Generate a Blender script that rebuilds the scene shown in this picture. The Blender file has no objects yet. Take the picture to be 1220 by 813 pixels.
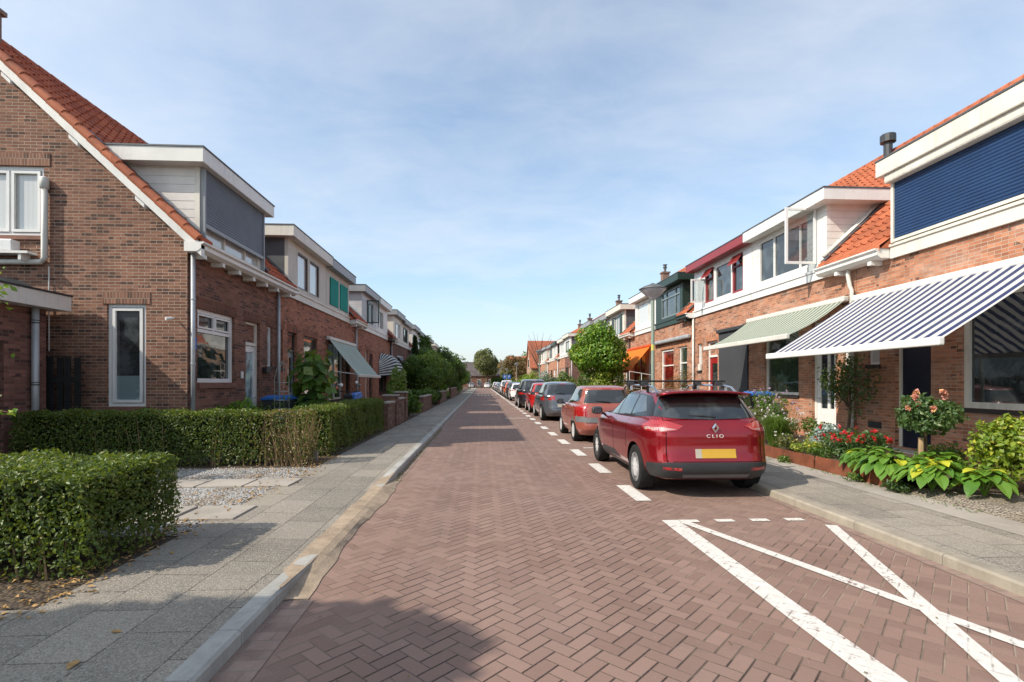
import bpy, bmesh, math, random
import numpy as np
from mathutils import Vector, Matrix
from mathutils.bvhtree import BVHTree
R = math.radians
random.seed(7); rng = np.random.default_rng(7)
scene = bpy.context.scene
COL = scene.collection
# ------------------------------------------------------------------ tagging / hierarchy
def tag(o, label=None, cat=None, group=None, kind=None):
    if label: o['label'] = label
    if cat: o['category'] = cat
    if group: o['group'] = group
    if kind: o['kind'] = kind
    return o
def thing(name, loc, label=None, cat=None, group=None, rz=0.0):
    o = bpy.data.objects.new(name, None); COL.objects.link(o)
    o.location = loc; o.rotation_euler = (0, 0, rz); o.empty_display_size = .2
    return tag(o, label, cat, group)
def wloc(p):
    v = Vector((0, 0, 0))
    while p is not None:
        v += Vector(p.location); p = p.parent
    return v
def copy_tree(o, parent=None):
    c = o.copy(); COL.objects.link(c); c.parent = parent
    for ch in list(o.children): copy_tree(ch, c)
    return c
# ------------------------------------------------------------------ mesh collector (world coordinates)
class MB:
    def __init__(s): s.v = []; s.f = []; s.uv = {}; s.m = {}
    def poly(s, pts, uv=None, m=0):
        n = len(s.v); s.v.extend([tuple(p) for p in pts]); i = len(s.f)
        s.f.append(tuple(range(n, n + len(pts))))
        if uv: s.uv[i] = uv
        if m: s.m[i] = m
    def hexa(s, c, m=0):
        n = len(s.v); s.v.extend([tuple(p) for p in c])
        for f in ((0,3,2,1),(4,5,6,7),(0,1,5,4),(1,2,6,5),(2,3,7,6),(3,0,4,7)):
            if m: s.m[len(s.f)] = m
            s.f.append(tuple(n + k for k in f))
    def box(s, x0, x1, y0, y1, z0, z1, m=0):
        s.hexa([(x0,y0,z0),(x1,y0,z0),(x1,y1,z0),(x0,y1,z0),(x0,y0,z1),(x1,y0,z1),(x1,y1,z1),(x0,y1,z1)], m)
    def extrude(s, pts, d):
        n = len(pts); a = [Vector(p) for p in pts]; b = [p + Vector(d) for p in a]
        s.poly(a[::-1]); s.poly(b)
        for i in range(n): s.poly([a[i], a[(i+1) % n], b[(i+1) % n], b[i]])
    def tube(s, path, r, n=8, cap=True):
        P = [Vector(p) for p in path]; k = len(P)
        rr = r if isinstance(r, (list, tuple)) else [r] * k
        base = len(s.v); up = None
        for i, p in enumerate(P):
            d = (P[min(i+1, k-1)] - P[max(i-1, 0)])
            d = d.normalized() if d.length > 1e-9 else Vector((0,0,1))
            if up is None:
                up = Vector((0,0,1)) if abs(d.z) < .9 else Vector((1,0,0))
            x = d.cross(up)
            if x.length < 1e-6: x = d.orthogonal()
            x.normalize(); y = x.cross(d); up = y
            for j in range(n):
                a = 2*math.pi*j/n
                s.v.append(tuple(p + (x*math.cos(a) + y*math.sin(a)) * rr[i]))
        for i in range(k-1):
            for j in range(n):
                s.f.append((base+i*n+j, base+i*n+(j+1)%n, base+(i+1)*n+(j+1)%n, base+(i+1)*n+j))
        if cap:
            s.f.append(tuple(base+j for j in range(n))[::-1]); s.f.append(tuple(base+(k-1)*n+j for j in range(n)))
    def lathe(s, c, prof, n=20, axis='z'):
        base = len(s.v); k = len(prof)
        for r, h in prof:
            for j in range(n):
                a = 2*math.pi*j/n; x, y = r*math.cos(a), r*math.sin(a)
                p = (c[0]+x, c[1]+y, c[2]+h) if axis == 'z' else ((c[0]+h, c[1]+x, c[2]+y) if axis == 'x' else (c[0]+x, c[1]+h, c[2]+y))
                s.v.append(p)
        for i in range(k-1):
            for j in range(n):
                s.f.append((base+i*n+j, base+i*n+(j+1)%n, base+(i+1)*n+(j+1)%n, base+(i+1)*n+j))
        if prof[0][0] > 1e-4: s.f.append(tuple(base+j for j in range(n))[::-1])
        if prof[-1][0] > 1e-4: s.f.append(tuple(base+(k-1)*n+j for j in range(n)))
    def build(s, name, mats, parent=None, smooth=False, bevel=0, recalc=True, off=None):
        me = bpy.data.meshes.new(name)
        o0 = off if off is not None else (wloc(parent) if parent else Vector((0,0,0)))
        me.from_pydata([(x-o0[0], y-o0[1], z-o0[2]) for x, y, z in s.v], [], s.f)
        if not isinstance(mats, (list, tuple)): mats = [mats]
        for m in mats: me.materials.append(MT[m] if isinstance(m, str) else m)
        uvl = me.uv_layers.new(name='UVMap'); co = [v.co for v in me.vertices]
        dat = uvl.data
        for p in me.polygons:
            if p.index in s.m: p.material_index = s.m[p.index]
            if p.index in s.uv:
                for li, q in zip(p.loop_indices, s.uv[p.index]): dat[li].uv = q
            else:
                nx, ny, nz = (abs(c) for c in p.normal)
                for li, vi in zip(p.loop_indices, p.vertices):
                    c = co[vi]
                    x, y, z = c[0]+o0[0], c[1]+o0[1], c[2]+o0[2]
                    dat[li].uv = (y, z) if (nx >= ny and nx >= nz) else ((x, z) if ny >= nz else (x, y))
        if recalc or bevel:
            bm = bmesh.new(); bm.from_mesh(me)
            if bevel:
                bmesh.ops.remove_doubles(bm, verts=bm.verts, dist=1e-5)
                bmesh.ops.bevel(bm, geom=[e for e in bm.edges if len(e.link_faces) == 2 and e.calc_face_angle(0) > .6], offset=bevel, segments=2, affect='EDGES', profile=.5, clamp_overlap=True)
            if recalc: bmesh.ops.recalc_face_normals(bm, faces=bm.faces)
            bm.to_mesh(me); bm.free()
        if smooth: me.polygons.foreach_set('use_smooth', [True]*len(me.polygons))
        o = bpy.data.objects.new(name, me); COL.objects.link(o)
        if parent: o.parent = parent
        return o
def leaf_mesh(name, P, N, size, mat, parent=None, spread=.8, aspect=.55, fold=.18, droop=0.0, kind=None):
    """P,N (n,3): many small folded leaves; uv = random pair per leaf"""
    P = np.asarray(P, float); N = np.asarray(N, float); n = len(P)
    o0 = np.array(wloc(parent)) if parent else np.zeros(3)
    D = N + rng.normal(size=(n,3))*spread; D /= np.linalg.norm(D, axis=1)[:,None] + 1e-9
    A = rng.normal(size=(n,3)); A[:,2] -= droop; A -= (A*D).sum(1)[:,None]*D; A /= np.linalg.norm(A, axis=1)[:,None] + 1e-9
    B = np.cross(D, A)
    S = (np.asarray(size) * (.65 + .7*rng.random(n)))[:,None]
    v = np.empty((n,4,3))
    v[:,0] = P; v[:,1] = P + A*S*.45 + B*S*aspect*.5 + D*S*fold
    v[:,2] = P + A*S; v[:,3] = P + A*S*.45 - B*S*aspect*.5 + D*S*fold
    v -= o0
    me = bpy.data.meshes.new(name)
    me.vertices.add(n*4); me.vertices.foreach_set('co', v.reshape(-1))
    q = np.arange(n)[:,None]*4
    loops = np.concatenate([q+0, q+1, q+2, q+0, q+2, q+3], axis=1).reshape(-1)
    me.loops.add(n*6); me.loops.foreach_set('vertex_index', loops.astype(np.int32))
    me.polygons.add(n*2); me.polygons.foreach_set('loop_start', np.arange(0, n*6, 3, dtype=np.int32))
    try: me.polygons.foreach_set('loop_total', np.full(n*2, 3, dtype=np.int32))
    except Exception: pass
    me.update(calc_edges=True)
    uv = me.uv_layers.new(name='UVMap'); r2 = np.repeat(rng.random((n,2)), 6, axis=0)
    uv.data.foreach_set('uv', r2.reshape(-1).astype(np.float32))
    me.materials.append(MT[mat] if isinstance(mat, str) else mat)
    o = bpy.data.objects.new(name, me); COL.objects.link(o)
    if parent: o.parent = parent
    if kind: o['kind'] = kind
    return o
# ------------------------------------------------------------------ node helpers
MT = {}
class NT:
    def __init__(s, nt): s.nt = nt
    def n(s, t, **k):
        x = s.nt.nodes.new(t)
        for a, b in k.items(): setattr(x, a, b)
        return x
    def link(s, a, b): s.nt.links.new(a, b)
    def put(s, sock, val):
        if isinstance(val, bpy.types.NodeSocket): s.link(val, sock)
        elif val is not None:
            try: sock.default_value = val
            except Exception: sock.default_value = tuple(val) + (1,)
    def m(s, op, a, b=None, c=None, clamp=False):
        x = s.n('ShaderNodeMath', operation=op); x.use_clamp = clamp
        s.put(x.inputs[0], a)
        if b is not None: s.put(x.inputs[1], b)
        if c is not None: s.put(x.inputs[2], c)
        return x.outputs[0]
    def mix(s, f, a, b, bt='MIX'):
        x = s.n('ShaderNodeMix', data_type='RGBA', blend_type=bt)
        s.put(x.inputs[0], f); s.put(x.inputs[6], a if isinstance(a, bpy.types.NodeSocket) else tuple(a)[:3]+(1,))
        s.put(x.inputs[7], b if isinstance(b, bpy.types.NodeSocket) else tuple(b)[:3]+(1,))
        return x.outputs[2]
    def noise(s, vec, scale, detail=3, rough=.55, dist=0):
        x = s.n('ShaderNodeTexNoise'); x.inputs['Scale'].default_value = scale
        x.inputs['Detail'].default_value = detail; x.inputs['Roughness'].default_value = rough
        x.inputs['Distortion'].default_value = dist
        if vec is not None: s.link(vec, x.inputs['Vector'])
        return x.outputs['Fac']
    def mr(s, v, a, b, c=0., d=1.):
        x = s.n('ShaderNodeMapRange'); x.clamp = True
        for i, q in enumerate((v, a, b, c, d)): s.put(x.inputs[i], q)
        return x.outputs[0]
    def coord(s, w='Object'): return s.n('ShaderNodeTexCoord').outputs[w]
    def pos(s): return s.n('ShaderNodeNewGeometry').outputs['Position']
    def bump(s, h, dist=.01, strength=1.0):
        x = s.n('ShaderNodeBump'); s.put(x.inputs['Strength'], strength); x.inputs['Distance'].default_value = dist
        s.link(h, x.inputs['Height']); return x.outputs[0]
def newmat(name):
    m = bpy.data.materials.new(name); m.use_nodes = True; nt = m.node_tree
    b = nt.nodes.get('Principled BSDF'); MT[name] = m
    return NT(nt), b
def setb(N, b, col=None, rough=None, metal=None, spec=None, normal=None, coat=None, coatr=None, sheen=None, trans=None):
    for k, v in (('Base Color', col), ('Roughness', rough), ('Metallic', metal), ('Specular IOR Level', spec), ('Normal', normal), ('Coat Weight', coat), ('Coat Roughness', coatr), ('Transmission Weight', trans)):
        if v is None: continue
        if isinstance(v, bpy.types.NodeSocket): N.link(v, b.inputs[k])
        elif k == 'Base Color': b.inputs[k].default_value = tuple(v)[:3] + (1,)
        else: b.inputs[k].default_value = v
def plain(name, col, rough=.55, metal=0, spec=.5, var=.12, vs=3.0, bs=60, bd=.0008, coat=None, dirt=None):
    N, b = newmat(name); p = N.pos()
    n1 = N.noise(p, vs, 4, .6); n2 = N.noise(p, bs, 2)
    c = N.mix(N.mr(n1, .3, .7), [x*(1-var) for x in col], [min(1, x*(1+var)) for x in col])
    if dirt:
        n3 = N.noise(p, 1.3, 6, .65)
        mpp = N.n('ShaderNodeMapping'); N.link(p, mpp.inputs[0]); mpp.inputs['Scale'].default_value = (1,1,.08)
        n4 = N.noise(mpp.outputs[0], 11, 4, .7); n3 = N.m('ADD', N.m('MULTIPLY', n3, .5), N.m('MULTIPLY', n4, .52))
        c = N.mix(N.m('MULTIPLY', N.mr(n3, .5, .75), dirt), c, (.09, .08, .065))
    setb(N, b, c, N.mr(n1, .2, .8, max(0, rough-.06), min(1, rough+.08)), metal, spec, N.bump(n2, bd) if bd else None, coat, .04 if coat else None)
    return MT[name]
def brick(name, c1, c2, mortar, dark=.25, stain=.3, wash=0.0, w=.22, h=.0615, darkcol=(.03,.02,.018)):
    N, b = newmat(name); uv = N.coord('UV')
    br = N.n('ShaderNodeTexBrick'); br.offset = .5; br.offset_frequency = 2; br.squash = 1
    wob = N.noise(uv, 6, 2); wv = N.n('ShaderNodeVectorMath', operation='MULTIPLY_ADD')
    cb = N.n('ShaderNodeCombineXYZ'); N.link(wob, cb.inputs[0]); N.link(N.noise(uv, 9, 2), cb.inputs[1])
    N.link(cb.outputs[0], wv.inputs[0]); wv.inputs[1].default_value = (.006, .006, 0); N.link(uv, wv.inputs[2])
    N.link(wv.outputs[0], br.inputs['Vector'])
    for k, v in (('Color1', c1), ('Color2', c2), ('Mortar', mortar)): br.inputs[k].default_value = tuple(v) + (1,)
    for k, v in (('Scale', 1), ('Mortar Size', .0055), ('Mortar Smooth', .25), ('Bias', 0), ('Brick Width', w), ('Row Height', h)): br.inputs[k].default_value = v
    # per-brick random dark (burnt) bricks
    sx = N.n('ShaderNodeSeparateXYZ'); N.link(wv.outputs[0], sx.inputs[0])
    row = N.m('FLOOR', N.m('DIVIDE', sx.outputs[1], h)); odd = N.m('FLOORED_MODULO', row, 2)
    colu = N.m('FLOOR', N.m('ADD', N.m('DIVIDE', sx.outputs[0], w), N.m('MULTIPLY', odd, .5)))
    c2_ = N.n('ShaderNodeCombineXYZ'); N.link(colu, c2_.inputs[0]); N.link(row, c2_.inputs[1])
    wn = N.n('ShaderNodeTexWhiteNoise', noise_dimensions='3D'); N.link(c2_.outputs[0], wn.inputs['Vector'])
    patch = N.noise(uv, .9, 4, .6)
    isdark = N.m('GREATER_THAN', N.m('ADD', wn.outputs['Value'], N.m('MULTIPLY', N.m('SUBTRACT', patch, .5), .6)), 1 - dark)
    col = N.mix(N.m('MULTIPLY', isdark, .75), br.outputs['Color'], darkcol)
    hv = N.n('ShaderNodeHueSaturation'); N.link(col, hv.inputs['Color'])
    N.link(N.mr(wn.outputs['Value'], 0, 1, .72, 1.22), hv.inputs['Value']); col = hv.outputs[0]
    fine = N.noise(uv, 45, 3, .7)
    col = N.mix(N.mr(fine, .3, .7, 0, .35), col, N.mix(.5, col, (.02,.015,.012)))
    # re-lay mortar
    col = N.mix(br.outputs['Fac'], col, N.mix(N.mr(patch, .35, .65), mortar, [x*.6 for x in mortar]))
    big = N.noise(uv, .55, 5, .65)
    col = N.mix(N.m('MULTIPLY', N.mr(big, .5, .75), stain), col, (.05,.035,.03))
    if wash: col = N.mix(N.m('MULTIPLY', N.mr(N.noise(uv, 1.6, 5, .7), .48, .72), wash), col, (.55,.47,.4))
    hgt = N.m('ADD', N.m('MULTIPLY', N.m('SUBTRACT', 1, br.outputs['Fac']), 1), N.m('MULTIPLY', fine, .35))
    setb(N, b, col, .88, 0, .25, N.bump(hgt, .006, .8)); return MT[name]
def rooftile(name, c1, c2, moss=.3):
    N, b = newmat(name); uv = N.coord('UV')
    fl = N.n('ShaderNodeVectorMath', operation='FLOOR'); N.link(uv, fl.inputs[0])
    wn = N.n('ShaderNodeTexWhiteNoise', noise_dimensions='3D'); N.link(fl.outputs[0], wn.inputs['Vector'])
    p = N.pos(); c = N.mix(wn.outputs['Value'], c1, c2)
    n = N.noise(p, 2.2, 5, .7); n2 = N.noise(p, 30, 3, .7)
    c = N.mix(N.m('MULTIPLY', N.mr(n, .48, .7), moss), c, (.07,.045,.03))
    c = N.mix(N.mr(n2, .5, .8, 0, .35), c, (.16,.07,.04))
    setb(N, b, c, .75, 0, .3, N.bump(n2, .003)); return MT[name]
def herring(N, p, bw=.0955):
    """45 degree herringbone of 20x10 bricks: returns joint mask (1 on brick), id noise, dist"""
    sp = N.n('ShaderNodeSeparateXYZ'); N.link(p, sp.inputs[0]); k = .70711/bw
    wx = N.m('MULTIPLY', N.m('SUBTRACT', N.noise(p, 1.2, 2), .5), .02)
    X = N.m('MULTIPLY', N.m('ADD', N.m('ADD', sp.outputs[0], wx), sp.outputs[1]), k)
    Y = N.m('MULTIPLY', N.m('SUBTRACT', sp.outputs[1], N.m('SUBTRACT', sp.outputs[0], wx)), k)
    i = N.m('FLOOR', X); j = N.m('FLOOR', Y); fx = N.m('SUBTRACT', X, i); fy = N.m('SUBTRACT', Y, j)
    kk = N.m('FLOORED_MODULO', N.m('ADD', N.m('SUBTRACT', i, j), .25), 4)
    V = N.m('GREATER_THAN', kk, 1.75)
    a = N.m('COMPARE', kk, 1.25, .4); bb = N.m('COMPARE', kk, 2.25, .4)
    lx = N.m('ADD', fx, a); ly = N.m('ADD', fy, bb)
    Lx = N.m('SUBTRACT', 2, V); Ly = N.m('ADD', 1, V)
    dx = N.m('MINIMUM', lx, N.m('SUBTRACT', Lx, lx)); dy = N.m('MINIMUM', ly, N.m('SUBTRACT', Ly, ly))
    isx = N.m('LESS_THAN', dx, dy); dist = N.m('MINIMUM', dx, dy)
    cb = N.n('ShaderNodeCombineXYZ'); N.link(N.m('SUBTRACT', i, a), cb.inputs[0]); N.link(N.m('SUBTRACT', j, bb), cb.inputs[1]); N.link(V, cb.inputs[2])
    wn = N.n('ShaderNodeTexWhiteNoise', noise_dimensions='3D'); N.link(cb.outputs[0], wn.inputs['Vector'])
    return dist, wn.outputs['Value'], isx
def mat_road(name, white=False):
    N, b = newmat(name); p = N.pos(); dist, idn, isx = herring(N, p)
    edge = N.m('ADD', dist, N.m('MULTIPLY', N.m('SUBTRACT', N.noise(p, 60, 2), .5), .05))
    on = N.mr(N.m('MULTIPLY', edge, N.m('ADD', .85, N.m('MULTIPLY', isx, .75))), .015, .065)
    fine = N.noise(p, 130, 3, .7); mid = N.noise(p, 14, 4, .65); big = N.noise(p, .45, 5, .6)
    c = N.mix(idn, (.195,.116,.091), (.285,.180,.143))
    c = N.mix(N.mr(mid, .3, .7, 0, .45), c, (.235,.155,.127))
    c = N.mix(N.mr(fine, .35, .75, 0, .3), c, (.10,.07,.06))
    c = N.mix(N.mr(big, .45, .7, 0, .35), c, (.26,.19,.165))
    sp = N.n('ShaderNodeSeparateXYZ'); N.link(p, sp.inputs[0])
    sand = N.mr(N.m('ADD', N.noise(p, .8, 4, .7), N.mr(N.m('ABSOLUTE', N.m('SUBTRACT', sp.outputs[0], .6)), .8, 2.2, -.08, .12)), .42, .62)
    jc = N.mix(N.m('MINIMUM', 1, N.m('ADD', sand, N.m('MULTIPLY', isx, .28))), (.040,.029,.024), (.31,.235,.18))
    tr_ = N.mr(N.m('ABSOLUTE', N.m('SUBTRACT', N.m('ABSOLUTE', N.m('SUBTRACT', sp.outputs[0], .3)), .75)), .35, .05, 0, 1)
    c = N.mix(N.m('MULTIPLY', tr_, N.mr(N.noise(p, .7, 4, .6), .35, .65, .05, .32)), c, (.15,.105,.09))
    if white:
        wear = N.mr(N.m('ADD', N.noise(p, 22, 5, .75), N.m('MULTIPLY', N.noise(p, 1.5, 2), .3)), .745, .81)
        w = N.mix(N.mr(mid, .3, .7), (.66,.635,.595), (.54,.515,.475))
        cr = N.mr(N.noise(p, 7, 3, .6), .5, .62, 0, .75)
        w = N.mix(N.m('MULTIPLY', N.m('SUBTRACT', 1, on), N.m('ADD', cr, .12)), w, (.2,.17,.15))
        c = N.mix(wear, w, c); setb(N, b, c, .7, 0, .3, N.bump(N.m('ADD', on, N.m('MULTIPLY', fine, .2)), .0025, .7))
        return
    c = N.mix(on, jc, c)
    spk = N.mr(N.noise(p, 45, 2, .5), .72, .75)
    c = N.mix(N.m('MULTIPLY', spk, .3), c, (.5,.45,.4))
    # rut polish / stains with a shape of their own
    st = N.mr(N.noise(p, 1.1, 5, .7), .6, .75, 0, .35); c = N.mix(st, c, (.10,.075,.065))
    h = N.m('ADD', N.m('ADD', on, N.m('MULTIPLY', idn, .35)), N.m('MULTIPLY', fine, .15))
    setb(N, b, c, .82, 0, .3, N.bump(h, .006, .9))
def mat_rowbrick(name, c1, c2, joint, w=.205, h=.105, swap=False, sandy=.3):
    N, b = newmat(name); p = N.pos()
    mp = N.n('ShaderNodeMapping'); N.link(p, mp.inputs[0])
    if swap: mp.inputs['Rotation'].default_value = (0, 0, math.pi/2)
    br = N.n('ShaderNodeTexBrick'); br.offset = .5; N.link(mp.outputs[0], br.inputs['Vector'])
    for k, v in (('Color1', c1), ('Color2', c2), ('Mortar', joint)): br.inputs[k].default_value = tuple(v)+(1,)
    for k, v in (('Scale', 1), ('Mortar Size', .004), ('Mortar Smooth', .2), ('Bias', 0), ('Brick Width', w), ('Row Height', h)): br.inputs[k].default_value = v
    n = N.noise(p, 3, 5, .7); f = N.noise(p, 90, 3, .7)
    c = N.mix(N.mr(n, .4, .65, 0, sandy), br.outputs['Color'], (.42,.33,.25))
    c = N.mix(N.mr(f, .4, .8, 0, .35), c, (.08,.065,.055))
    setb(N, b, c, .85, 0, .3, N.bump(N.m('ADD', N.m('SUBTRACT', 1, br.outputs['Fac']), N.m('MULTIPLY', f, .25)), .004)); return MT[name]
def mat_paving(name, tint=1.0):
    N, b = newmat(name); p = N.pos()
    mp = N.n('ShaderNodeMapping'); N.link(p, mp.inputs[0]); mp.inputs['Rotation'].default_value = (0, 0, math.pi/2)
    br = N.n('ShaderNodeTexBrick'); br.offset = .5; N.link(mp.outputs[0], br.inputs['Vector'])
    for k, v in (('Color1', (.165,.147,.122)), ('Color2', (.275,.245,.203)), ('Mortar', (.045,.036,.028))): br.inputs[k].default_value = tuple(x*tint for x in v)+(1,)
    for k, v in (('Scale', 1), ('Mortar Size', .005), ('Mortar Smooth', .2), ('Bias', 0), ('Brick Width', .6), ('Row Height', .4)): br.inputs[k].default_value = v
    v1 = N.n('ShaderNodeTexVoronoi'); v1.inputs['Scale'].default_value = 120; N.link(p, v1.inputs['Vector'])
    sp = N.n('ShaderNodeSeparateColor'); N.link(v1.outputs['Color'], sp.inputs[0]); r = sp.outputs[0]
    c = N.mix(N.mr(r, .72, .78, 0, .45), br.outputs['Color'], (.44,.40,.345))
    c = N.mix(N.mr(r, .22, .16, 0, .5), c, (.085,.078,.072))
    mx = N.mr(N.noise(p, 1.2, 5, .65), .38, .66, 0, .4); c = N.mix(mx, c, (.33,.285,.235))
    c = N.mix(N.mr(N.noise(p, .8, 6, .7), .55, .75, 0, .5), c, (.11,.10,.09))
    h = N.m('ADD', N.m('SUBTRACT', 1, br.outputs['Fac']), N.m('MULTIPLY', N.m('SUBTRACT', .2, v1.outputs['Distance']), .8))
    setb(N, b, c, .86, 0, .3, N.bump(h, .004)); return MT[name]
def mat_gravel(name, c1, c2, c3, scale=38):
    N, b = newmat(name); p = N.pos()
    v = N.n('ShaderNodeTexVoronoi'); v.inputs['Scale'].default_value = scale; N.link(p, v.inputs['Vector'])
    sp = N.n('ShaderNodeSeparateColor'); N.link(v.outputs['Color'], sp.inputs[0])
    c = N.mix(sp.outputs[0], c1, c2); big = N.mr(N.noise(p, 1.6, 4, .65), .46, .6, 0, .8)
    c = N.mix(big, c, c3); c = N.mix(N.mr(v.outputs['Distance'], .35, .7, 0, .8), c, (.06,.05,.04))
    setb(N, b, c, .85, 0, .3, N.bump(N.m('SUBTRACT', 1, v.outputs['Distance']), .02)); return MT[name]
def leafmat(name, c1, c2, c3=None, rough=.45, back=.3):
    N, b = newmat(name); uv = N.coord('UV'); sp = N.n('ShaderNodeSeparateXYZ'); N.link(uv, sp.inputs[0])
    c = N.mix(sp.outputs[0], c1, c2)
    if c3: c = N.mix(N.m('GREATER_THAN', sp.outputs[1], .88), c, c3)
    c = N.mix(N.mr(N.noise(N.pos(), 2.5, 3), .35, .65, 0, .35), c, [x*.6 for x in c1])
    setb(N, b, c, rough, 0, .5)
    tr = N.n('ShaderNodeBsdfTranslucent'); N.link(N.mix(.5, c, (.35,.45,.03)), tr.inputs[0])
    ms = N.n('ShaderNodeMixShader'); ms.inputs[0].default_value = back
    out = [n for n in N.nt.nodes if n.type == 'OUTPUT_MATERIAL'][0]
    N.link(b.outputs[0], ms.inputs[1]); N.link(tr.outputs[0], ms.inputs[2]); N.link(ms.outputs[0], out.inputs[0])
def glass(name, tint=(.018,.022,.024), curtain=None, amount=1.0, wav=.004):
    N, b = newmat(name); p = N.pos(); n = N.noise(p, 1.6, 2)
    c = tint
    if curtain:
        sp = N.n('ShaderNodeSeparateXYZ'); N.link(p, sp.inputs[0])
        w = N.m('SINE', N.m('MULTIPLY', N.m('ADD', sp.outputs[1], sp.outputs[0]), 70))
        c = N.mix(N.mr(w, -1, 1, 0, .22), curtain, [x*.6 for x in curtain])
    else:
        c = N.mix(N.mr(N.noise(p, 2.3, 3, .6), .5, .62), tint, [min(1, x*2.6+.01) for x in tint])
    setb(N, b, c, .02, 0, .75, N.bump(n, wav)); b.inputs['IOR'].default_value = 1.52
    b.inputs['Coat Weight'].default_value = .6; b.inputs['Coat Roughness'].default_value = .01
def stripes(name, c1, c2, per, duty=.5, extra=None):
    N, b = newmat(name); uv = N.coord('UV'); sp = N.n('ShaderNodeSeparateXYZ'); N.link(uv, sp.inputs[0])
    f = N.m('FRACT', N.m('DIVIDE', sp.outputs[0], per)); k = N.m('GREATER_THAN', f, duty)
    c = N.mix(k, c1, c2)
    if extra:
        f2 = N.m('FRACT', N.m('DIVIDE', sp.outputs[0], per*.5)); c = N.mix(N.m('GREATER_THAN', f2, .8), c, extra)
    p = N.pos(); n = N.noise(p, 1.7, 4, .6)
    c = N.mix(N.mr(n, .4, .7, 0, .18), c, (.25,.24,.22))
    setb(N, b, c, .85, 0, .2, N.bump(N.noise(p, 3, 2), .01, .5))
    tr = N.n('ShaderNodeBsdfTranslucent'); N.link(c, tr.inputs[0]); ms = N.n('ShaderNodeMixShader'); ms.inputs[0].default_value = .3
    out = [n_ for n_ in N.nt.nodes if n_.type == 'OUTPUT_MATERIAL'][0]
    N.link(b.outputs[0], ms.inputs[1]); N.link(tr.outputs[0], ms.inputs[2]); N.link(ms.outputs[0], out.inputs[0])
def slats(name, col, per, depth=.6, rough=.45, axis=2, flat=False):
    N, b = newmat(name); p = N.pos(); sp = N.n('ShaderNodeSeparateXYZ'); N.link(p, sp.inputs[0])
    f = N.m('FRACT', N.m('DIVIDE', sp.outputs[axis], per)); g = N.mr(f, 0, .14 if not flat else .07)
    n = N.noise(p, 2, 4); c = N.mix(N.mr(n, .3, .7), [x*.88 for x in col], [min(1, x*1.1) for x in col])
    c = N.mix(N.m('MULTIPLY', N.m('SUBTRACT', 1, g), depth), c, [x*.25 for x in col])
    h = N.m('SUBTRACT', 1, N.m('POWER', N.m('ABSOLUTE', N.m('SUBTRACT', N.m('MULTIPLY', f, 2), 1)), 2.5))
    setb(N, b, c, rough, 0, .4, N.bump(h if not flat else g, per*.25 if not flat else .006, .8)); return MT[name]
def carpaint(name, col, metal=.35, rough=.32):
    N, b = newmat(name); p = N.coord('Object')
    n = N.noise(p, 2.5, 4, .6); d = N.noise(p, 400, 1)
    c = N.mix(N.mr(n, .3, .7), [x*.9 for x in col], [min(1, x*1.08) for x in col])
    sp = N.n('ShaderNodeSeparateXYZ'); N.link(p, sp.inputs[0])
    c = N.mix(N.m('MULTIPLY', N.mr(N.m('ADD', sp.outputs[2], N.m('MULTIPLY', n, .3)), .62, .3), .22), c, (.14,.11,.09))
    setb(N, b, c, rough, metal, .5, None, 1.0, .05); return MT[name]
# ------------------------------------------------------------------ materials
brick('brick_brown', (.215,.098,.064), (.285,.138,.09), (.43,.35,.28), .17, .25)
brick('brick_darkred', (.205,.088,.062), (.275,.125,.085), (.26,.20,.16), .16, .22)
brick('brick_red', (.36,.138,.082), (.45,.185,.115), (.32,.24,.185), .08, .18)
brick('brick_orange', (.38,.150,.082), (.50,.225,.128), (.46,.38,.31), .07, .22, .4)
brick('brick_orange_far', (.44,.185,.105), (.54,.25,.15), (.46,.38,.31), .05, .15, .15)
brick('brick_tan', (.36,.22,.14), (.46,.30,.20), (.45,.38,.31), .08, .15, .1)
brick('brick_purple', (.20,.088,.068), (.27,.125,.095), (.22,.17,.15), .1, .2)
brick('lintel_brown', (.22,.10,.068), (.28,.135,.088), (.36,.30,.235), .12, .2, 0, .062, .24)
brick('lintel_darkred', (.16,.062,.04), (.20,.08,.052), (.19,.145,.115), .1, .2, 0, .062, .24)
brick('lintel_red', (.27,.095,.055), (.33,.12,.075), (.23,.17,.13), .05, .2, 0, .062, .24)
brick('lintel_orange', (.46,.175,.085), (.54,.23,.12), (.44,.35,.28), .05, .1, 0, .062, .24)
brick('brick_block', (.17,.095,.072), (.24,.14,.10), (.08,.06,.05), .12, .3, 0, .3, .11)
brick('brick_pier', (.16,.095,.075), (.24,.15,.115), (.5,.42,.34), .15, .2)
rooftile('tile_red', (.30,.07,.035), (.47,.125,.058), .4)
rooftile('tile_orange', (.34,.10,.05), (.50,.155,.072), .4)
mat_road('road_brick'); mat_road('road_paint', True)
mat_rowbrick('edge_brick', (.20,.13,.11), (.28,.19,.16), (.20,.16,.13), .205, .105, False, .35)
mat_rowbrick('edge_sandy', (.36,.27,.20), (.42,.32,.24), (.22,.17,.13), .205, .105, False, .8)
mat_paving('paving'); mat_paving('paving_right', 1.12)
mat_gravel('gravel_white', (.33,.32,.31), (.58,.57,.56), (.32,.25,.18))
mat_gravel('gravel_tan', (.30,.25,.20), (.48,.42,.34), (.33,.27,.2), 45)
mat_gravel('soil', (.055,.038,.026), (.10,.07,.045), (.13,.09,.055), 30)
plain('kerb_tan', (.29,.255,.205), .85, 0, .3, .2, 2.5, 90, .002, dirt=.4)
plain('white_pebble', (.50,.49,.47), .7, 0, .3, .3, 12)
plain('sandy', (.33,.255,.185), .9, 0, .2, .28, 5, 60, .006, dirt=.45)
plain('kerb', (.35,.34,.315), .85, 0, .3, .18, 2.5, 90, .002, dirt=.4)
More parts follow.
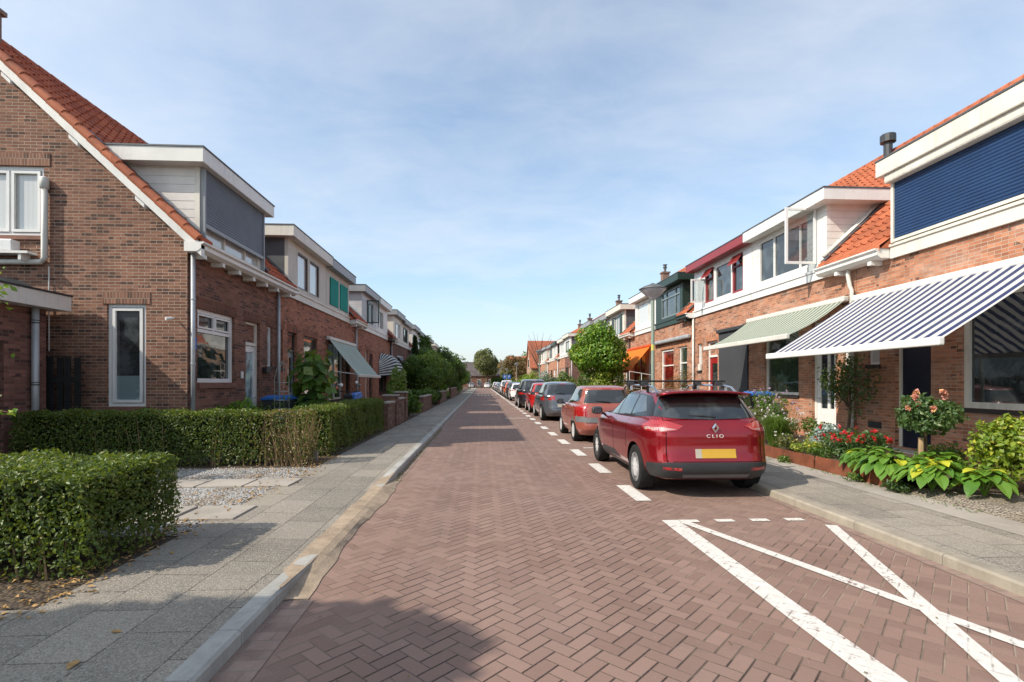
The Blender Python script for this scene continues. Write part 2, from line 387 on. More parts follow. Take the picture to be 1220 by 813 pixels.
plain('slab', (.34,.305,.265), .85, 0, .3, .15, 2, 120, .002, dirt=.35)
plain('ground', (.12,.10,.075), .95, 0, .2, .3, .6, 30, .01)
plain('white_paint', (.70,.685,.645), .42, 0, .4, .06, 1.8, 60, .0006, dirt=.3)
plain('white_new', (.72,.712,.695), .3, 0, .5, .04, 1.8, 60, .0004, dirt=.16)
plain('cream_paint', (.66,.625,.55), .5, 0, .4, .06, 1.8, 60, .0008, dirt=.35)
plain('beige_panel', (.56,.53,.47), .7, 0, .3, .08, 1.2, 40, .001, dirt=.25)
plain('grey_sheet', (.085,.092,.10), .5, 0, .4, .35, 1.5, 30, .001, dirt=.5)
plain('grey_fascia', (.27,.28,.29), .45, 0, .4, .08, 2)
plain('dark_paint', (.035,.037,.04), .4, 0, .5, .2, 3)
plain('brown_paint', (.055,.03,.024), .4, 0, .5, .2, 3)
plain('green_paint', (.018,.040,.031), .4, 0, .5, .2, 2)
plain('maroon_paint', (.25,.032,.038), .4, 0, .5, .1, 2)
plain('red_door', (.28,.012,.014), .35, 0, .5, .1, 2)
plain('navy_door', (.008,.012,.03), .3, 0, .5, .2, 2)
plain('teal_screen', (.015,.26,.215), .8, 0, .2, .12, 1.5, 200, .0005)
plain('grey_door', (.16,.20,.21), .3, 0, .5, .2, 2)
plain('zinc', (.42,.44,.455), .5, .3, .4, .15, 3, 50, .001, dirt=.25)
plain('pvc', (.60,.585,.54), .45, 0, .4, .06, 3, dirt=.2)
plain('lead', (.10,.105,.115), .6, .2, .4, .2, 3)
plain('bitumen', (.05,.05,.052), .9, 0, .2, .3, 2)
plain('sill_dark', (.04,.033,.03), .7, 0, .4, .2, 3)
plain('sill_brick', (.20,.10,.075), .8, 0, .3, .2, 5)
plain('chimney_brick', (.22,.15,.12), .9, 0, .2, .35, 9, 40, .006)
plain('black_plastic', (.018,.018,.019), .5, 0, .4, .2, 5, 150, .001)
plain('black_fence', (.02,.02,.021), .7, 0, .3, .3, 8, 40, .002)
plain('blue_plastic', (.02,.12,.42), .4, 0, .5, .1, 3)
plain('green_plastic', (.015,.09,.045), .45, 0, .5, .1, 3)
plain('tyre', (.018,.018,.018), .85, 0, .2, .3, 10, 90, .002)
plain('rim', (.60,.61,.62), .35, .25, .5, .1, 8)
plain('chrome', (.62,.63,.64), .18, 1, .5, .05, 8)
plain('under', (.006,.006,.006), .9, 0, .1, .2, 5)
plain('gloss_black', (.010,.010,.011), .12, 0, .5, .1, 8, 0, 0)
plain('car_trim', (.030,.032,.035), .5, 0, .4, .15, 8, 220, .0006)
plain('car_grey_trim', (.13,.135,.14), .5, 0, .4, .15, 6, 220, .0006)
plain('plate_yellow', (.52,.31,.03), .4, 0, .5, .04, 8)
plain('plate_blur', (.40,.37,.30), .4, 0, .5, .04, 8)
plain('lamp_pole', (.24,.29,.24), .5, .1, .4, .12, 3, dirt=.25)
plain('lamp_cap', (.12,.125,.13), .5, .2, .4, .15, 3)
plain('lamp_bowl', (.42,.43,.46), .25, 0, .5, .12, 5)
plain('corten', (.175,.056,.028), .85, .1, .3, .35, 5, 60, .002, dirt=.3)
plain('bark', (.13,.09,.06), .95, 0, .2, .35, 8, 30, .01)
plain('twig', (.34,.23,.13), .9, 0, .2, .3, 8, 60, .003)
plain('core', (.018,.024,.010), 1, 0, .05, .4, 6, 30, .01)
plain('sign_blue', (.02,.12,.45), .4, 0, .5, .08, 4)
plain('orange_awn_side', (.55,.08,.02), .8, 0, .2, .1, 3)
plain('dead_leaf', (.36,.22,.09), .8, 0, .2, .35, 20)
plain('stone_grey', (.30,.28,.26), .85, 0, .3, .2, 3, 60, .003, dirt=.3)
plain('tile_far', (.10,.085,.085), .85, 0, .2, .25, .8, 3, .02)
slats('shutter_grey', (.105,.122,.15), .055, .5)
slats('shutter_blue', (.013,.040,.110), .058, .6)
slats('board_white', (.68,.64,.595), .165, .55, .5, flat=True)
slats('board_grey', (.52,.53,.54), .12, .6, .5, flat=True)
slats('board_bright', (.70,.69,.66), .165, .5, .5, flat=True)
slats('board_green', (.016,.038,.029), .13, .6, .5, flat=True)
plain('screen_black', (.05,.052,.058), .75, 0, .3, .15, 1.2, 150, .001)
glass('glass'); glass('glass_warm', (.05,.038,.028)); glass('glass_green', (.03,.045,.035))
glass('glass_curtain', curtain=(.52,.52,.50)); glass('glass_pale', curtain=(.60,.61,.60)); glass('glass_red', (.11,.010,.008))
glass('glass_frost', (.16,.22,.23)); glass('car_glass', (.012,.015,.016), wav=.001)
stripes('awn_blue', (.70,.69,.67), (.045,.058,.155), .212, .52)
stripes('awn_green', (.56,.58,.50), (.13,.20,.145), .17, .55)
stripes('awn_pale', (.56,.65,.58), (.40,.51,.45), .3, .5)
stripes('awn_orange', (.85,.24,.03), (.80,.21,.025), .3, .5)
stripes('awn_dome', (.70,.74,.72), (.02,.035,.05), .2, .5)
leafmat('leaf_hedge', (.050,.088,.012), (.135,.195,.032), (.24,.24,.05))
leafmat('leaf_hedge_top', (.11,.18,.025), (.22,.30,.055), (.33,.36,.10))
leafmat('leaf_brown', (.17,.11,.045), (.26,.17,.07), (.10,.13,.03))
leafmat('leaf_dark', (.020,.055,.015), (.05,.105,.025), (.09,.14,.03))
leafmat('leaf_mid', (.055,.125,.02), (.11,.20,.03), (.20,.26,.05))
leafmat('leaf_bright', (.08,.19,.012), (.17,.32,.022), (.33,.42,.04))
leafmat('leaf_yellow', (.10,.19,.015), (.28,.34,.03), (.48,.46,.05))
leafmat('leaf_olive', (.085,.10,.03), (.17,.18,.06), (.26,.22,.08))
leafmat('leaf_rust', (.12,.06,.03), (.22,.11,.05), (.30,.2,.06))
leafmat('leaf_hosta', (.07,.18,.02), (.17,.32,.04), (.55,.55,.04), .35)
leafmat('leaf_rose', (.035,.085,.02), (.09,.16,.05), (.16,.22,.08))
leafmat('leaf_silver', (.28,.36,.34), (.42,.50,.48), None)
leafmat('leaf_conifer', (.010,.035,.014), (.022,.06,.022), None)
leafmat('leaf_grass', (.09,.17,.02), (.2,.3,.05), (.35,.35,.1))
leafmat('petal_pink', (.75,.25,.22), (.85,.45,.35), (.85,.55,.2), .5)
leafmat('petal_red', (.55,.01,.02), (.70,.02,.06), None, .5)
leafmat('petal_lilac', (.48,.32,.55), (.65,.45,.62), None, .5)
leafmat('petal_white', (.75,.72,.7), (.85,.8,.78), (.8,.5,.55), .5)
leafmat('petal_yellow', (.75,.6,.05), (.8,.7,.2), None, .5)
carpaint('paint_red', (.30,.006,.014), .65, .27); carpaint('paint_salmon', (.29,.072,.047), .1, .4)
carpaint('paint_grey', (.11,.12,.14), .5, .35); carpaint('paint_black', (.018,.015,.02), .3); carpaint('paint_white', (.7,.7,.7), 0)
carpaint('paint_silver', (.38,.39,.40), .6); carpaint('paint_brightred', (.40,.012,.014), 0); carpaint('paint_orange', (.70,.13,.03), 0)
carpaint('paint_blue', (.05,.10,.2), .4); carpaint('paint_darkgrey', (.06,.065,.07), .5)
for nm, c_ in (('light_red', (.26,.004,.004)), ('light_clear', (.34,.20,.19)), ('light_amber', (.7,.25,.03))):
    N_, b_ = newmat(nm); w_ = N_.n('ShaderNodeTexWave'); w_.inputs['Scale'].default_value = 14; N_.link(N_.coord('Object'), w_.inputs['Vector'])
    setb(N_, b_, N_.mix(N_.mr(w_.outputs['Fac'], 0, 1, 0, .5), c_, [min(1, x*1.8+.03) for x in c_]), .1, 0, .8, None, 1, .02)
# ------------------------------------------------------------------ SETTING
XL, XR = -5.7, 8.25
def struct(name, mb, m, **k):
    o = mb.build(name, m, **k); tag(o, kind='structure'); return o
mb = MB(); mb.poly([(-500,-300,-.14),(500,-300,-.14),(500,700,-.14),(-500,700,-.14)]); struct('ground', mb, 'ground', recalc=False)
KX = -1.37; KR = 3.77
mb = MB()
ys = [-12 + 3*i for i in range(52)]
for a, b in zip(ys, ys[1:]): mb.poly([(KX-.02,a,0),(KR+.02,a,0),(KR+.02,b,0),(KX-.02,b,0)])
struct('road', mb, 'road_brick', recalc=False)
mb = MB(); mb.box(-60, 60, 141.02, 150, -.1, .001); struct('cross_road', mb, 'road_brick')
def drop(y):   # dropped kerb at the driveway
    t = min(max((y-3.5)/.85, 0), 1) * min(max((8.1-y)/.85, 0), 1)
    return t*t*(3-2*t)
def kerbline(name, x0, x1, y0, y1, f, step=.5, hh=.094, mat='kerb'):
    mb = MB(); y = y0
    while y < y1:
        e = y + step - .006; ha, hb = hh - .04*f(y), hh - .04*f(e); rr = .018
        for (ya, yb, h0, h1) in ((y, e, ha, hb),):
            xi, xo = (x0, x1)
            sg = 1 if xo > xi else -1
            A = [(xi,-.1),(xi,None),(xo-sg*rr,None),(xo,'r'),(xo,-.1)]
            def z(v, h): return h if v is None else (h-rr if v == 'r' else v)
            pa = [(x, ya, z(v, h0)) for x, v in A]; pb = [(x, yb, z(v, h1)) for x, v in A]
            mb.poly(pa); mb.poly(pb[::-1])
            for i in range(5): mb.poly([pa[i], pa[(i+1)%5], pb[(i+1)%5], pb[i]])
        y += step
    return struct(name, mb, mat)
kerbline('kerb', -1.50, KX, -6, 138, drop); kerbline('kerb', 3.90, KR, -6, 138, lambda y: 0, 1.0, .094, 'kerb_tan')
mb = MB()
for a in [i*.25 - 6 for i in range(576)] if False else ([i*.35-6 for i in range(60)] + [15+3*i for i in range(42)]):
    pass
rows = [i*.35-6 for i in range(61)] + [15+.35+3*i for i in range(1, 42)]
for a, b in zip(rows, rows[1:]):
    f0, f1 = drop(a), drop(b)
    P = lambda x, y, f: (x, y, .09 - .038*f*max(0, min(1, (x+2.3)/.8)))
    for x0, x1 in ((-2.78,-2.3),(-2.3,-1.9),(-1.9,-1.503)):
        mb.poly([P(x0,a,f0), P(x1,a,f0), P(x1,b,f1), P(x0,b,f1)])
struct('pavement', mb, 'paving', recalc=False)
mb = MB()
for a, b in zip(rows, rows[1:]): mb.poly([(3.903,a,.09),(5.40,a,.09),(5.40,b,.09),(3.903,b,.09)])
struct('pavement', mb, 'paving_right', recalc=False)
mb = MB(); mb.poly([(4.95,-6,.094),(5.4,-6,.094),(5.4,130,.094),(4.95,130,.094)]); struct('pavement_edge', mb, 'slab', recalc=False)
# gutter courses
mb = MB(); mb.poly([(KX,-6,.004),(KX+.21,-6,.004),(KX+.21,3.6,.004),(KX,3.6,.004)]); mb.poly([(KX,8.3,.004),(KX+.12,8.3,.004),(KX+.12,130,.004),(KX,130,.004)]); struct('gutter_course', mb, 'edge_brick', recalc=False)
mb = MB(); n_ = 24
for i in range(n_):
    a, b = 3.6+4.7*i/n_, 3.6+4.7*(i+1)/n_; fa, fb = drop(a), drop(b); wa, wb = [.13+.03*math.sin(q*2.1)+.012*math.sin(q*9) for q in (a, b)]
    mb.poly([(KX-.004,a,.006+.050*fa),(KX+.06,a,.010+.028*fa),(KX+.06,b,.010+.028*fb),(KX-.004,b,.006+.050*fb)]); mb.poly([(KX+.06,a,.010+.028*fa),(KX+wa,a,.0055),(KX+wb,b,.0055),(KX+.06,b,.010+.028*fb)])
    if fa > .12 or fb > .12:
        ea, eb = [(-1.53+.012*math.sin(q*5)) if f_ > .3 else KX-.03 for q, f_ in ((a, fa), (b, fb))]; za, zb_ = .0985-.04*fa, .0985-.04*fb
        mb.poly([(ea,a,za),(KX-.004,a,za-.002),(KX-.004,b,zb_-.002),(eb,b,zb_)])
struct('gutter_sand', mb, 'sandy', recalc=False)
mb = MB(); mb.poly([(KR-.11,-6,.004),(KR,-6,.004),(KR,130,.004),(KR-.11,130,.004)]); struct('gutter_course', mb, 'edge_brick', recalc=False)
# garden ground
mb = MB(); mb.poly([(-60,-6,.08),(-2.78,-6,.08),(-2.78,4.9,.08),(-60,4.9,.08)]); mb.poly([(-60,8.7,.08),(-2.78,8.7,.08),(-2.78,138,.08),(-60,138,.08)])
mb.poly([(5.4,-6,.089),(5.62,-6,.14),(5.62,138,.14),(5.4,138,.089)]); mb.poly([(5.62,-6,.14),(60,-6,.14),(60,138,.14),(5.62,138,.14)]); struct('garden_soil', mb, 'soil', recalc=False)
mb = MB(); mb.poly([(-9.5,4.9,.085),(-2.78,4.9,.085),(-2.78,8.7,.085),(-9.5,8.7,.085)]); struct('gravel_bed', mb, 'gravel_white', recalc=False)
mb = MB(); mb.poly([(5.40,3.0,.093),(5.62,3.0,.145),(5.62,6.3,.145),(5.40,6.36,.093)]); mb.poly([(5.62,3.0,.145),(6.9,3.0,.145),(6.9,5.6,.145),(5.62,6.3,.145)]); struct('gravel_bed', mb, 'gravel_tan', recalc=False)
mb = MB(); mb.poly([(-9,1.0,.085),(-2.9,1.0,.085),(-2.78,3.35,.086),(-9,3.35,.085)]); struct('garden_path', mb, 'paving', recalc=False)
for (y0, y1, xs) in ((5.42, 5.98, (-2.55,-3.2,-3.85,-4.5)), (7.1, 7.62, (-2.62,-3.24,-3.86,-4.48,-5.1))):
    for x in xs:
        mb = MB(); mb.box(x-.60, x-.01, y0+random.uniform(-.01,.01), y1, .04, .108); o = mb.build('paving_slab', 'slab', bevel=.006)
        row = 'front' if y0 < 6 else 'rear'
        i = xs.index(x)
        lab = ['%s slab of the %s row of grey stepping slabs, the one at the pavement', '%s slab of the %s row of grey stepping slabs in the white gravel, second from the pavement', '%s slab of the %s row of grey stepping slabs in the white gravel, third from the pavement', '%s slab of the %s row of grey stepping slabs in the white gravel, fourth from the pavement', '%s slab of the %s row of grey stepping slabs in the white gravel, fifth from the pavement'][i] % ('flat concrete', row)
        tag(o, lab, 'paving slab', 'stepping slabs between the hedges')
# ---- painted markings
def stripe(name, pts, z=.006): mb = MB(); mb.poly([(x, y, z) for x, y in pts]); return struct(name, mb, 'road_paint', recalc=False)
stripe('bay_line', [(1.94,-2),(2.12,-2),(2.12,5.46),(1.94,5.46)])
stripe('bay_cross_line', [(2.14,5.36),(2.30,5.36),(3.72,.75),(3.58,.75)], .0068) if False else None
def seg(a, b, w, z):
    a, b = Vector(a), Vector(b); d = (b-a).normalized(); n = Vector((-d.y, d.x))*w/2
    return stripe('bay_cross_line', [tuple(a+n), tuple(a-n), tuple(b-n), tuple(b+n)], z)
seg((2.16,5.38), (3.68,1.0), .105, .0075); seg((3.64,5.16), (2.10,.95), .115, .009)
for i in range(4): stripe('bay_divider_mark', [(2.13+.39*i if i else 2.125,5.36),(2.33+.39*i,5.36),(2.33+.39*i,5.46),(2.13+.39*i if i else 2.125,5.46)], .0066)
y = 6.37
while y < 47: stripe('parking_lane_dash', [(1.94,y),(2.14,y),(2.14,y+.98),(1.94,y+.98)]); y += 2.0
stripe('parking_lane_line', [(1.94,47.4),(2.10,47.4),(2.10,128),(1.94,128)])
stripe('bay_divider_mark', [(2.3,11.55),(2.55,11.55),(2.55,11.66),(2.3,11.66)])
stripe('bay_divider_mark', [(.95,21.4),(1.9,21.4),(1.9,21.55),(.95,21.55)])
for i in range(7): stripe('crossing_block', [(-1.05+.42*i,60.5),(-.80+.42*i,60.5),(-.80+.42*i,61.6),(-1.05+.42*i,61.6)])
# ------------------------------------------------------------------ HOUSES
ZE, ZR = 4.22, 8.62       # tile edge height, ridge height
A_E, A_R = .27, -4.4
def T(side):
    W = abs(XL) if side < 0 else XR
    return lambda a, y, z: (side*(W-a), y, z)
def bx(mb, side, a0, a1, y0, y1, z0, z1, m=0):
    t = T(side); p = t(a0, y0, z0); q = t(a1, y1, z1)
    mb.box(min(p[0],q[0]), max(p[0],q[0]), y0, y1, z0, z1, m)
def tile_mesh(L, width, mat):
    """pan tile slope in local coords: origin at eave start; runs +y, climbs along direction handled by caller"""
    pass
def tile_slope(name, side, y0, y1, mat, parent, a0=A_E, z0=ZE, a1=A_R, z1=ZR, coarse=False, cuts=()):
    t = T(side); L = math.hypot(a1-a0, z1-z0); nr = max(1, round(L/.335)); nc = max(1, round((y1-y0)/.205))
    n = Vector((z1-z0, 0, -(a1-a0))).normalized()   # in (a, ., z) space: points outwards/up
    if n.z < 0: n = -n
    prof = ([(0,.0),(.18,-.006),(.45,-.012),(.66,.0),(.76,.036),(.88,.044),(.97,.014)] if not coarse else [(0,.0),(.62,-.01),(.84,.035)])
    ts = [(c + u, h) for c in range(nc) for u, h in prof] + [(nc, 0)]
    V = []; idx = []
    for r in range(nr):
        for k in (0, 1):
            f = (r + k) / nr; lift = .048 if k == 0 else 0.0
            row = []
            for c, h in ts:
                hh = h + lift
                a = a0 + (a1-a0)*f + n.x*hh; z = z0 + (z1-z0)*f + n.z*hh
                row.append((t(a, y0 + (y1-y0)*c/nc, z), (c, r + k*.999)))
            idx.append(row)
    mb = MB()
    low = [((p[0][0],p[0][1],p[0][2]-.10), p[1]) for p in idx[0]]
    idx.insert(0, low)
    for r in range(len(idx)-1):
        A, B = idx[r], idx[r+1]
        for i in range(len(A)-1):
            ym = (A[i][0][1]+A[i+1][0][1])/2
            if any(c0 < ym < c1 and A[i][0][2] < cz for c0, c1, cz in cuts): continue
            rr = math.floor(A[i][1][1]); cc = math.floor(A[i][1][0] + 1e-6)
            u = (cc+.5, rr+.5) if True else None
            mb.poly([A[i][0], A[i+1][0], B[i+1][0], B[i][0]], [u]*4)
    return mb.build(name, mat, parent, recalc=False, smooth=False)
def window(side, y0, y1, z0, z1, parent, frame='white_paint', pane='glass', v=(), h=(), a=-.06, fw=.07, dep=.07, mw=.055, name='window', label=None, sash=False, light=None):
    """v: mullion fractions; h: list of (z fraction) transoms. pane lies behind the frame bars"""
    mb = MB(); a0, a1 = a-dep, a
    bx(mb, side, a0, a1, y0, y0+fw, z0, z1); bx(mb, side, a0, a1, y1-fw, y1, z0, z1)
    bx(mb, side, a0, a1, y0+fw, y1-fw, z0, z0+fw); bx(mb, side, a0, a1, y0+fw, y1-fw, z1-fw, z1)
    yi0, yi1, zi0, zi1 = y0+fw, y1-fw, z0+fw, z1-fw
    zs = [zi0] + [z0+(z1-z0)*q for q in h] + [zi1]
    for q in h: bx(mb, side, a0+.004, a1-.004, yi0, yi1, z0+(z1-z0)*q-mw/2, z0+(z1-z0)*q+mw/2)
    vv = v if isinstance(v, dict) else {i: v for i in range(len(zs)-1)}
    for i in range(len(zs)-1):
        lo = zs[i] + (mw/2 if i else 0); hi = zs[i+1] - (mw/2 if i < len(zs)-2 else 0)
        edges = [yi0] + [y0+(y1-y0)*q for q in vv.get(i, ())] + [yi1]
        for q in vv.get(i, ()): bx(mb, side, a0+.008, a1-.008, y0+(y1-y0)*q-mw/2, y0+(y1-y0)*q+mw/2, lo, hi)
        if sash or (light and i in light):
            for e0, e1 in zip(edges, edges[1:]):
                e0 += mw/2*.6; e1 -= mw/2*.6
                if e1-e0 < .25: continue
                s = .035; l2, h2 = lo+.012, hi-.012; b0, b1 = a1-.03, a1+.012
                bx(mb, side, b0, b1, e0, e0+s, l2, h2); bx(mb, side, b0, b1, e1-s, e1, l2, h2)
                bx(mb, side, b0, b1, e0+s, e1-s, l2, l2+s); bx(mb, side, b0, b1, e0+s, e1-s, h2-s, h2)
    f = mb.build(name, frame, parent); 
    if label: f['label'] = label
    mb = MB(); bx(mb, side, a0+.01, a0+.025, y0+.02, y1-.02, z0+.02, z1-.02); mb.build('pane', pane, f)
    return f
def door(side, y0, y1, z0, z1, parent, frame='white_paint', leaf='white_paint', style='half', pane='glass', zt=None, a=-.08, label=None, panels=None):
    """frame with optional transom light above zt, leaf with lights"""
    fw = .065; mb = MB(); a0, a1 = a-.09, a; top = zt or z1
    bx(mb, side, a0, a1, y0, y0+fw, z0, z1); bx(mb, side, a0, a1, y1-fw, y1, z0, z1); bx(mb, side, a0, a1, y0+fw, y1-fw, z1-fw, z1)
    if zt: bx(mb, side, a0, a1+.01, y0+fw, y1-fw, zt, zt+.07)
    bx(mb, side, a0-.05, a1+.05, y0-.01, y1+.01, z0-.12, z0-.002)
    f = mb.build('door_frame', frame, parent)
    if zt: mb = MB(); bx(mb, side, a0+.02, a0+.035, y0+.03, y1-.03, zt+.04, z1-.03); mb.build('pane', pane, f)
    mb = MB(); l0, l1 = a0+.02, a0+.065; ya, yb = y0+fw+.003, y1-fw-.003; za, zb = z0+.004, top-.006
    glassrects = {'half': [(.12,.88,.45,.93)], 'full': [(.14,.86,.08,.93)], 'lights': [(.2,.8,.34,.58),(.2,.8,.62,.90)], 'plain': [(.4,.6,.62,.8)], 'strips': [(.18,.38,.30,.9),(.5,.82,.30,.9)], 'none': []}[style]
    ysx = sorted({0, 1} | {q for g in glassrects for q in g[:2]}); zsx = sorted({0, 1} | {q for g in glassrects for q in g[2:]})
    Y = lambda q: ya+(yb-ya)*q; Z = lambda q: za+(zb-za)*q
    for i in range(len(zsx)-1):
        for j in range(len(ysx)-1):
            cy, cz = (ysx[j]+ysx[j+1])/2, (zsx[i]+zsx[i+1])/2
            if any(g[0]<cy<g[1] and g[2]<cz<g[3] for g in glassrects): continue
            bx(mb, side, l0, l1, Y(ysx[j]), Y(ysx[j+1]), Z(zsx[i]), Z(zsx[i+1]))
    if style in ('half', 'lights', 'strips', 'plain'):
        for k in (0, 1): bx(mb, side, l1, l1+.012, Y(.14+.38*k), Y(.48+.38*k), Z(.06), Z(.26))
    d = mb.build('door', leaf, parent)
    if label: d['label'] = label
    if glassrects:
        mb = MB()
        for g in glassrects: bx(mb, side, l0+.012, l0+.024, Y(g[0])-.005, Y(g[1])+.005, Z(g[2])-.005, Z(g[3])+.005)
        mb.build('door_glass', pane, d)
    mb = MB(); t = T(side); hy = yb-.07
    mb.tube([t(l1,hy,1.12), t(l1+.05,hy,1.12), t(l1+.05,hy-.1,1.12)], .011, 6); mb.build('handle', 'chrome', d)
    return d
def wall_front(side, y0, y1, z0, z1, holes, mb, rev=.13):
    t = T(side)
    ys = sorted({y0, y1} | {min(max(q, y0), y1) for h in holes for q in h[:2]}); zs = sorted({z0, z1} | {q for h in holes for q in h[2:]})
    for i in range(len(ys)-1):
        for j in range(len(zs)-1):
            cy, cz = (ys[i]+ys[i+1])/2, (zs[j]+zs[j+1])/2
            if any(h[0]<cy<h[1] and h[2]<cz<h[3] for h in holes): continue
            mb.poly([t(0,ys[i],zs[j]), t(0,ys[i+1],zs[j]), t(0,ys[i+1],zs[j+1]), t(0,ys[i],zs[j+1])])
    for h in holes:
        a, b, c, d = h
        for q in ([(0,a,c),(0,a,d),(-rev,a,d),(-rev,a,c)], [(0,b,c),(0,b,d),(-rev,b,d),(-rev,b,c)], [(0,a,d),(0,b,d),(-rev,b,d),(-rev,a,d)], [(0,a,c),(0,b,c),(-rev,b,c),(-rev,a,c)], [(-rev,a,c),(-rev,b,c),(-rev,b,d),(-rev,a,d)]):
            mb.poly([t(*p) for p in q])
def gable(side, y, holes, mb, rev=.13, sgn=-1, z0=0):
    """gable wall in plane y; holes (x0,x1,z0,z1) in world x"""
    t = T(side); xe = t(0,0,0)[0]; xr = t(A_R,0,0)[0]; xb = t(2*A_R,0,0)[0]
    lo, hi = min(xe, xb), max(xe, xb); bm = bmesh.new()
    xs = sorted({lo, hi} | {q for h in holes for q in h[:2]}); zs = sorted({z0, ZR} | {q for h in holes for q in h[2:]})
    for i in range(len(xs)-1):
        for j in range(len(zs)-1):
            cx, cz = (xs[i]+xs[i+1])/2, (zs[j]+zs[j+1])/2
            if any(h[0]<cx<h[1] and h[2]<cz<h[3] for h in holes): continue
            bm.faces.new([bm.verts.new(p) for p in ((xs[i],y,zs[j]),(xs[i+1],y,zs[j]),(xs[i+1],y,zs[j+1]),(xs[i],y,zs[j+1]))])
    sl = (ZR-ZE)/(A_E-A_R); zcut = ZE - .10 + sl*A_E   # height at the wall face
    for xx, s in ((xe, 1), (xb, -1)):
        no = Vector((s*side*-1*-1*0 + (1 if xx == hi else -1)*sl, 0, 1))
        bmesh.ops.bisect_plane(bm, geom=bm.verts[:]+bm.edges[:]+bm.faces[:], plane_co=(xx, y, zcut), plane_no=no, clear_outer=True)
    for f in bm.faces: mb.poly([tuple(v.co) for v in f.verts])
    bm.free()
    for a, b, c, d in holes:
        r = y - sgn*rev
        for q in ([(a,y,c),(a,y,d),(a,r,d),(a,r,c)], [(b,y,c),(b,y,d),(b,r,d),(b,r,c)], [(a,y,d),(b,y,d),(b,r,d),(a,r,d)], [(a,y,c),(b,y,c),(b,r,c),(a,r,c)], [(a,r,c),(b,r,c),(b,r,d),(a,r,d)]): mb.poly(q)
def gutter(side, y0, y1, parent, mat='white_paint', corbel=True, name='gutter', drop_=0):
    mb = MB(); t = T(side); zt = 4.20-drop_
    sec = [(.015,zt-.19),(.25,zt-.19),(.33,zt-.13),(.33,zt-.06),(.38,zt-.03),(.38,zt),(.015,zt)]
    A = [t(a,y0,z) for a, z in sec]; B = [t(a,y1,z) for a, z in sec]; n = len(sec)
    mb.poly(A); mb.poly(B[::-1])
    for i in range(n): mb.poly([A[i], B[i], B[(i+1)%n], A[(i+1)%n]])
    if corbel:
        y = y0+.25
        while y < y1-.15:
            bx(mb, side, .01, .26, y, y+.10, zt-.275, zt-.195); y += .72
    return mb.build(name, mat, parent)
def downpipe(side, y, z0, z1, parent, mat='zinc', r=.04, a=.075, swan=False):
    mb = MB(); t = T(side)
    path = [t(a,y,z0), t(a,y,z1)] if not swan else [t(a,y,z0), t(a,y,z1-.45), t(a+.03,y+.02,z1-.36), t(a+.05,y+.05,z1-.12), t(a+.05,y+.05,z1)]
    mb.tube(path, r, 10)
    p = mb.build('downpipe', mat, parent, smooth=True); z = z0+.5
    while z < z1-.5: mb = MB(); mb.lathe(t(a,y,z), [(r+.001,0),(r+.008,.002),(r+.008,.03),(r+.001,.032)], 10); mb.build('pipe_clip', mat, p); z += 1.25
    return p
def dormer(side, y0, y1, parent, face='white_paint', cheek='board_white', fascia='white_paint', z0=4.28, zt=5.98, a=.03, fo=.30, so=.2, fh=.30, wins=(), band='white_paint', bandz=4.02, left_over=None, right_over=None, flash=True, label=None):
    """y0 is the end nearer the camera"""
    mb = MB(); t = T(side); back = -2.3; cut = [(w[0],w[1],w[2],w[3]) for w in wins]
    wall_front_a(mb, side, a, y0, y1, z0, zt, cut, .1)
    o = mb.build('dormer', face, parent)
    if label: o['label'] = label
    for yy, dy in ((y0, .03), (y1, -.03)):
        mb = MB(); bx(mb, side, back, a-.101, min(yy, yy+dy), max(yy, yy+dy), z0-.05, zt); mb.build('dormer_cheek', cheek, o)
    so0 = so if left_over is None else left_over; so1 = so if right_over is None else right_over
    mb = MB(); bx(mb, side, back-.1, a+fo, y0-so0, y1+so1, zt-.26+.24, zt+fh-.02)
    bx(mb, side, a+.06, a+fo-.002, y0+.0, y1-.0, zt-.03, zt-.022)
    f = mb.build('fascia', fascia, o, bevel=.008)
    mb = MB(); bx(mb, side, back-.12, a+fo+.015, y0-so0-.015, y1+so1+.015, zt+fh-.018, zt+fh+.012); mb.build('roof_trim', 'lead', o)
    if band:
        mb = MB(); bx(mb, side, .012, a+.03, y0-.02, y1+.02, bandz, z0-.004); bx(mb, side, a+.03, a+.06, y0-.02, y1+.02, z0-.06, z0-.01); mb.build('dormer_band', band, o)
    # lead flashing along cheek foot
    mb = MB(); sl = (ZR-ZE)/(A_E-A_R)
    for yy, s in ((y0, -1), (y1, 1)):
        if not flash or (s < 0 and left_over == 0) or (s > 0 and right_over == 0): continue
        pa = [t(.20, yy+s*.02, ZE+.07+sl*(A_E-.20)), t(back+.35, yy+s*.02, ZE+.07+sl*(A_E-back-.35))]
        d = Vector((0, s*.16, .012)); q = [Vector(pa[0]), Vector(pa[1]), Vector(pa[1])+d, Vector(pa[0])+d]
        mb = MB(); mb.hexa([q[0], q[1], q[2], q[3]] + [p + Vector((0,0,.03)) for p in q]); mb.build('flashing', 'lead', o)
    for w in wins:
        kw = dict(w[4]) if len(w) > 4 else {}
        window(side, w[0], w[1], w[2], w[3], parent, a=a-.02 if 'a' not in kw else kw.pop('a'), name='dormer_window', **kw)
    return o
def wall_front_a(mb, side, a, y0, y1, z0, z1, holes, rev):
    t = T(side)
    ys = sorted({y0, y1} | {q for h in holes for q in h[:2]}); zs = sorted({z0, z1} | {q for h in holes for q in h[2:]})
    for i in range(len(ys)-1):
        for j in range(len(zs)-1):
            cy, cz = (ys[i]+ys[i+1])/2, (zs[j]+zs[j+1])/2
            if any(h[0]<cy<h[1] and h[2]<cz<h[3] for h in holes): continue
            bx(mb, side, a-rev, a, ys[i], ys[i+1], zs[j], zs[j+1])
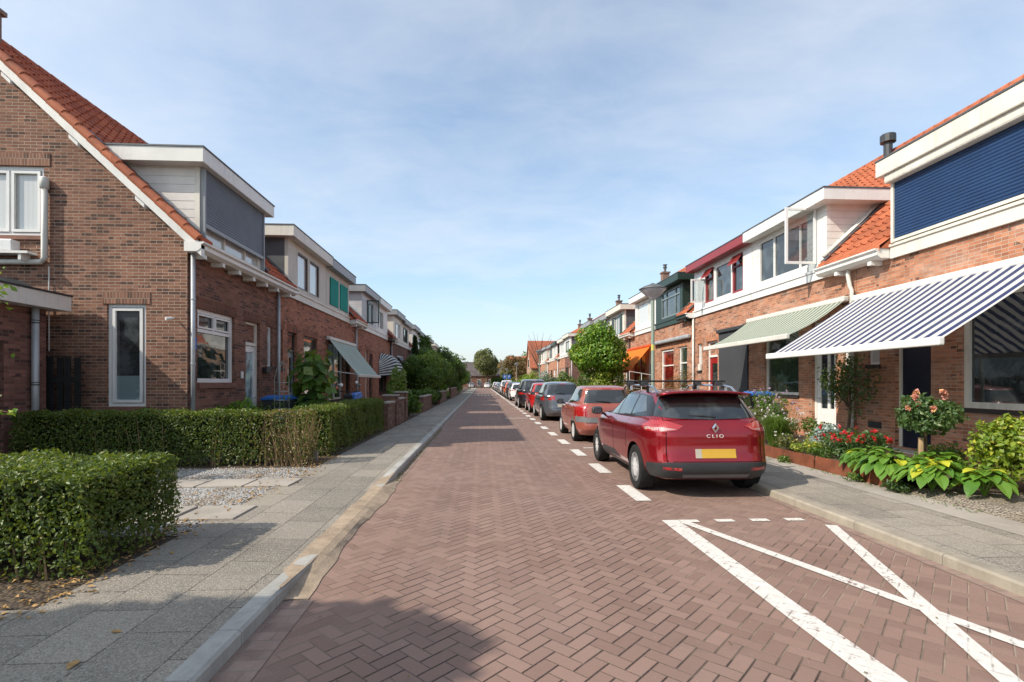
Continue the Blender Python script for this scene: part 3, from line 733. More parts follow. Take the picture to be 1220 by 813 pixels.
def chimney(side, y, parent, a=A_R, h=.75, w=.46, pots=1):
    t = T(side); x = t(a,0,0)[0]; mb = MB(); mb.box(x-w/2, x+w/2, y-w/2, y+w/2, ZR-.5, ZR+h); mb.box(x-w/2-.06, x+w/2+.06, y-w/2-.06, y+w/2+.06, ZR+h, ZR+h+.09)
    c = mb.build('chimney', 'chimney_brick', parent); mb = MB()
    for k in range(pots):
        yy = y + (k-(pots-1)/2)*.28
        mb.lathe((x,yy,ZR+h+.09), [(.09,0),(.09,.28),(.15,.30),(.15,.34),(.11,.34),(.11,.5),(.16,.5),(.16,.53),(.02,.56)], 10)
    mb.build('chimney_pot', 'lead', c, smooth=False)
def soldier(side, y0, y1, z, mat, parent, name='lintel'):
    mb = MB(); bx(mb, side, -.12, .006, y0, y1, z+.002, z+.225); return mb.build(name, mat, parent)
def house(side, y0, y1, label, wall='brick_red', lintel=None, tile='tile_red', openings=(), doors=(), gutters=((0,1),), gmat='white_paint', pipes=(), dorm=(), chim=None, chimh=.75, gable_near=False, gable_far=False, gholes=(), sill='sill_dark', coarse=False, group=None, roof_overhang=0.0):
    t = T(side); root = thing('row_house', (t(0,0,0)[0], (y0+y1)/2, 0), label, 'house', group or 'terraced houses along the street')
    holes = [tuple(w[:4]) for w in openings] + [(d[0], d[1], d[2]-.0, d[3]) for d in doors]
    mb = MB(); e = .004; wall_front(side, y0+e, y1-e, 0, 4.1, holes, mb)
    mb.build('front_wall', wall, root, recalc=False)
    for yy, on, s, gh in ((y0+e, gable_near, -1, gholes), (y1-e, gable_far, 1, ())):
        if on:
            mb = MB(); gable(side, yy, gh, mb, sgn=s); mb.build('gable_wall', wall, root, recalc=False)
    mb = MB(); bx(mb, side, 2*A_R, 2*A_R-.05, y0+e, y1-e, 0, 4.0); mb.build('rear_wall', wall, root)
    g0 = .1 if gable_near else 0; g1 = .1 if gable_far else 0
    rf = tile_slope('roof', side, y0-g0, y1+g1, tile, root, coarse=coarse, cuts=[(d['y0']-.02, d['y1']+.02, d.get('zt', 5.8)-.25) for d in dorm])
    tile_slope('roof', side, y0-g0, y1+g1, tile, root, a0=2*A_R-A_E, a1=A_R, coarse=True)
    mb = MB(); bx(mb, side, -.28, -.01, y0+.01, y1-.01, 3.95, 4.24); bx(mb, side, .0, .255, y0-g0+.01, y1+g1-.01, 4.165, 4.196) if not dorm else None
    mb.build('eaves_board', 'brown_paint', root)
    cutsd = sorted((d['y0']-.02, d['y1']+.02) for d in dorm); segs = []; yy = y0-g0
    for c0, c1 in cutsd:
        if c0 > yy + .03: segs.append((yy+.004, c0))
        yy = max(yy, c1)
    if yy < y1+g1-.03: segs.append((yy, y1+g1-.004))
    if segs and dorm:
        sl_ = (ZR-ZE)/(A_E-A_R)
        for c0, c1 in segs:
            mb = MB(); mb.extrude([t(0,c0,4.203), t(.262,c0,4.203), t(.262,c0,ZE-.02), t(0,c0,ZE+sl_*.262-.02)], (0,c1-c0,0)); mb.build('eaves_fillet', tile, root)
    mb = MB(); yy = y0-g0
    while yy < y1+g1-.2:
        p = t(A_R, yy, ZR-.02); mb.tube([p, (p[0], yy+.36, ZR-.02)], [.115,.105], 8); yy += .34
    mb.build('ridge_tiles', tile, root, smooth=True)
    for w in openings:
        kw = dict(w[4]) if len(w) > 4 else {}
        sl = kw.pop('sill', True); li = kw.pop('lintel', True)
        window(side, w[0], w[1], w[2], w[3], root, **kw)
        if sl:
            mb = MB(); bx(mb, side, -.10, .045, w[0]-.03, w[1]+.03, w[2]-.07, w[2]-.003); mb.build('window_sill', sill, root)
        if lintel and li: soldier(side, w[0]-.09, w[1]+.09, w[3], lintel, root)
    for d in doors:
        kw = dict(d[4]) if len(d) > 4 else {}
        door(side, d[0], d[1], d[2], d[3], root, **kw)
        if lintel: soldier(side, d[0]-.09, d[1]+.09, d[3], lintel, root)
    for g in gutters:
        if g: gutter(side, g[0], g[1], root, g[2] if len(g) > 2 else gmat)
    for p in pipes: downpipe(side, p[0], p[1], p[2], root, *(p[3:] if len(p) > 3 else ()))
    for d in dorm: dormer(side, parent=root, **d)
    if chim is not None: chimney(side, chim, root, h=chimh)
    return root
def vergeboard(side, y, parent, mat='white_paint', sgn=-1):
    """white barge board under the gable's tile edge plus tile verge"""
    t = T(side); sl = (ZR-ZE)/(A_E-A_R); mb = MB()
    p = lambda a, dz, yy: t(a, yy, ZE + sl*(A_E-a) + dz)
    ya, yb = y+sgn*.13, y+sgn*.01
    mb.hexa([p(A_E+.06,-.24,ya), p(A_R,-.24,ya), p(A_R,-.24,yb), p(A_E+.06,-.24,yb), p(A_E+.06,-.01,ya), p(A_R,-.01,ya), p(A_R,-.01,yb), p(A_E+.06,-.01,yb)])
    k = 0
    for a in (-.7,-1.9,-3.1): mb.hexa([p(a,-.32,y+sgn*.17), p(a-.16,-.32,y+sgn*.17), p(a-.16,-.32,y), p(a,-.32,y), p(a,-.25,y+sgn*.17), p(a-.16,-.25,y+sgn*.17), p(a-.16,-.25,y), p(a,-.25,y)])
    return mb.build('barge_board', mat, parent)
def verge_tiles(side, y, parent, tile, sgn=-1):
    t = T(side); sl = (ZR-ZE)/(A_E-A_R); mb = MB(); n = 19
    for i in range(n):
        a0 = A_E + (A_R-A_E)*i/n; a1 = A_E + (A_R-A_E)*(i+1.12)/n
        P = lambda a, h: t(a, y+sgn*.09, ZE + sl*(A_E-a) + h)
        mb.tube([P(a0,.045), P(a1,.02)], [.088,.080], 10)
    o = mb.build('verge_tiles', tile, parent, smooth=True); o.data.set_sharp_from_angle(angle=.7); return o
def awning(side, y0, y1, ztop, proj, zfront, mat, parent, bar='white_new', cassette=True, name='awning', arms=True, side_panel=None, a0=.10, seg=6, sag=.03, valance=.0):
    t = T(side); mb = MB(); N = seg
    n = max(1, int((y1-y0)/.35))
    for i in range(N):
        for j in range(n):
            f0, f1 = i/N, (i+1)/N; ya, yb = y0+(y1-y0)*j/n, y0+(y1-y0)*(j+1)/n
            P = lambda f, y: t(a0+(proj-a0)*f, y, ztop+(zfront-ztop)*f - sag*math.sin(math.pi*f))
            mb.poly([P(f0,ya), P(f0,yb), P(f1,yb), P(f1,ya)], [(ya,f0),(yb,f0),(yb,f1),(ya,f1)])
    if valance: 
        P0 = lambda y, z: t(proj+.04, y, z); mb.poly([P0(y0,zfront), P0(y1,zfront), P0(y1,zfront-valance), P0(y0,zfront-valance)], [(y0,0),(y1,0),(y1,1),(y0,1)])
    o = mb.build(name, mat, parent, recalc=False)
    mb = MB(); bx(mb, side, proj-.02, proj+.075, y0-.05, y1+.05, zfront-.085, zfront+.035); mb.build('front_bar', bar, o, bevel=.02)
    if cassette: mb = MB(); bx(mb, side, .008, .16, y0-.04, y1+.04, ztop-.04, ztop+.09); mb.build('cassette', bar, o, bevel=.03)
    if arms:
        for yy in (y0+.35, y1-.35):
            mb = MB(); mid = t(proj*.5, yy+(.5 if yy < (y0+y1)/2 else -.5), (ztop+zfront)/2-.18)
            mb.tube([t(.1,yy,ztop-.08), mid, t(proj-.02,yy,zfront-.03)], .022, 6); mb.build('arm', 'pvc', o)
    return o
# clear glass for opened sashes
N_, b_ = newmat('glass_clear'); setb(N_, b_, (.6,.65,.65), .02, 0, .6)
tr_ = N_.n('ShaderNodeBsdfTransparent'); tr_.inputs[0].default_value = (.86,.9,.9,1); ms_ = N_.n('ShaderNodeMixShader'); ms_.inputs[0].default_value = .8
gl_ = N_.n('ShaderNodeBsdfGlossy'); gl_.inputs['Roughness'].default_value = .02
o_ = [n for n in N_.nt.nodes if n.type == 'OUTPUT_MATERIAL'][0]
N_.link(gl_.outputs[0], ms_.inputs[1]); N_.link(tr_.outputs[0], ms_.inputs[2]); N_.link(ms_.outputs[0], o_.inputs[0])
def gwindow(x0, x1, z0, z1, y, parent, frame='white_new', pane='glass', v=(), h=(), fw=.07, inner=.05, sill='sill_brick'):
    mb = MB(); ya, yb = y+.05, y+.12
    mb.box(x0,x0+fw,ya,yb,z0,z1); mb.box(x1-fw,x1,ya,yb,z0,z1); mb.box(x0+fw,x1-fw,ya,yb,z0,z0+fw); mb.box(x0+fw,x1-fw,ya,yb,z1-fw,z1)
    ed = [x0+fw] + [x0+(x1-x0)*q for q in v] + [x1-fw]
    for q in v: mb.box(x0+(x1-x0)*q-.035, x0+(x1-x0)*q+.035, ya+.003, yb-.003, z0+fw, z1-fw)
    for a, b in zip(ed, ed[1:]):
        a += .02; b -= .02; s = inner; c, d = z0+fw+.012, z1-fw-.012
        mb.box(a,a+s,ya-.018,ya+.03,c,d); mb.box(b-s,b,ya-.018,ya+.03,c,d); mb.box(a+s,b-s,ya-.018,ya+.03,c,c+s); mb.box(a+s,b-s,ya-.018,ya+.03,d-s,d)
    f = mb.build('window', frame, parent)
    mb = MB(); mb.box(x0+.02,x1-.02,yb-.03,yb-.015,z0+.02,z1-.02); mb.build('pane', pane, f)
    if h:
        mb = MB(); mb.box(x0+fw+.05,x1-fw-.05,yb-.045,yb-.034,z0+fw+.03,z0+(z1-z0)*h[0]); mb.build('frosted_film', 'glass_frost', f)
    if sill: mb = MB(); mb.box(x0-.03,x1+.03,y-.045,y+.10,z0-.08,z0-.004); mb.build('window_sill', sill, parent)
    return f
def sash_open(side, ypos, z0, z1, w, parent, frame='white_new', a=.02, fw=.05, name='open_sash', pane='glass_clear'):
    """casement swung out at right angles to the wall"""
    t = T(side); xa = t(a,0,0)[0]; xb = t(a+w,0,0)[0]; x0, x1 = min(xa,xb), max(xa,xb); mb = MB(); y0, y1 = ypos-.02, ypos+.025
    mb.box(x0,x0+fw,y0,y1,z0,z1); mb.box(x1-fw,x1,y0,y1,z0,z1); mb.box(x0+fw,x1-fw,y0,y1,z0,z0+fw); mb.box(x0+fw,x1-fw,y0,y1,z1-fw,z1)
    f = mb.build(name, frame, parent); mb = MB(); mb.box(x0+fw-.01,x1-fw+.01,ypos-.004,ypos+.006,z0+fw-.01,z1-fw+.01); mb.build('pane', pane, f); return f
def vent_open(side, y0, y1, ztop, parent, frame, h=.42, out=.2):
    t = T(side); mb = MB(); lo = ztop - h*.75
    P = lambda f, y: t(.02+out*f, y, ztop+(lo-ztop)*f)
    def bar(fa, fb, ya, yb):
        q = [Vector(P(fa,ya)), Vector(P(fb,ya)), Vector(P(fb,yb)), Vector(P(fa,yb))]; mb.hexa(q + [p+Vector((0,0,.035)) for p in q])
    bar(0,1,y0,y0+.045); bar(0,1,y1-.045,y1); bar(0,.12,y0+.045,y1-.045); bar(.88,1,y0+.045,y1-.045)
    f = mb.build('open_vent', frame, parent); mb = MB()
    q = [Vector(P(.1,y0+.04)), Vector(P(.9,y0+.04)), Vector(P(.9,y1-.04)), Vector(P(.1,y1-.04))]; mb.hexa([p+Vector((0,0,.012)) for p in q]+[p+Vector((0,0,.018)) for p in q]); mb.build('pane', 'glass_red', f)
def panel(side, a0, a1, y0, y1, z0, z1, name, mat, parent, bevel=0, label=None):
    mb = MB(); bx(mb, side, a0, a1, y0, y1, z0, z1); o = mb.build(name, mat, parent, bevel=bevel)
    if label: o['label'] = label
    return o
W, D = dict, dict
# ============ LEFT ROW
A = house(-1, 10.24, 14.58, 'brown brick end house with a grey roller shutter on its dormer, nearest on the left', 'brick_brown', 'lintel_darkred', 'tile_red',
    openings=[(10.59,12.13,1.5,3.0,W(h=(.71,), v={1:(.5,)}, light=(1,), frame='white_new', pane='glass', fw=.085, mw=.07, sill=False)), (13.93,14.26,1.93,3.0,W(frame='white_new', pane='glass_frost', fw=.05))],
    doors=[(12.68,13.48,.2,3.0,W(zt=2.42, style='full', pane='glass_frost', leaf='white_new', frame='cream_paint'))],
    gutters=[(10.10,14.58)], pipes=[(10.30,.1,4.03),(14.50,.1,4.0)], gable_near=True, gholes=[(-7.19,-6.47,1.04,3.01),(-10.1,-8.34,4.29,5.62)], chim=10.88, chimh=.42,
    dorm=[D(y0=10.56, y1=13.42, face='cream_paint', cheek='board_white', fascia='white_paint', zt=5.83, fo=.2, so=.3, fh=.28, a=.06, band=None, left_over=.25, wins=[(10.66,13.34,4.33,5.78,W(v=(.36,.72), frame='cream_paint', pane='glass_curtain'))])])
soff = [ch for ch in A.children if ch.name.startswith('front_wall')][0]
soff.data.materials[0] = MT['brick_darkred']
vergeboard(-1, 10.24, A); verge_tiles(-1, 10.24, A, 'tile_orange')
mb = MB(); bx(mb, -1, -.12, .03, 10.62, 12.2, 1.38, 1.497); mb.build('window_sill', 'sill_brick', A)
gwindow(-7.19,-6.47,1.04,3.01,10.24,A,h=(.30,),fw=.06,inner=.055); gwindow(-10.1,-8.34,4.29,5.62,10.24,A,v=(.31,.64),pane='glass_curtain')
mb = MB(); mb.box(-7.27,-6.39,10.23,10.3,3.012,3.235); mb.build('lintel', 'lintel_brown', A)
mb = MB(); mb.box(-10.2,-8.22,10.23,10.3,5.622,5.86); mb.build('lintel', 'lintel_brown', A)
sh = panel(-1, .095, .125, 10.62, 13.38, 4.68, 5.80, 'roller_shutter', 'shutter_grey', A); 
for a, b in ((10.585,10.635),(13.365,13.41)): panel(-1, .065, .15, a, b, 4.33, 5.82, 'shutter_rail', 'grey_fascia', sh)
panel(-1, .09, .14, 10.64, 13.36, 4.63, 4.70, 'shutter_end_bar', 'grey_fascia', sh)
mb = MB(); mb.tube([(-8.27,10.17,5.30),(-8.27,10.17,3.86),(-8.33,10.17,3.78),(-10.2,10.17,3.76)], .052, 12); mb.lathe((-8.27,10.17,5.16),[(.053,0),(.075,.01),(.075,.2),(.06,.22)],14); mb.build('flue_pipe', 'pvc', A, smooth=True)
mb = MB(); mb.box(-9.6,-8.42,9.98,10.2,3.90,3.945); mb.box(-9.5,-9.45,10.0,10.2,3.75,3.9); mb.box(-8.6,-8.55,10.0,10.2,3.78,3.9); mb.build('window_shelf', 'white_paint', A)
mb = MB(); mb.box(-9.7,-8.72,10.0,10.19,3.952,4.16); mb.build('planter_box', 'white_new', A, bevel=.012)
mb = MB(); mb.tube([(-8.22,10.21,3.7),(-8.22,10.21,2.1)], .012, 6); mb.build('cable', 'pvc', A)
mb = MB(); mb.tube([(-5.93,10.2,2.74),(-5.95,10.08,2.72)], .018, 8); mb.tube([(-5.93,10.13,2.73),(-5.99,10.05,2.71)], [.028,.032], 12); mb.build('security_camera', 'white_new', A, smooth=False)
panel(-1, .005, .03, 10.42, 10.52, 2.15, 2.4, 'house_number_plate', 'sign_blue', A, .004); panel(-1, .005, .025, 12.42, 12.52, 1.6, 1.76, 'doorbell_plate', 'white_new', A); panel(-1, .005, .12, 13.6, 13.9, 1.75, 1.9, 'letter_box', 'black_plastic', A, .01)
# black slatted fence beside the extension
fz = thing('slatted_fence', (-7.8,10.0,.08), 'narrow black wooden slatted fence between the flat roofed extension and the brick gable', 'fence')
for i in range(4): mb = MB(); mb.box(-8.07+.155*i,-7.96+.155*i,9.97+(i%2)*.03,9.99+(i%2)*.03,.1,1.98-.02*(i%2)); mb.build('slat', 'black_fence', fz)
mb = MB(); mb.box(-8.08,-7.5,9.991,10.0,.5,.6); mb.box(-8.08,-7.5,9.991,10.0,1.5,1.6); mb.build('rail', 'black_fence', fz)
# flat-roofed extension
ex = thing('brick_extension', (-9.8,8.0,0), 'flat roofed purple brick extension with white fascia at the left edge', 'outbuilding')
mb = MB(); mb.box(-13,-8.0,9.04,9.87,0,2.86); mb.box(-13,-8.0,6.2,8.05,0,2.86); mb.box(-13,-8.0,8.05,9.04,2.2,2.86); mb.box(-13,-8.16,8.05,9.04,0,2.2); mb.build('wall', 'brick_purple', ex)
mb = MB(); mb.box(-13.2,-7.70,6.0,10.06,2.83,3.10); mb.build('fascia', 'white_paint', ex); mb = MB(); mb.box(-13.22,-7.68,5.98,10.08,3.102,3.135); mb.build('roof', 'bitumen', ex)
mb = MB(); mb.poly([(-9.4,9.2,3.14),(-8.1,9.2,3.14),(-8.3,9.75,3.32),(-9.4,9.75,3.36)]); mb.extrude([(-9.4,9.2,3.136),(-7.95,9.2,3.136),(-8.25,9.2,3.32),(-9.4,9.2,3.36)],(0,.5,0)); mb.build('roof_upstand', 'bitumen', ex)
mb = MB(); mb.box(-8.10,-8.06,8.06,9.03,.0,2.19); mb.build('door', 'brown_paint', ex)
mb = MB(); mb.tube([(-7.92,9.55,.09),(-7.92,9.55,2.82)], .055, 14); q = mb.build('downpipe', 'zinc', ex, smooth=True)
mb = MB()
for z in (.35,1.45,2.55): mb.lathe((-7.92,9.55,z), [(.056,0),(.062,.001),(.062,.02),(.056,.021)], 12); mb.lathe((-7.92,9.55,z+.045), [(.056,0),(.062,.001),(.062,.015),(.056,.016)], 12)
mb.build('pipe_clip', 'dark_paint', q)
B = house(-1, 14.58, 18.94, 'terraced house with a dark sheet dormer cheek and two white blind dormer windows, left row', 'brick_red', 'lintel_red', 'tile_red',
    openings=[(14.72,14.98,1.9,3.0,W(frame='brown_paint', pane='glass', fw=.04)), (16.7,18.05,.95,3.0,W(frame='brown_paint', pane='glass_warm', h=(.72,), fw=.06))],
    doors=[(15.36,16.1,.2,3.0,W(zt=2.42, frame='dark_paint', leaf='grey_door', style='half'))], gutters=[(14.58,15.22)], 
    dorm=[D(y0=15.3, y1=18.92, face='beige_panel', cheek='grey_sheet', fascia='cream_paint', zt=5.75, fo=.25, so=.25, right_over=0, band='cream_paint', wins=[(16.08,17.0,4.42,5.52,W(frame='brown_paint', pane='glass_pale', fw=.05)),(17.2,18.15,4.42,5.52,W(frame='brown_paint', pane='glass_pale', fw=.05))])])
C = house(-1, 18.94, 23.3, 'terraced house with closed teal screens on its dormer and a pale green awning', 'brick_red', 'lintel_red', 'tile_red',
    openings=[(19.3,21.3,.85,2.95,W(frame='white_paint', pane='glass_green', v=(.5,), fw=.06)), (21.7,22.4,.85,2.95,W(frame='brown_paint', pane='glass_warm', fw=.05))],
    doors=[], gutters=[(22.2,23.3)], pipes=[(23.22,.1,4.0)],
    dorm=[D(y0=18.96, y1=22.1, face='beige_panel', cheek='board_grey', fascia='grey_fascia', zt=5.72, fo=.25, left_over=0, right_over=.2, band='cream_paint', wins=[(19.35,20.55,4.36,5.5,W(frame='white_paint', pane='glass')),(20.7,21.95,4.36,5.5,W(frame='white_paint', pane='glass'))])])
for a, b in ((19.43,20.49),(20.77,21.88)): panel(-1, .03, .05, a, b, 4.42, 5.45, 'screen_blind', 'teal_screen', C)
awning(-1, 19.05, 22.85, 3.1, 1.14, 1.78, 'awn_pale', C, cassette=True, arms=False, bar='pvc')
mb = MB(); t = T(-1)
for yy in (19.1,22.8): mb.tube([t(.02,yy,1.95), t(1.12,yy,1.80)], .018, 6)
mb.build('awning_arm', 'white_new', C)
Dh = house(-1, 23.3, 27.64, 'terraced house with grey boarded dormer and an opened dark green window, left row', 'brick_red', 'lintel_red', 'tile_red',
    openings=[(23.75,24.2,.9,3.0,W(frame='white_paint', fw=.05))], doors=[(25.35,25.85,.15,3.1,W(frame='white_paint', leaf='white_paint', style='none')),(26.1,27.0,.15,2.95,W(frame='brown_paint', leaf='brown_paint', style='lights'))],
    gutters=[(23.3,24.35)], gmat='cream_paint', dorm=[D(y0=24.42, y1=27.62, face='board_grey', cheek='board_grey', fascia='grey_fascia', zt=5.78, fo=.22, right_over=0, wins=[(25.5,26.9,4.45,5.55,W(v=(.5,), frame='green_paint', pane='glass_warm'))])])
sash_open(-1, 25.55, 4.42, 5.55, .6, Dh, 'green_paint')
Eh = house(-1, 27.64, 32.0, 'terraced house with a black and white domed awning over its front window', 'brick_red', 'lintel_red', 'tile_red',
    openings=[(28.6,31.0,.9,3.0,W(frame='brown_paint', pane='glass', v=(.33,.66)))], gutters=[(30.95,32.0)], gmat='brown_paint', pipes=[(31.9,.1,4.0,'brown_paint')],
    dorm=[D(y0=27.64, y1=30.9, face='board_bright', cheek='board_grey', fascia='white_paint', zt=5.75, fo=.25, left_over=0, wins=[(28.2,29.7,4.45,5.5,W(v=(.3,.65), frame='white_paint', pane='glass'))])])
# domed awning
def dome_awning(side, y0, y1, zt, zb, pr, mat, parent):
    t = T(side); mb = MB(); n = 10; m = 14
    def P(i, j):
        th = math.pi/2*i/n; f = j/m; edge = min(f, 1-f)*m
        sq = math.sin(min(1, edge/3.5)*math.pi/2) if edge < 3.5 else 1.0
        return t(.03+pr*math.sin(th)*max(.0,sq), y0+(y1-y0)*f, zb+(zt-zb)*math.cos(th)*(.55+.45*sq) if i < n else zb)
    for i in range(n):
        for j in range(m):
            mb.poly([P(i,j),P(i,j+1),P(i+1,j+1),P(i+1,j)], [(i*.2+.02,0),(i*.2+.02,1),(i*.2+.18,1),(i*.2+.18,0)])
    return mb.build('awning', mat, parent, recalc=False)
dome_awning(-1, 28.4, 31.4, 3.15, 1.85, 1.05, 'awn_dome', Eh)
random.seed(11)
def far_house(side, y0, y1, label, near_end=False, far_end=False, **k):
    st = random.random(); L_ = side < 0
    mir = k.get('mir', False)
    wall = k.get('wall') or (random.choice(['brick_red','brick_darkred']) if L_ else random.choice(['brick_orange_far','brick_tan']))
    face = k.get('face') or random.choice(['white_paint','board_bright','cream_paint','beige_panel'])
    fas = k.get('fascia') or random.choice(['white_paint','cream_paint','grey_fascia'])
    fr = k.get('frame') or random.choice(['white_paint','white_new','dark_paint','green_paint'])
    w = y1-y0; P = lambda f: y0+w*(1-f if mir else f)
    S = lambda a, b: (min(P(a),P(b)), max(P(a),P(b)))
    a, b = S(.08,.25); c, d = S(.32,.50); e, f = S(.56,.92)
    dm = []
    if not k.get('nodormer'):
        g, h = S(.22, 1.0) if not k.get('short') else S(.3,.95)
        i, j = S(.36,.86)
        ov = {('right_over' if not mir else 'left_over'): 0}
        dm = [D(y0=g+.01, y1=h-.01, face=face, cheek=k.get('cheek') or random.choice(['board_white','grey_sheet','board_grey','board_white']), fascia=fas, zt=k.get('zt', random.uniform(5.68,5.85)), fo=.26, wins=[(i,j,4.42,5.5,W(v=random.choice([(.5,),(.3,.7),(.35,)]), frame=fr, pane=random.choice(['glass','glass_pale','glass_curtain'])))], **ov)]
    gg, gh = S(0,.25)
    o = house(side, y0, y1, label, wall, None, 'tile_red' if L_ else 'tile_orange',
        openings=[(e,f,.95,3.0,W(v=(.5,), h=(.7,), frame=fr, pane=random.choice(['glass','glass_curtain','glass_warm']))),(a,b,1.9,3.0,W(frame='white_paint',fw=.05))],
        doors=[(c,d,.15,3.0,W(zt=2.42, leaf=random.choice(['white_paint','green_paint','brown_paint','navy_door','red_door']), style='half'))],
        gutters=[(gg,gh) if dm else (y0,y1)], pipes=[((y0+.08) if not mir else (y1-.08), .1, 4.0)], dorm=dm, gable_near=near_end, gable_far=far_end, coarse=True, chim=k.get('chim'), chimh=k.get('chimh', .4))
    if k.get('awn'): awning(side, e-.1, f+.1, 3.2, 1.2, 2.1, k['awn'], o, arms=False)
    return o
ords = ['white boarded', 'cream rendered', 'plain grey fascia', 'pale panelled']
far_house(-1, 32.0, 36.4, 'left row house with white dormer blinds, just beyond the domed awning', wall='brick_darkred', face='cream_paint', frame='white_paint', cheek='cream_paint', awn='awn_blue')
far_house(-1, 36.4, 40.75, 'left row house partly behind the dark conifer, its cream dormer above it', mir=True, wall='brick_darkred', face='cream_paint')
far_house(-1, 40.75, 45.1, 'left row house with a white dormer cheek rising above the front garden trees', face='white_paint', cheek='cream_paint')
far_house(-1, 45.1, 49.5, 'left row house whose dark fascia shows above the second garden tree', mir=True, fascia='dark_paint', face='cream_paint')
far_house(-1, 49.5, 53.9, 'left row house with paired white dormer windows above the bushes, fourth from the last', face='white_paint')
far_house(-1, 53.9, 58.3, 'left row house above the bushes, third from the last', mir=True, face='white_paint')
far_house(-1, 58.3, 62.7, 'left row house above the bushes with a chimney, second from the last', face='cream_paint', chim=60)
far_house(-1, 62.7, 67.1, 'last house of the left row, mostly hidden by garden trees', mir=True, far_end=True)
far_house(-1, 76, 80.4, 'orange tiled house end showing between the last left hand trees', near_end=True, nodormer=True, wall='brick_orange_far')
# ============ RIGHT ROW
R0 = house(1, 2.13, 6.5, 'brick house beside the camera, at the right hand edge', 'brick_orange', 'lintel_orange', 'tile_orange',
    openings=[(4.0,6.0,1.05,3.0,W(frame='white_paint'))], doors=[(2.8,3.6,.2,3.0,W(zt=2.4))], gutters=[(2.13,3.0)],
    dorm=[D(y0=3.1, y1=6.49, zt=5.68, fh=.32, right_over=0, wins=[(3.7,6.0,4.4,5.5,W(v=(.5,)))])], gable_near=True)
R1 = house(1, 6.5, 10.87, 'orange brick house with blue roller shutter and a blue and white striped awning', 'brick_orange', 'lintel_orange', 'tile_orange',
    openings=[(6.6,8.36,1.07,3.0,W(frame='cream_paint', pane='glass', fw=.1, a=-.03)), (10.2,10.53,1.88,2.95,W(frame='white_new', fw=.05, pane='glass_curtain'))],
    doors=[(8.98,9.80,.22,3.0,W(leaf='navy_door', style='none', frame='cream_paint', zt=2.5))], gutters=[(9.86,10.87)],
    dorm=[D(y0=6.52, y1=9.82, face='cream_paint', cheek='board_white', fascia='cream_paint', zt=5.66, fh=.30, fo=.26, left_over=0, so=.12, band='cream_paint', bandz=3.99, a=.04, flash=False, wins=[(6.7,9.66,4.38,5.6,W(v=(.33,.66)))])], chim=None)
sh = panel(1, .07, .10, 6.62, 9.70, 4.33, 5.56, 'roller_shutter', 'shutter_blue', R1)
panel(1, .045, .13, 9.70, 9.76, 4.28, 5.5, 'shutter_rail', 'cream_paint', sh); panel(1, .045, .25, 6.55, 9.80, 5.46, 5.655, 'shutter_box', 'cream_paint', sh, .04); panel(1,.065,.115,6.62,9.7,4.29,4.345,'shutter_end_bar','cream_paint',sh)
awning(1, 6.62, 10.76, 3.32, 2.03, 2.09, 'awn_blue', R1, sag=.02)
panel(1, -.12, .10, 8.92, 9.86, .08, .20, 'doorstep', 'stone_grey', R1, .01); panel(1, .003, .02, 10.15, 10.5, .55, .68, 'air_grille', 'dark_paint', R1)
mb = MB(); x_ = T(1)(A_R,0,0)[0]; mb.tube([(x_-.25,15.0,8.0),(x_-.25,15.0,8.85)], .12, 12); mb.lathe((x_-.25,15.0,8.83),[(.13,0),(.21,.02),(.21,.24),(.19,.26),(.05,.27)],12)
R2 = house(1, 10.87, 15.2, 'orange brick house with white boarded dormer, an opened white window and a green striped awning', 'brick_orange', 'lintel_orange', 'tile_orange',
    openings=[(10.95,11.27,1.88,2.95,W(frame='white_new', fw=.05, pane='glass_curtain')), (12.94,14.56,1.17,3.0,W(frame='white_paint', pane='glass_green', fw=.07))],
    doors=[(11.52,12.40,.2,3.0,W(zt=2.42, style='strips', leaf='white_new', frame='white_paint'))], gutters=[(10.87,11.78,'white_new')], pipes=[(10.90,.14,4.0,'pvc',.045,.08,True)],
    dorm=[D(y0=11.8, y1=15.19, face='board_bright', cheek='board_white', fascia='white_new', zt=5.79, fh=.27, fo=.30, left_over=.33, right_over=0, band='white_new', wins=[(12.15,14.85,4.42,5.68,W(v=(.27,.71), frame='white_new', pane='glass', sash=False))])])
mb.build('chimney_cowl', 'dark_paint', R2)
sash_open(1, 12.17, 4.42, 5.80, .78, R2, a=.05, fw=.06)
mb = MB(); t = T(1)
mb.tube([t(-.0,12.2,4.40), t(.0,12.2,4.40)], .01, 5); sl_ = (ZR-ZE)/(A_E-A_R)
mb = MB(); mb.tube([t(-1.3,11.74,5.60), t(-1.22,11.74,ZE+.16+sl_*(A_E+1.22)), t(.15,11.74,ZE+.16+sl_*(A_E-.15))], .045, 8); mb.build('cheek_drainpipe', 'pvc', R2, smooth=True)
awning(1, 11.1, 15.3, 3.36, 1.42, 2.56, 'awn_green', R2, sag=.07, bar='pvc')
panel(1, -.1, .03, 11.42, 12.5, .08, .20, 'doorstep', 'stone_grey', R2, .01)
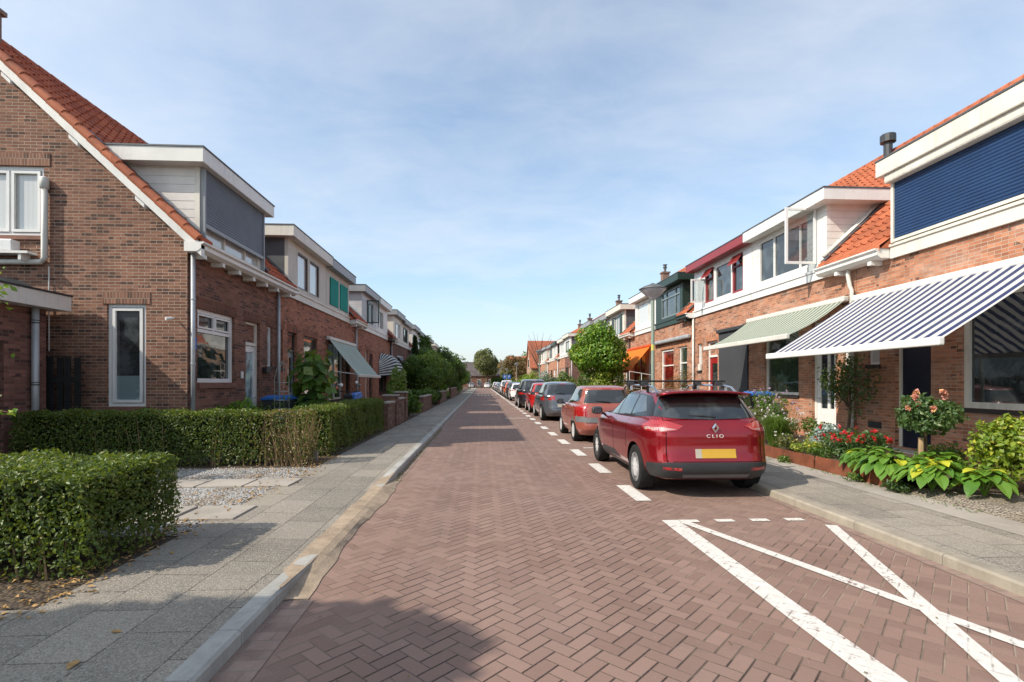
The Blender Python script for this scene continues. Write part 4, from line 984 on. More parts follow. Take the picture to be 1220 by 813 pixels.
R3 = house(1, 15.2, 19.55, 'orange brick house with maroon fascia, red front door and a tall black screen', 'brick_orange', 'lintel_orange', 'tile_orange',
    openings=[(15.6,17.2,.9,3.0,W(frame='dark_paint', pane='glass')), (18.87,19.22,1.95,2.98,W(frame='white_new', fw=.05, pane='glass_curtain'))],
    doors=[(17.56,18.44,.2,3.0,W(zt=2.42, leaf='red_door', frame='white_paint', style='lights'))], gutters=[(19.42,19.55)], pipes=[(19.47,.14,3.98,'pvc')], gmat='white_new',
    dorm=[D(y0=15.21, y1=19.48, face='white_new', cheek='white_paint', fascia='maroon_paint', zt=5.79, fh=.25, fo=.30, left_over=0, right_over=.1, band='white_new', wins=[(15.75,16.45,4.42,5.62,W(frame='maroon_paint', pane='glass', h=(.72,))),(16.5,17.75,4.42,5.62,W(frame='white_new', pane='glass')),(17.8,18.5,4.42,5.62,W(frame='maroon_paint', pane='glass_warm', h=(.72,)))])])
panel(1, .01, .05, 15.45, 17.37, .35, 3.2, 'window_screen', 'screen_black', R3, .005); panel(1, .01, .12, 15.38, 17.44, 3.2, 3.32, 'screen_cassette', 'dark_paint', R3, .02)
sash_open(1, 18.5, 4.45, 5.32, .55, R3, 'white_new', pane='glass_clear'); vent_open(1, 15.78, 16.42, 5.63, R3, 'maroon_paint'); vent_open(1, 17.83, 18.47, 5.63, R3, 'maroon_paint')
panel(1, .005, .10, 18.80, 19.0, 1.95, 2.2, 'wall_ornament', 'cream_paint', R3, .02)
R4 = house(1, 19.55, 23.9, 'orange brick house with dark green dormer and a closed grey awning cassette', 'brick_orange', 'lintel_orange', 'tile_orange',
    openings=[(20.25,21.15,1.2,3.0,W(frame='white_paint', pane='glass_green', h=(.62,))), (21.72,23.28,.9,3.0,W(frame='white_paint', pane='glass_red', h=(.65,), fw=.1))],
    doors=[], gutters=[(19.55,20.6)], gmat='green_paint',
    dorm=[D(y0=20.65, y1=23.89, face='green_paint', cheek='board_green', fascia='green_paint', zt=5.72, fh=.28, right_over=0, band='green_paint', left_over=.25, wins=[(20.95,23.2,4.4,5.6,W(frame='grey_door', v={0:(.26,.74),1:(.26,.74)}, h=(.72,), pane='glass'))])])
panel(1, .008, .20, 19.8, 24.0, 3.26, 3.42, 'awning_cassette', 'zinc', R4, .05)
R5 = house(1, 23.9, 28.3, 'brick house with a bright orange awning and white dormer', 'brick_orange', 'lintel_orange', 'tile_orange',
    openings=[(25.6,27.6,.9,3.0,W(frame='brown_paint', pane='glass_red', v=(.5,)))], doors=[(24.4,25.2,.2,3.0,W(zt=2.42, leaf='brown_paint', style='half'))], gutters=[(27.3,28.3)], pipes=[(28.2,.14,4.0,'brown_paint')],
    dorm=[D(y0=23.91, y1=27.2, face='white_new', cheek='board_white', fascia='white_new', zt=5.76, fh=.28, left_over=0, band='white_new', wins=[(24.5,26.9,4.45,5.6,W(v=(.25,), frame='white_paint', pane='glass_pale'))])])
aw = awning(1, 24.45, 28.35, 3.28, 1.12, 2.08, 'awn_orange', R5, sag=.01, arms=False, bar='orange_awn_side')
t = T(1)
R6 = house(1, 28.3, 32.65, 'brick house with dark green shutters beside its dormer window and a dark dormer cheek', 'brick_tan', None, 'tile_orange',
    openings=[(29.6,31.8,.95,3.0,W(frame='white_paint', v=(.5,)))], doors=[(28.5,29.3,.2,3.0,W(zt=2.42, leaf='green_paint'))], gutters=[(28.3,29.3)], coarse=True,
    dorm=[D(y0=29.3, y1=32.64, face='cream_paint', cheek='grey_sheet', fascia='cream_paint', zt=5.76, right_over=0, wins=[(30.3,31.6,4.42,5.55,W(v=(.5,), frame='grey_door', pane='glass_pale'))])])
panel(1, .04, .07, 29.75, 30.25, 4.42, 5.55, 'window_shutter', 'green_paint', R6); panel(1, .04, .07, 31.65, 32.1, 4.42, 5.55, 'window_shutter', 'green_paint', R6)
far_house(1, 32.65, 37.0, 'right row house with white fascia and grey blue dormer window, behind the round garden tree', mir=True, wall='brick_tan', face='cream_paint', frame='grey_door', chim=34.9, chimh=.45)
far_house(1, 37.0, 41.4, 'last house of the first right hand block, with grey fascia and pale dormer', wall='brick_tan', face='white_paint', fascia='grey_fascia', cheek='board_white', far_end=True)
far_house(1, 46.6, 51.0, 'end house of the second right hand block, purple brick gable and bright orange tiles', near_end=True, wall='brick_purple', cheek='grey_sheet', face='white_paint', fascia='cream_paint', chim=46.95)
far_house(1, 51.0, 55.4, 'second house of the far right block with dark green dormer cheek', mir=True, cheek='board_green', face='white_paint', fascia='cream_paint')
far_house(1, 55.4, 59.8, 'third house of the far right block with green fascia and white blind', fascia='green_paint', face='white_paint', cheek='board_green')
far_house(1, 59.8, 64.2, 'fourth house of the far right block, grey dormer with dark windows', mir=True, face='beige_panel', fascia='grey_fascia', frame='dark_paint', chim=59.9)
far_house(1, 64.2, 68.6, 'fifth house of the far right block, small grey dormer', face='beige_panel', fascia='grey_fascia', chim=66)
far_house(1, 68.6, 73.0, 'sixth and last house of the far right block', mir=True, far_end=True, face='cream_paint')
# gable-fronted houses far away
def cross_house(x0, x1, y0, y1, ze, zr, label, wall, tile, ridge='x', dark=False, group='houses at the far end of the street'):
    root = thing('gabled_house', ((x0+x1)/2, (y0+y1)/2, 0), label, 'house', group); mb = MB()
    if ridge == 'x':
        ym = (y0+y1)/2; prof = [(y0,0),(y1,0),(y1,ze),(ym,zr),(y0,ze)]
        mb.extrude([(x0,a,b) for a, b in prof], (x1-x0,0,0)); mb.build('wall', wall, root); mb = MB()
        for ya in (y0-.3, y1+.3):
            zl = ze - .3*(zr-ze)/(ym-y0); mb.extrude([(x0-.2,ya,zl),(x0-.2,ym,zr+.02),(x0-.2,ym,zr+.18),(x0-.2,ya,zl+.15)], (x1-x0+.4,0,0))
        mb.build('roof', tile, root)
    else:
        xm = (x0+x1)/2; prof = [(x0,0),(x1,0),(x1,ze),(xm,zr),(x0,ze)]
        mb.extrude([(a,y0,b) for a, b in prof], (0,y1-y0,0)); mb.build('wall', wall, root); mb = MB()
        for xa in (x0-.3, x1+.3):
            zl = ze - .3*(zr-ze)/(xm-x0); mb.extrude([(xa,y0-.2,zl),(xm,y0-.2,zr+.02),(xm,y0-.2,zr+.18),(xa,y0-.2,zl+.15)], (0,y1-y0+.4,0))
        mb.build('roof', tile, root)
    n = max(2, int((x1-x0)/2.6))
    for k in range(n):
        xc = x0+(x1-x0)*(k+.5)/n
        for z0 in ([1.0] if ze < 4.5 else [1.0,3.8]):
            mb = MB(); mb.box(xc-.55,xc+.55,y0-.03,y0+.04,z0,z0+1.4); w = mb.build('window', 'white_paint', root)
            mb = MB(); mb.box(xc-.47,xc-.03,y0-.045,y0-.031,z0+.08,z0+1.32); mb.box(xc+.03,xc+.47,y0-.045,y0-.031,z0+.08,z0+1.32); mb.build('pane', 'glass', w)
    mb = MB(); mb.box((x0+x1)/2+1,(x0+x1)/2+1.6,(y0+y1)/2-.3,(y0+y1)/2+.3,zr-.4,zr+.8); mb.build('chimney', 'chimney_brick', root)
    return root
N_, b_ = newmat('tile_plain_orange'); p_ = N_.pos(); n_ = N_.noise(p_, 1.2, 6, .7); setb(N_, b_, N_.mix(N_.mr(n_,.35,.65), (.38,.115,.06), (.24,.085,.055)), .85, 0, .2, N_.bump(N_.noise(p_,6,3),.05))
gh = cross_house(7.6, 17, 80, 88, 4.0, 8.2, 'large far house with steep orange tiled roof and brick gable, right side', 'brick_tan', 'tile_plain_orange', 'x')
for z0 in (1.2,3.9):
    mb = MB(); mb.box(7.54,7.6,83,85,z0,z0+1.5); w_ = mb.build('window', 'white_paint', gh); mb = MB(); mb.box(7.52,7.539,83.1,84.9,z0+.1,z0+1.4); mb.build('pane', 'glass', w_)
cross_house(6.7, 15, 99, 106, 4.6, 8.9, 'second far house, darker weathered orange roof behind the steep roofed one', 'brick_red', 'tile_plain_orange', 'y')
cross_house(5.8, 14, 118, 126, 4.4, 7.6, 'low far house with pale gable and orange roof near the end of the street', 'brick_tan', 'tile_plain_orange', 'x')
cross_house(-14, 9, 152, 162, 3.6, 7.6, 'long dark roofed building closing the end of the street', 'brick_darkred', 'tile_far', 'x')
# ------------------------------------------------------------------ CARS (rear at y=0, facing +y, built in local coordinates)
def lerp_tab(tab, x):
    if x <= tab[0][0]: return tab[0][1]
    for (a, p), (b, q) in zip(tab, tab[1:]):
        if x <= b:
            f = (x-a)/(b-a) if b > a else 0
            return p+(q-p)*f
    return tab[-1][1]
def outline(w, yr, yf, nr, nf, N=112):
    """closed plan outline with superellipse ends, equal arc spacing"""
    yc = (yr+yf)/2; b = (yf-yr)/2; pts = []
    for i in range(720):
        a = 2*math.pi*i/720 - math.pi/2; n = nr if math.sin(a) < 0 else nf
        c, s = math.cos(a), math.sin(a)
        pts.append((w*math.copysign(abs(c)**(2/n), c), yc + b*math.copysign(abs(s)**(2/n), s)))
    P = np.array(pts+[pts[0]]); d = np.r_[0, np.cumsum(np.linalg.norm(np.diff(P, axis=0), axis=1))]
    t = np.linspace(0, d[-1], N+1)[:-1]
    return np.c_[np.interp(t, d, P[:,0]), np.interp(t, d, P[:,1])]
def ringstack(rings, N, cap_bottom=True):
    """rings: list of (pts(N,2), z array(N)) -> verts/faces, closed with caps"""
    mb = MB()
    for p, z in rings:
        for k in range(N): mb.v.append((p[k,0], p[k,1], float(z[k])))
    for r in range(len(rings)-1):
        for k in range(N):
            mb.f.append((r*N+k, r*N+(k+1)%N, (r+1)*N+(k+1)%N, (r+1)*N+k))
    mb.f.append(tuple(range(N))[::-1]); mb.f.append(tuple((len(rings)-1)*N+k for k in range(N)))
    return mb
def smoothz(tab, n):
    zs = [tab[0][0] + (tab[-1][0]-tab[0][0])*i/n for i in range(n+1)]
    def cr(col, z):   # catmull-rom in z
        for i in range(len(tab)-1):
            if z <= tab[i+1][0] + 1e-9:
                p = [tab[max(i-1,0)], tab[i], tab[i+1], tab[min(i+2,len(tab)-1)]]; f = (z-p[1][0])/(p[2][0]-p[1][0])
                m1 = (p[2][col]-p[0][col])/max(1e-6, p[2][0]-p[0][0])*(p[2][0]-p[1][0]); m2 = (p[3][col]-p[1][col])/max(1e-6, p[3][0]-p[1][0])*(p[2][0]-p[1][0])
                return (2*f**3-3*f**2+1)*p[1][col] + (f**3-2*f**2+f)*m1 + (-2*f**3+3*f**2)*p[2][col] + (f**3-f**2)*m2
        return tab[-1][col]
    return [(z, cr(1,z), cr(2,z), cr(3,z)) for z in zs]
def clip_grid(poly, step):
    bm = bmesh.new(); f = bm.faces.new([bm.verts.new((a, b, 0)) for a, b in poly])
    xs = [p[0] for p in poly]; ys = [p[1] for p in poly]
    for lo, hi, no in ((min(xs), max(xs), (1,0,0)), (min(ys), max(ys), (0,1,0))):
        q = lo + step
        while q < hi - 1e-4:
            bmesh.ops.bisect_plane(bm, geom=bm.verts[:]+bm.edges[:]+bm.faces[:], plane_co=tuple(q*c for c in no), plane_no=no); q += step
    V = [tuple(v.co)[:2] for v in bm.verts]
    for i, v in enumerate(bm.verts): v.index = i
    F = [tuple(v.index for v in f.verts) for f in bm.faces]; bm.free(); return V, F
def decal(name, bvh, poly, axis, mat, parent, off=.004, step=.06, thick=0.0):
    """patch laid on the body. axis: 'L','R' polygons in (y,z); 'B','F' in (x,z); 'T' in (x,y)"""
    V, F = clip_grid(poly, step); out = []; ok = []
    for a, b in V:
        o, d = {'L': ((-3,a,b),(1,0,0)), 'R': ((3,a,b),(-1,0,0)), 'B': ((a,-3,b),(0,1,0)), 'F': ((a,9,b),(0,-1,0)), 'T': ((a,b,4),(0,0,-1))}[axis]
        h, n, i, dist = bvh.ray_cast(Vector(o), Vector(d))
        if h is None: out.append(None); continue
        if n.dot(Vector(d)) > 0: n = -n
        out.append(h + n*off)
    mb = MB()
    for f in F:
        if all(out[i] is not None for i in f): mb.poly([out[i] for i in f])
    if not mb.f: return None
    if thick:
        k = len(mb.f)
    o = mb.build(name, mat, parent, smooth=True, recalc=False, off=(0,0,0))
    bm = bmesh.new(); bm.from_mesh(o.data); bmesh.ops.remove_doubles(bm, verts=bm.verts, dist=1e-4)
    bm.normal_update()
    dd = Vector({'L': (-1,0,0), 'R': (1,0,0), 'B': (0,-1,0), 'F': (0,1,0), 'T': (0,0,1)}[axis])
    for f in bm.faces:
        if f.normal.dot(dd) < 0: f.normal_flip()
    ext = bmesh.ops.extrude_face_region(bm, geom=bm.faces[:]); nv = [e for e in ext['geom'] if isinstance(e, bmesh.types.BMVert)]
    bm.to_mesh(o.data) if False else None
    for v in nv: pass
    # give the patch a rim that goes into the body
    base = [v for v in bm.verts if v not in set(nv)]
    for v in base: v.co -= dd*(off+.012)
    bm.to_mesh(o.data); bm.free(); o.data.polygons.foreach_set('use_smooth', [True]*len(o.data.polygons))
    if hasattr(o.data, 'set_sharp_from_angle'): o.data.set_sharp_from_angle(angle=.7)
    return o
def make_car(P, loc, label, cat, paint, group):
    L, Wd = P['L'], P['W']/2; N = 112
    root = thing('parked_car', loc, label, cat, group)
    nr, nf = P.get('nr', 5.5), P.get('nf', 3.6)
    low = smoothz(P['low'], 16); zs = .50; belt = P['low'][-1][0]
    rings = []
    topf = lambda y: lerp_tab(P['top'], y)
    def zmap(p, z):
        out = np.full(len(p), z)
        if z > zs:
            for k in range(len(p)): out[k] = zs + (z-zs)*(topf(p[k,1])-zs)/(belt-zs)
        return out
    for z, yr, yfo, w in low:
        p = outline(w, yr, L-yfo, nr, nf, N); rings.append((p, zmap(p, z)))
    p0 = rings[-1][0]; z0 = rings[-1][1]; c = np.array([0, L*.5])
    for s, dz in ((.985,.012),(.95,.024),(.85,.036),(.6,.05),(.25,.055)):
        p = c + (p0-c)*np.array([s, 1-(1-s)*.45 if s > .5 else s]); z = np.array([zs + (belt-zs)*(topf(q[1])-zs)/(belt-zs) for q in p]) + dz*(1 if True else 0)
        rings.append((p, z))
    body = ringstack(rings, N).build('body', [paint, 'under'], root, smooth=True, off=(0,0,0))
    # wheel arches
    rw = P['rw']; axles = (P['ra'], P['fa'])
    cut = MB()
    for ya in axles:
        for s in (-1, 1): cut.lathe((s*(Wd-.12) - .15, ya, rw), [(rw+.045, 0), (rw+.045, .30)], 40, 'x')
    co = cut.build('arch_cutter', 'under', None, off=(0,0,0)); co.location = loc
    md = body.modifiers.new('b', 'BOOLEAN'); md.object = co; md.operation = 'DIFFERENCE'; md.solver = 'EXACT'
    bpy.context.view_layer.update(); dg = bpy.context.evaluated_depsgraph_get()
    me = bpy.data.meshes.new_from_object(body.evaluated_get(dg)); body.modifiers.clear(); old = body.data; body.data = me
    bpy.data.objects.remove(co)
    for f in me.polygons:
        c_ = f.center; f.use_smooth = True
        for ya in axles:
            r = math.hypot(c_.y-ya, c_.z-rw)
            nrm = f.normal
            if r < rw+.046 and (abs(nrm.x) < .5 and r > rw-.0 or abs(c_.x) < Wd-.2 and abs(nrm.x) > .9 and c_.z > .19): f.material_index = 1
        if c_.z < P['low'][0][0]+.02 and f.normal.z < -.5: f.material_index = 1
    if hasattr(me, 'set_sharp_from_angle'): me.set_sharp_from_angle(angle=.8)
    # greenhouse
    G = P['gh']; rg = []  # list of (z, yr, yf_abs, w)
    for z, yr, yf, w in smoothz(G, 12):
        p = outline(w, yr, yf, P.get('gnr', 6), P.get('gnf', 4), N); t = (z-G[0][0])/(G[-1][0]-G[0][0])
        ycm = (G[-1][1]+G[-1][2])/2; hb = (G[-1][2]-G[-1][1])/2
        zz = np.array([z - P.get('bow', .05)*t*((q[1]-ycm)/max(hb, .1))**2*(1 if abs(q[1]-ycm) < 3*hb else 1) for q in p]); rg.append((p, zz))
    p0, z0 = rg[-1]; c = np.array([0, (G[-1][1]+G[-1][2])/2])
    for s, dz in ((.985,.014),(.94,.030),(.85,.043),(.65,.056),(.4,.064),(.15,.066)):
        p = c + (p0-c)*s; zz = np.array([G[-1][0] - P.get('bow', .05)*((q[1]-c[1])/((G[-1][2]-G[-1][1])/2))**2 for q in p]) + dz; rg.append((p, zz))
    g = ringstack(rg, N).build('cabin', paint, root, smooth=True, off=(0,0,0))
    g.name = 'roof'
    bvs = []
    V = []; F = []
    for o in (body, g):
        n0 = len(V); V += [v.co.copy() for v in o.data.vertices]; F += [tuple(n0+i for i in p.vertices) for p in o.data.polygons]
    bvh = BVHTree.FromPolygons(V, F)
    mir = lambda pl: [(-a, b) for a, b in pl][::-1]
    for s in ('L', 'R'):
        if 'trimwin' in P: decal('window_trim', bvh, P['trimwin'], s, 'gloss_black', root, .003)
        for i, w in enumerate(P['sidewin']): decal('side_window', bvh, w, s, 'car_glass', root, .0065)
        for pl, m, nm in P.get('side', ()): decal(nm, bvh, pl, s, m, root, .006)
        for y0, z0_, z1_ in P.get('seams', ()): decal('door_gap', bvh, [(y0-.004,z0_),(y0+.004,z0_),(y0+.004,z1_),(y0-.004,z1_)], s, 'under', root, .0015, .05)
        for y0, z in P.get('handles', ()): decal('door_handle', bvh, [(y0-.09,z-.015),(y0+.09,z-.015),(y0+.09,z+.015),(y0-.09,z+.015)], s, paint, root, .03, .05)
    decal('rear_window', bvh, P['rearwin'], 'B', 'car_glass', root, .006)
    decal('windscreen', bvh, P['frontwin'], 'F', 'car_glass', root, .006)
    for pl, m, nm, both in P.get('rear', ()):
        decal(nm, bvh, pl, 'B', m, root, .009)
        if both: decal(nm, bvh, mir(pl), 'B', m, root, .009)
    if P.get('wiper'):
        zb_ = P['rearwin'][0][1]; h1 = bvh.ray_cast(Vector((.05,-3,zb_+.02)), Vector((0,1,0)))[0]; h2 = bvh.ray_cast(Vector((-.3,-3,zb_+.05)), Vector((0,1,0)))[0]
        mb = MB(); mb.tube([h1+Vector((0,-.02,0)), (h1+h2)/2+Vector((0,-.028,.01)), h2+Vector((0,-.018,0))], [.016,.011,.006], 6); mb.build('rear_wiper', 'black_plastic', root, off=(0,0,0))
        decal('brake_light', bvh, [(-.12,P['rearwin'][2][1]+.015),(.12,P['rearwin'][2][1]+.015),(.12,P['rearwin'][2][1]+.035),(-.12,P['rearwin'][2][1]+.035)], 'B', 'light_red', root, .008)
        for xx in (-P['W']*.36, P['W']*.36): decal('hatch_gap', bvh, [(xx-.004,.5),(xx+.004,.5),(xx+.004,zb_),(xx-.004,zb_)], 'B', 'under', root, .002, .06)
        decal('hatch_gap', bvh, [(-P['W']*.36,.50),(P['W']*.36,.50),(P['W']*.36,.508),(-P['W']*.36,.508)], 'B', 'under', root, .002, .08)
    # wheels
    prof = [(rw*.66,0),(rw*.70,-.008),(rw*.90,-.014),(rw*.97,-.004),(rw,.02),(rw,.17),(rw*.97,.195),(rw*.7,.2)]
    for ya in axles:
        for s in (-1, 1):
            xo = s*(Wd-.03)
            pr = [(r, h if s < 0 else -h) for r, h in prof]
            mb = MB(); mb.lathe((xo, ya, rw), pr, 32, 'x'); w = mb.build('wheel', 'tyre', root, smooth=True, off=(0,0,0))
            if hasattr(w.data, 'set_sharp_from_angle'): w.data.set_sharp_from_angle(angle=.6)
            mb = MB(); q = -1 if s < 0 else 1; X = lambda d: xo - q*d
            rr = [(rw*.68, .0), (rw*.66,.012), (rw*.58,.022), (rw*.57,.06)]
            mb.lathe((xo, ya, rw), [(r, (h if s < 0 else -h)) for r, h in rr], 32, 'x')
            ns = P.get('spokes', 7)
            for k in range(ns):
                a = 2*math.pi*k/ns + .3
                for da, wd in ((-.09, .030), (.09, .030)):
                    ca, sa = math.cos(a+da), math.sin(a+da); cb, sb = math.cos(a+da*1.9), math.sin(a+da*1.9)
                    A0 = Vector((0, ca, sa)); B0 = Vector((0, cb, sb)); n = Vector((0, -sa, ca))*wd/2
                    o = Vector((X(-.004), ya, rw)); o2 = Vector((X(.002), ya, rw)); d = Vector((q*-.022, 0, 0))
                    q4 = [o+A0*rw*.12-n, o2+B0*rw*.60-n*.8, o2+B0*rw*.60+n*.8, o+A0*rw*.12+n]
                    mb.hexa(q4 + [v+d for v in q4])
            mb.lathe((X(.015), ya, rw), [(rw*.2,0),(rw*.2,q*.018),(.03,q*.024),(.001,q*.024)], 16, 'x')
            mb.build('rim', P.get('rimmat', 'rim'), w, off=(0,0,0))
            mb = MB(); mb.lathe((X(.022), ya, rw), [(rw*.6,0),(rw*.6,q*.004),(.001,q*.005)], 20, 'x') if not P.get('wiper') else mb.lathe((X(.0), ya, rw), [(rw*.66,-q*.01),(rw*.66,q*.004),(rw*.56,q*.012),(rw*.3,q*.006),(.001,q*.012)], 24, 'x'); mb.build('wheel_disc', 'car_grey_trim' if not P.get('wiper') else 'rim', w, off=(0,0,0), smooth=False)
    # mirrors
    my, mz = P['mirror']
    for s in (-1, 1):
        x0 = s*(Wd-.03); mb = MB()
        prof = outline(.06, -.065, .065, 3, 3, 16)
        rg = []
        for f, sc in ((0,.55),(.06,.85),(.25,1),(.7,1),(.92,.85),(1,.5)):
            x = x0 + s*(.02+.19*f)
            for k in range(16): mb.v.append((x, my + prof[k,0]*1.1*sc - .03*f, mz + prof[k,1]*1.05*sc))
        for r in range(5):
            for k in range(16): mb.f.append((r*16+k, r*16+(k+1)%16, (r+1)*16+(k+1)%16, (r+1)*16+k))
        mb.f.append(tuple(range(16))); mb.f.append(tuple(80+k for k in range(16)))
        m_ = mb.build('wing_mirror', P.get('mirmat', paint), root, smooth=True, off=(0,0,0))
        mb = MB(); xa, xb = sorted((x0+s*.05, x0+s*.19)); mb.box(xa, xb, my-.118, my-.088, mz-.055, mz+.055); mb.build('mirror_glass', 'glass', m_, off=(0,0,0), bevel=.01)
        mb = MB(); mb.tube([(x0-s*.05,my+.02,mz-.08),(x0+s*.06,my,mz-.03)], .022, 6); mb.build('mirror_arm', 'car_trim', m_, off=(0,0,0))
    return root, bvh, body
CL = dict(L=4.26, W=1.73, rw=.312, ra=.78, fa=3.37, nr=6.0, nf=3.4, gnr=7, gnf=4.5, bow=.055,
    low=[(.24,.12,.20,.78),(.29,.05,.08,.815),(.36,.005,.02,.845),(.46,.0,.0,.858),(.56,.035,.0,.866),(.68,.055,.03,.868),(.80,.055,.09,.866),(.90,.085,.2,.845),(.965,.13,.32,.79)],
    top=[(0,1.0),(.6,.985),(1.6,.965),(2.9,.945),(3.15,.935),(3.6,.88),(4.0,.79),(4.3,.62)],
    gh=[(.90,.12,3.25,.79),(1.0,.155,3.02,.765),(1.15,.255,2.72,.70),(1.28,.37,2.46,.635),(1.34,.43,2.32,.60)],
    trimwin=[(.33,1.10),(.42,1.045),(1.2,.995),(2.9,.965),(3.02,.975),(2.35,1.31),(1.9,1.345),(1.2,1.34),(.72,1.31)],
    sidewin=[[(1.99,.99),(2.86,.985),(2.29,1.275),(1.99,1.30)],[(1.27,1.02),(1.93,.995),(1.93,1.305),(1.27,1.315)],[(.62,1.10),(1.20,1.035),(1.20,1.315),(.92,1.305)]],
    seams=[(1.96,.30,.95),(3.0,.32,.92),(1.17,.55,.97)], handles=[(2.16,.86)],
    side=[([(.115,.99),(.38,.995),(.54,.925),(.42,.865),(.115,.86)],'light_red','tail_light'), ([(.13,.905),(.40,.915),(.44,.885),(.13,.875)],'light_clear','tail_light_lens'),
          ([(1.55,.33),(2.9,.30),(2.75,.40),(1.9,.42)],'car_trim','sill_trim'), ([(1.05,.24),(3.05,.24),(3.05,.285),(1.05,.285)],'car_trim','side_skirt')],
    rearwin=[(-.69,1.045),(-.35,1.02),(0,1.012),(.35,1.02),(.69,1.045),(.63,1.18),(.565,1.30),(-.565,1.30),(-.63,1.18)],
    frontwin=[(-.66,1.0),(.66,1.0),(.54,1.28),(-.54,1.28)],
    rear=[([(.40,.935),(.58,.99),(.78,1.0),(.855,.99),(.855,.86),(.70,.855),(.50,.88)],'light_red','tail_light',True), ([(.49,.895),(.66,.87),(.80,.868),(.80,.905),(.66,.915)],'light_clear','tail_light_lens',True),
          ([(-.84,.27),(.84,.27),(.855,.44),(.6,.475),(-.6,.475),(-.855,.44)],'car_trim','rear_bumper',False), ([(.45,.375),(.66,.38),(.66,.415),(.45,.41)],'light_red','reflector',True),
          ([(-.42,.285),(.42,.285),(.44,.33),(-.44,.33)],'car_grey_trim','bumper_insert',False),
          ([(-.262,.53),(.262,.53),(.262,.645),(-.262,.645)],'plate_yellow','number_plate',False)],
    mirror=(2.82,1.0), mirmat='car_trim', spokes=8)
def car_side(bvh, *a): pass
clio, bvh, cbody = make_car(CL, (2.985, 6.37, 0), 'dark red estate car with black roof bars, nearest in the parked row', 'car', 'paint_red', 'cars parked along the kerb')
clio.rotation_euler.z = R(-.8)
# side part of the black bumper, gap of the hatch
for s in 'LR': decal('bumper_side', bvh, [(.02,.265),(.44,.265),(.44,.30),(.36,.43),(.02,.445)], s, 'car_trim', clio, .009)
for x in (-.62,.62): decal('hatch_gap', bvh, [(x-.004,.48),(x+.004,.48),(x+.004,1.03),(x-.004,1.03)], 'B', 'under', clio, .002, .05)
decal('hatch_gap', bvh, [(-.62,.482),(.62,.482),(.62,.49),(-.62,.49)], 'B', 'under', clio, .002, .08)
decal('fuel_badge', bvh, [(1.0,.60),(1.05,.60),(1.05,.64),(1.0,.64)], 'L', 'chrome', clio, .004)
decal('plate_band', bvh, [(-.262,.53),(-.185,.53),(-.185,.645),(-.262,.645)], 'B', 'plate_blur', clio, .0105)
# roof spoiler
mb = MB(); n = 14
for i in range(n+1):
    x = -.60+1.2*i/n; b = .025*(x/.6)**2; z = 1.385-.035*(abs(x)/.6)**3
    for y, zz in ((.285+b,z-.018),(.285+b,z+.004),(.56,z+.012),(.56,z-.05)): mb.v.append((x,y+.0,zz))
for i in range(n):
    for k in range(4): mb.f.append((i*4+k, i*4+(k+1)%4, (i+1)*4+(k+1)%4, (i+1)*4+k))
mb.f.append((0,1,2,3)); mb.f.append(tuple(n*4+k for k in (3,2,1,0)))
mb.build('spoiler', 'paint_red', clio, smooth=True, off=(0,0,0))
for s in (-1, 1):
    mb = MB(); mb.tube([(s*.555,.62,1.355),(s*.56,.78,1.43),(s*.565,1.0,1.452),(s*.565,2.0,1.462),(s*.555,2.3,1.445),(s*.55,2.42,1.39)], .0165, 8)
    mb.box(s*.56-.02,s*.56+.02,.95,1.08,1.36,1.45); mb.box(s*.56-.02,s*.56+.02,1.95,2.05,1.38,1.46); mb.build('roof_rail', 'chrome', clio, smooth=False, off=(0,0,0))
for y in (1.25, 2.0):
    mb = MB(); mb.box(-.68,.68,y-.04,y+.04,1.508,1.535); bar = mb.build('roof_bar', 'black_plastic', clio, off=(0,0,0), bevel=.01)
    for s in (-1, 1):
        mb = MB(); mb.box(s*.565-.055,s*.565+.055,y-.055,y+.055,1.452,1.512); mb.build('bar_foot', 'car_trim', bar, off=(0,0,0), bevel=.014)
mb = MB(); mb.tube([(.06,.19,1.045),(-.12,.20,1.06),(-.30,.215,1.065)], [.02,.013,.008], 6); mb.build('rear_wiper', 'black_plastic', clio, off=(0,0,0))
mb = MB(); mb.tube([(0,.75,1.42),(0,.70,1.50)], [.03,.006], 6); mb.build('aerial', 'black_plastic', clio, off=(0,0,0))
# emblem: a hollow upright lozenge, and the word on the hatch
yy = bvh.ray_cast(Vector((0,-3,.86)), Vector((0,1,0)))[0].y
mb = MB()
for k in range(4):
    c4 = [(0,.066),(.046,0),(0,-.066),(-.046,0)]; i4 = [(0,.034),(.021,0),(0,-.034),(-.021,0)]
    a, b, c, d = c4[k], c4[(k+1)%4], i4[(k+1)%4], i4[k]
    q = [(p[0], yy-.018-(0 if p in c4 else .008), .915+p[1]) for p in (a,b,c,d)]; mb.hexa([(x,y+.02,z) for x,y,z in q] + q)
mb.build('emblem', 'chrome', clio, off=(0,0,0))
def text_mesh(s, size, loc, rot, mat, parent, name, ext=.002, sx=1.0, sp=1.15):
    cu = bpy.data.curves.new('t', 'FONT'); cu.body = s; cu.size = size; cu.extrude = ext; cu.align_x = 'CENTER'; cu.space_character = sp
    o = bpy.data.objects.new('t', cu); COL.objects.link(o); bpy.context.view_layer.update()
    me = bpy.data.meshes.new_from_object(o.evaluated_get(bpy.context.evaluated_depsgraph_get())); bpy.data.objects.remove(o)
    me.transform(Matrix.Translation(loc) @ rot @ Matrix.Diagonal((sx,1,1,1))); me.materials.clear(); me.materials.append(MT[mat])
    q = bpy.data.objects.new(name, me); COL.objects.link(q); q.parent = parent; return q
text_mesh('CLIO', .062, Vector((0, yy-.008, .790)), Matrix.Rotation(R(90), 4, 'X'), 'pvc', clio, 'lettering', .004, 1.25, 1.45)
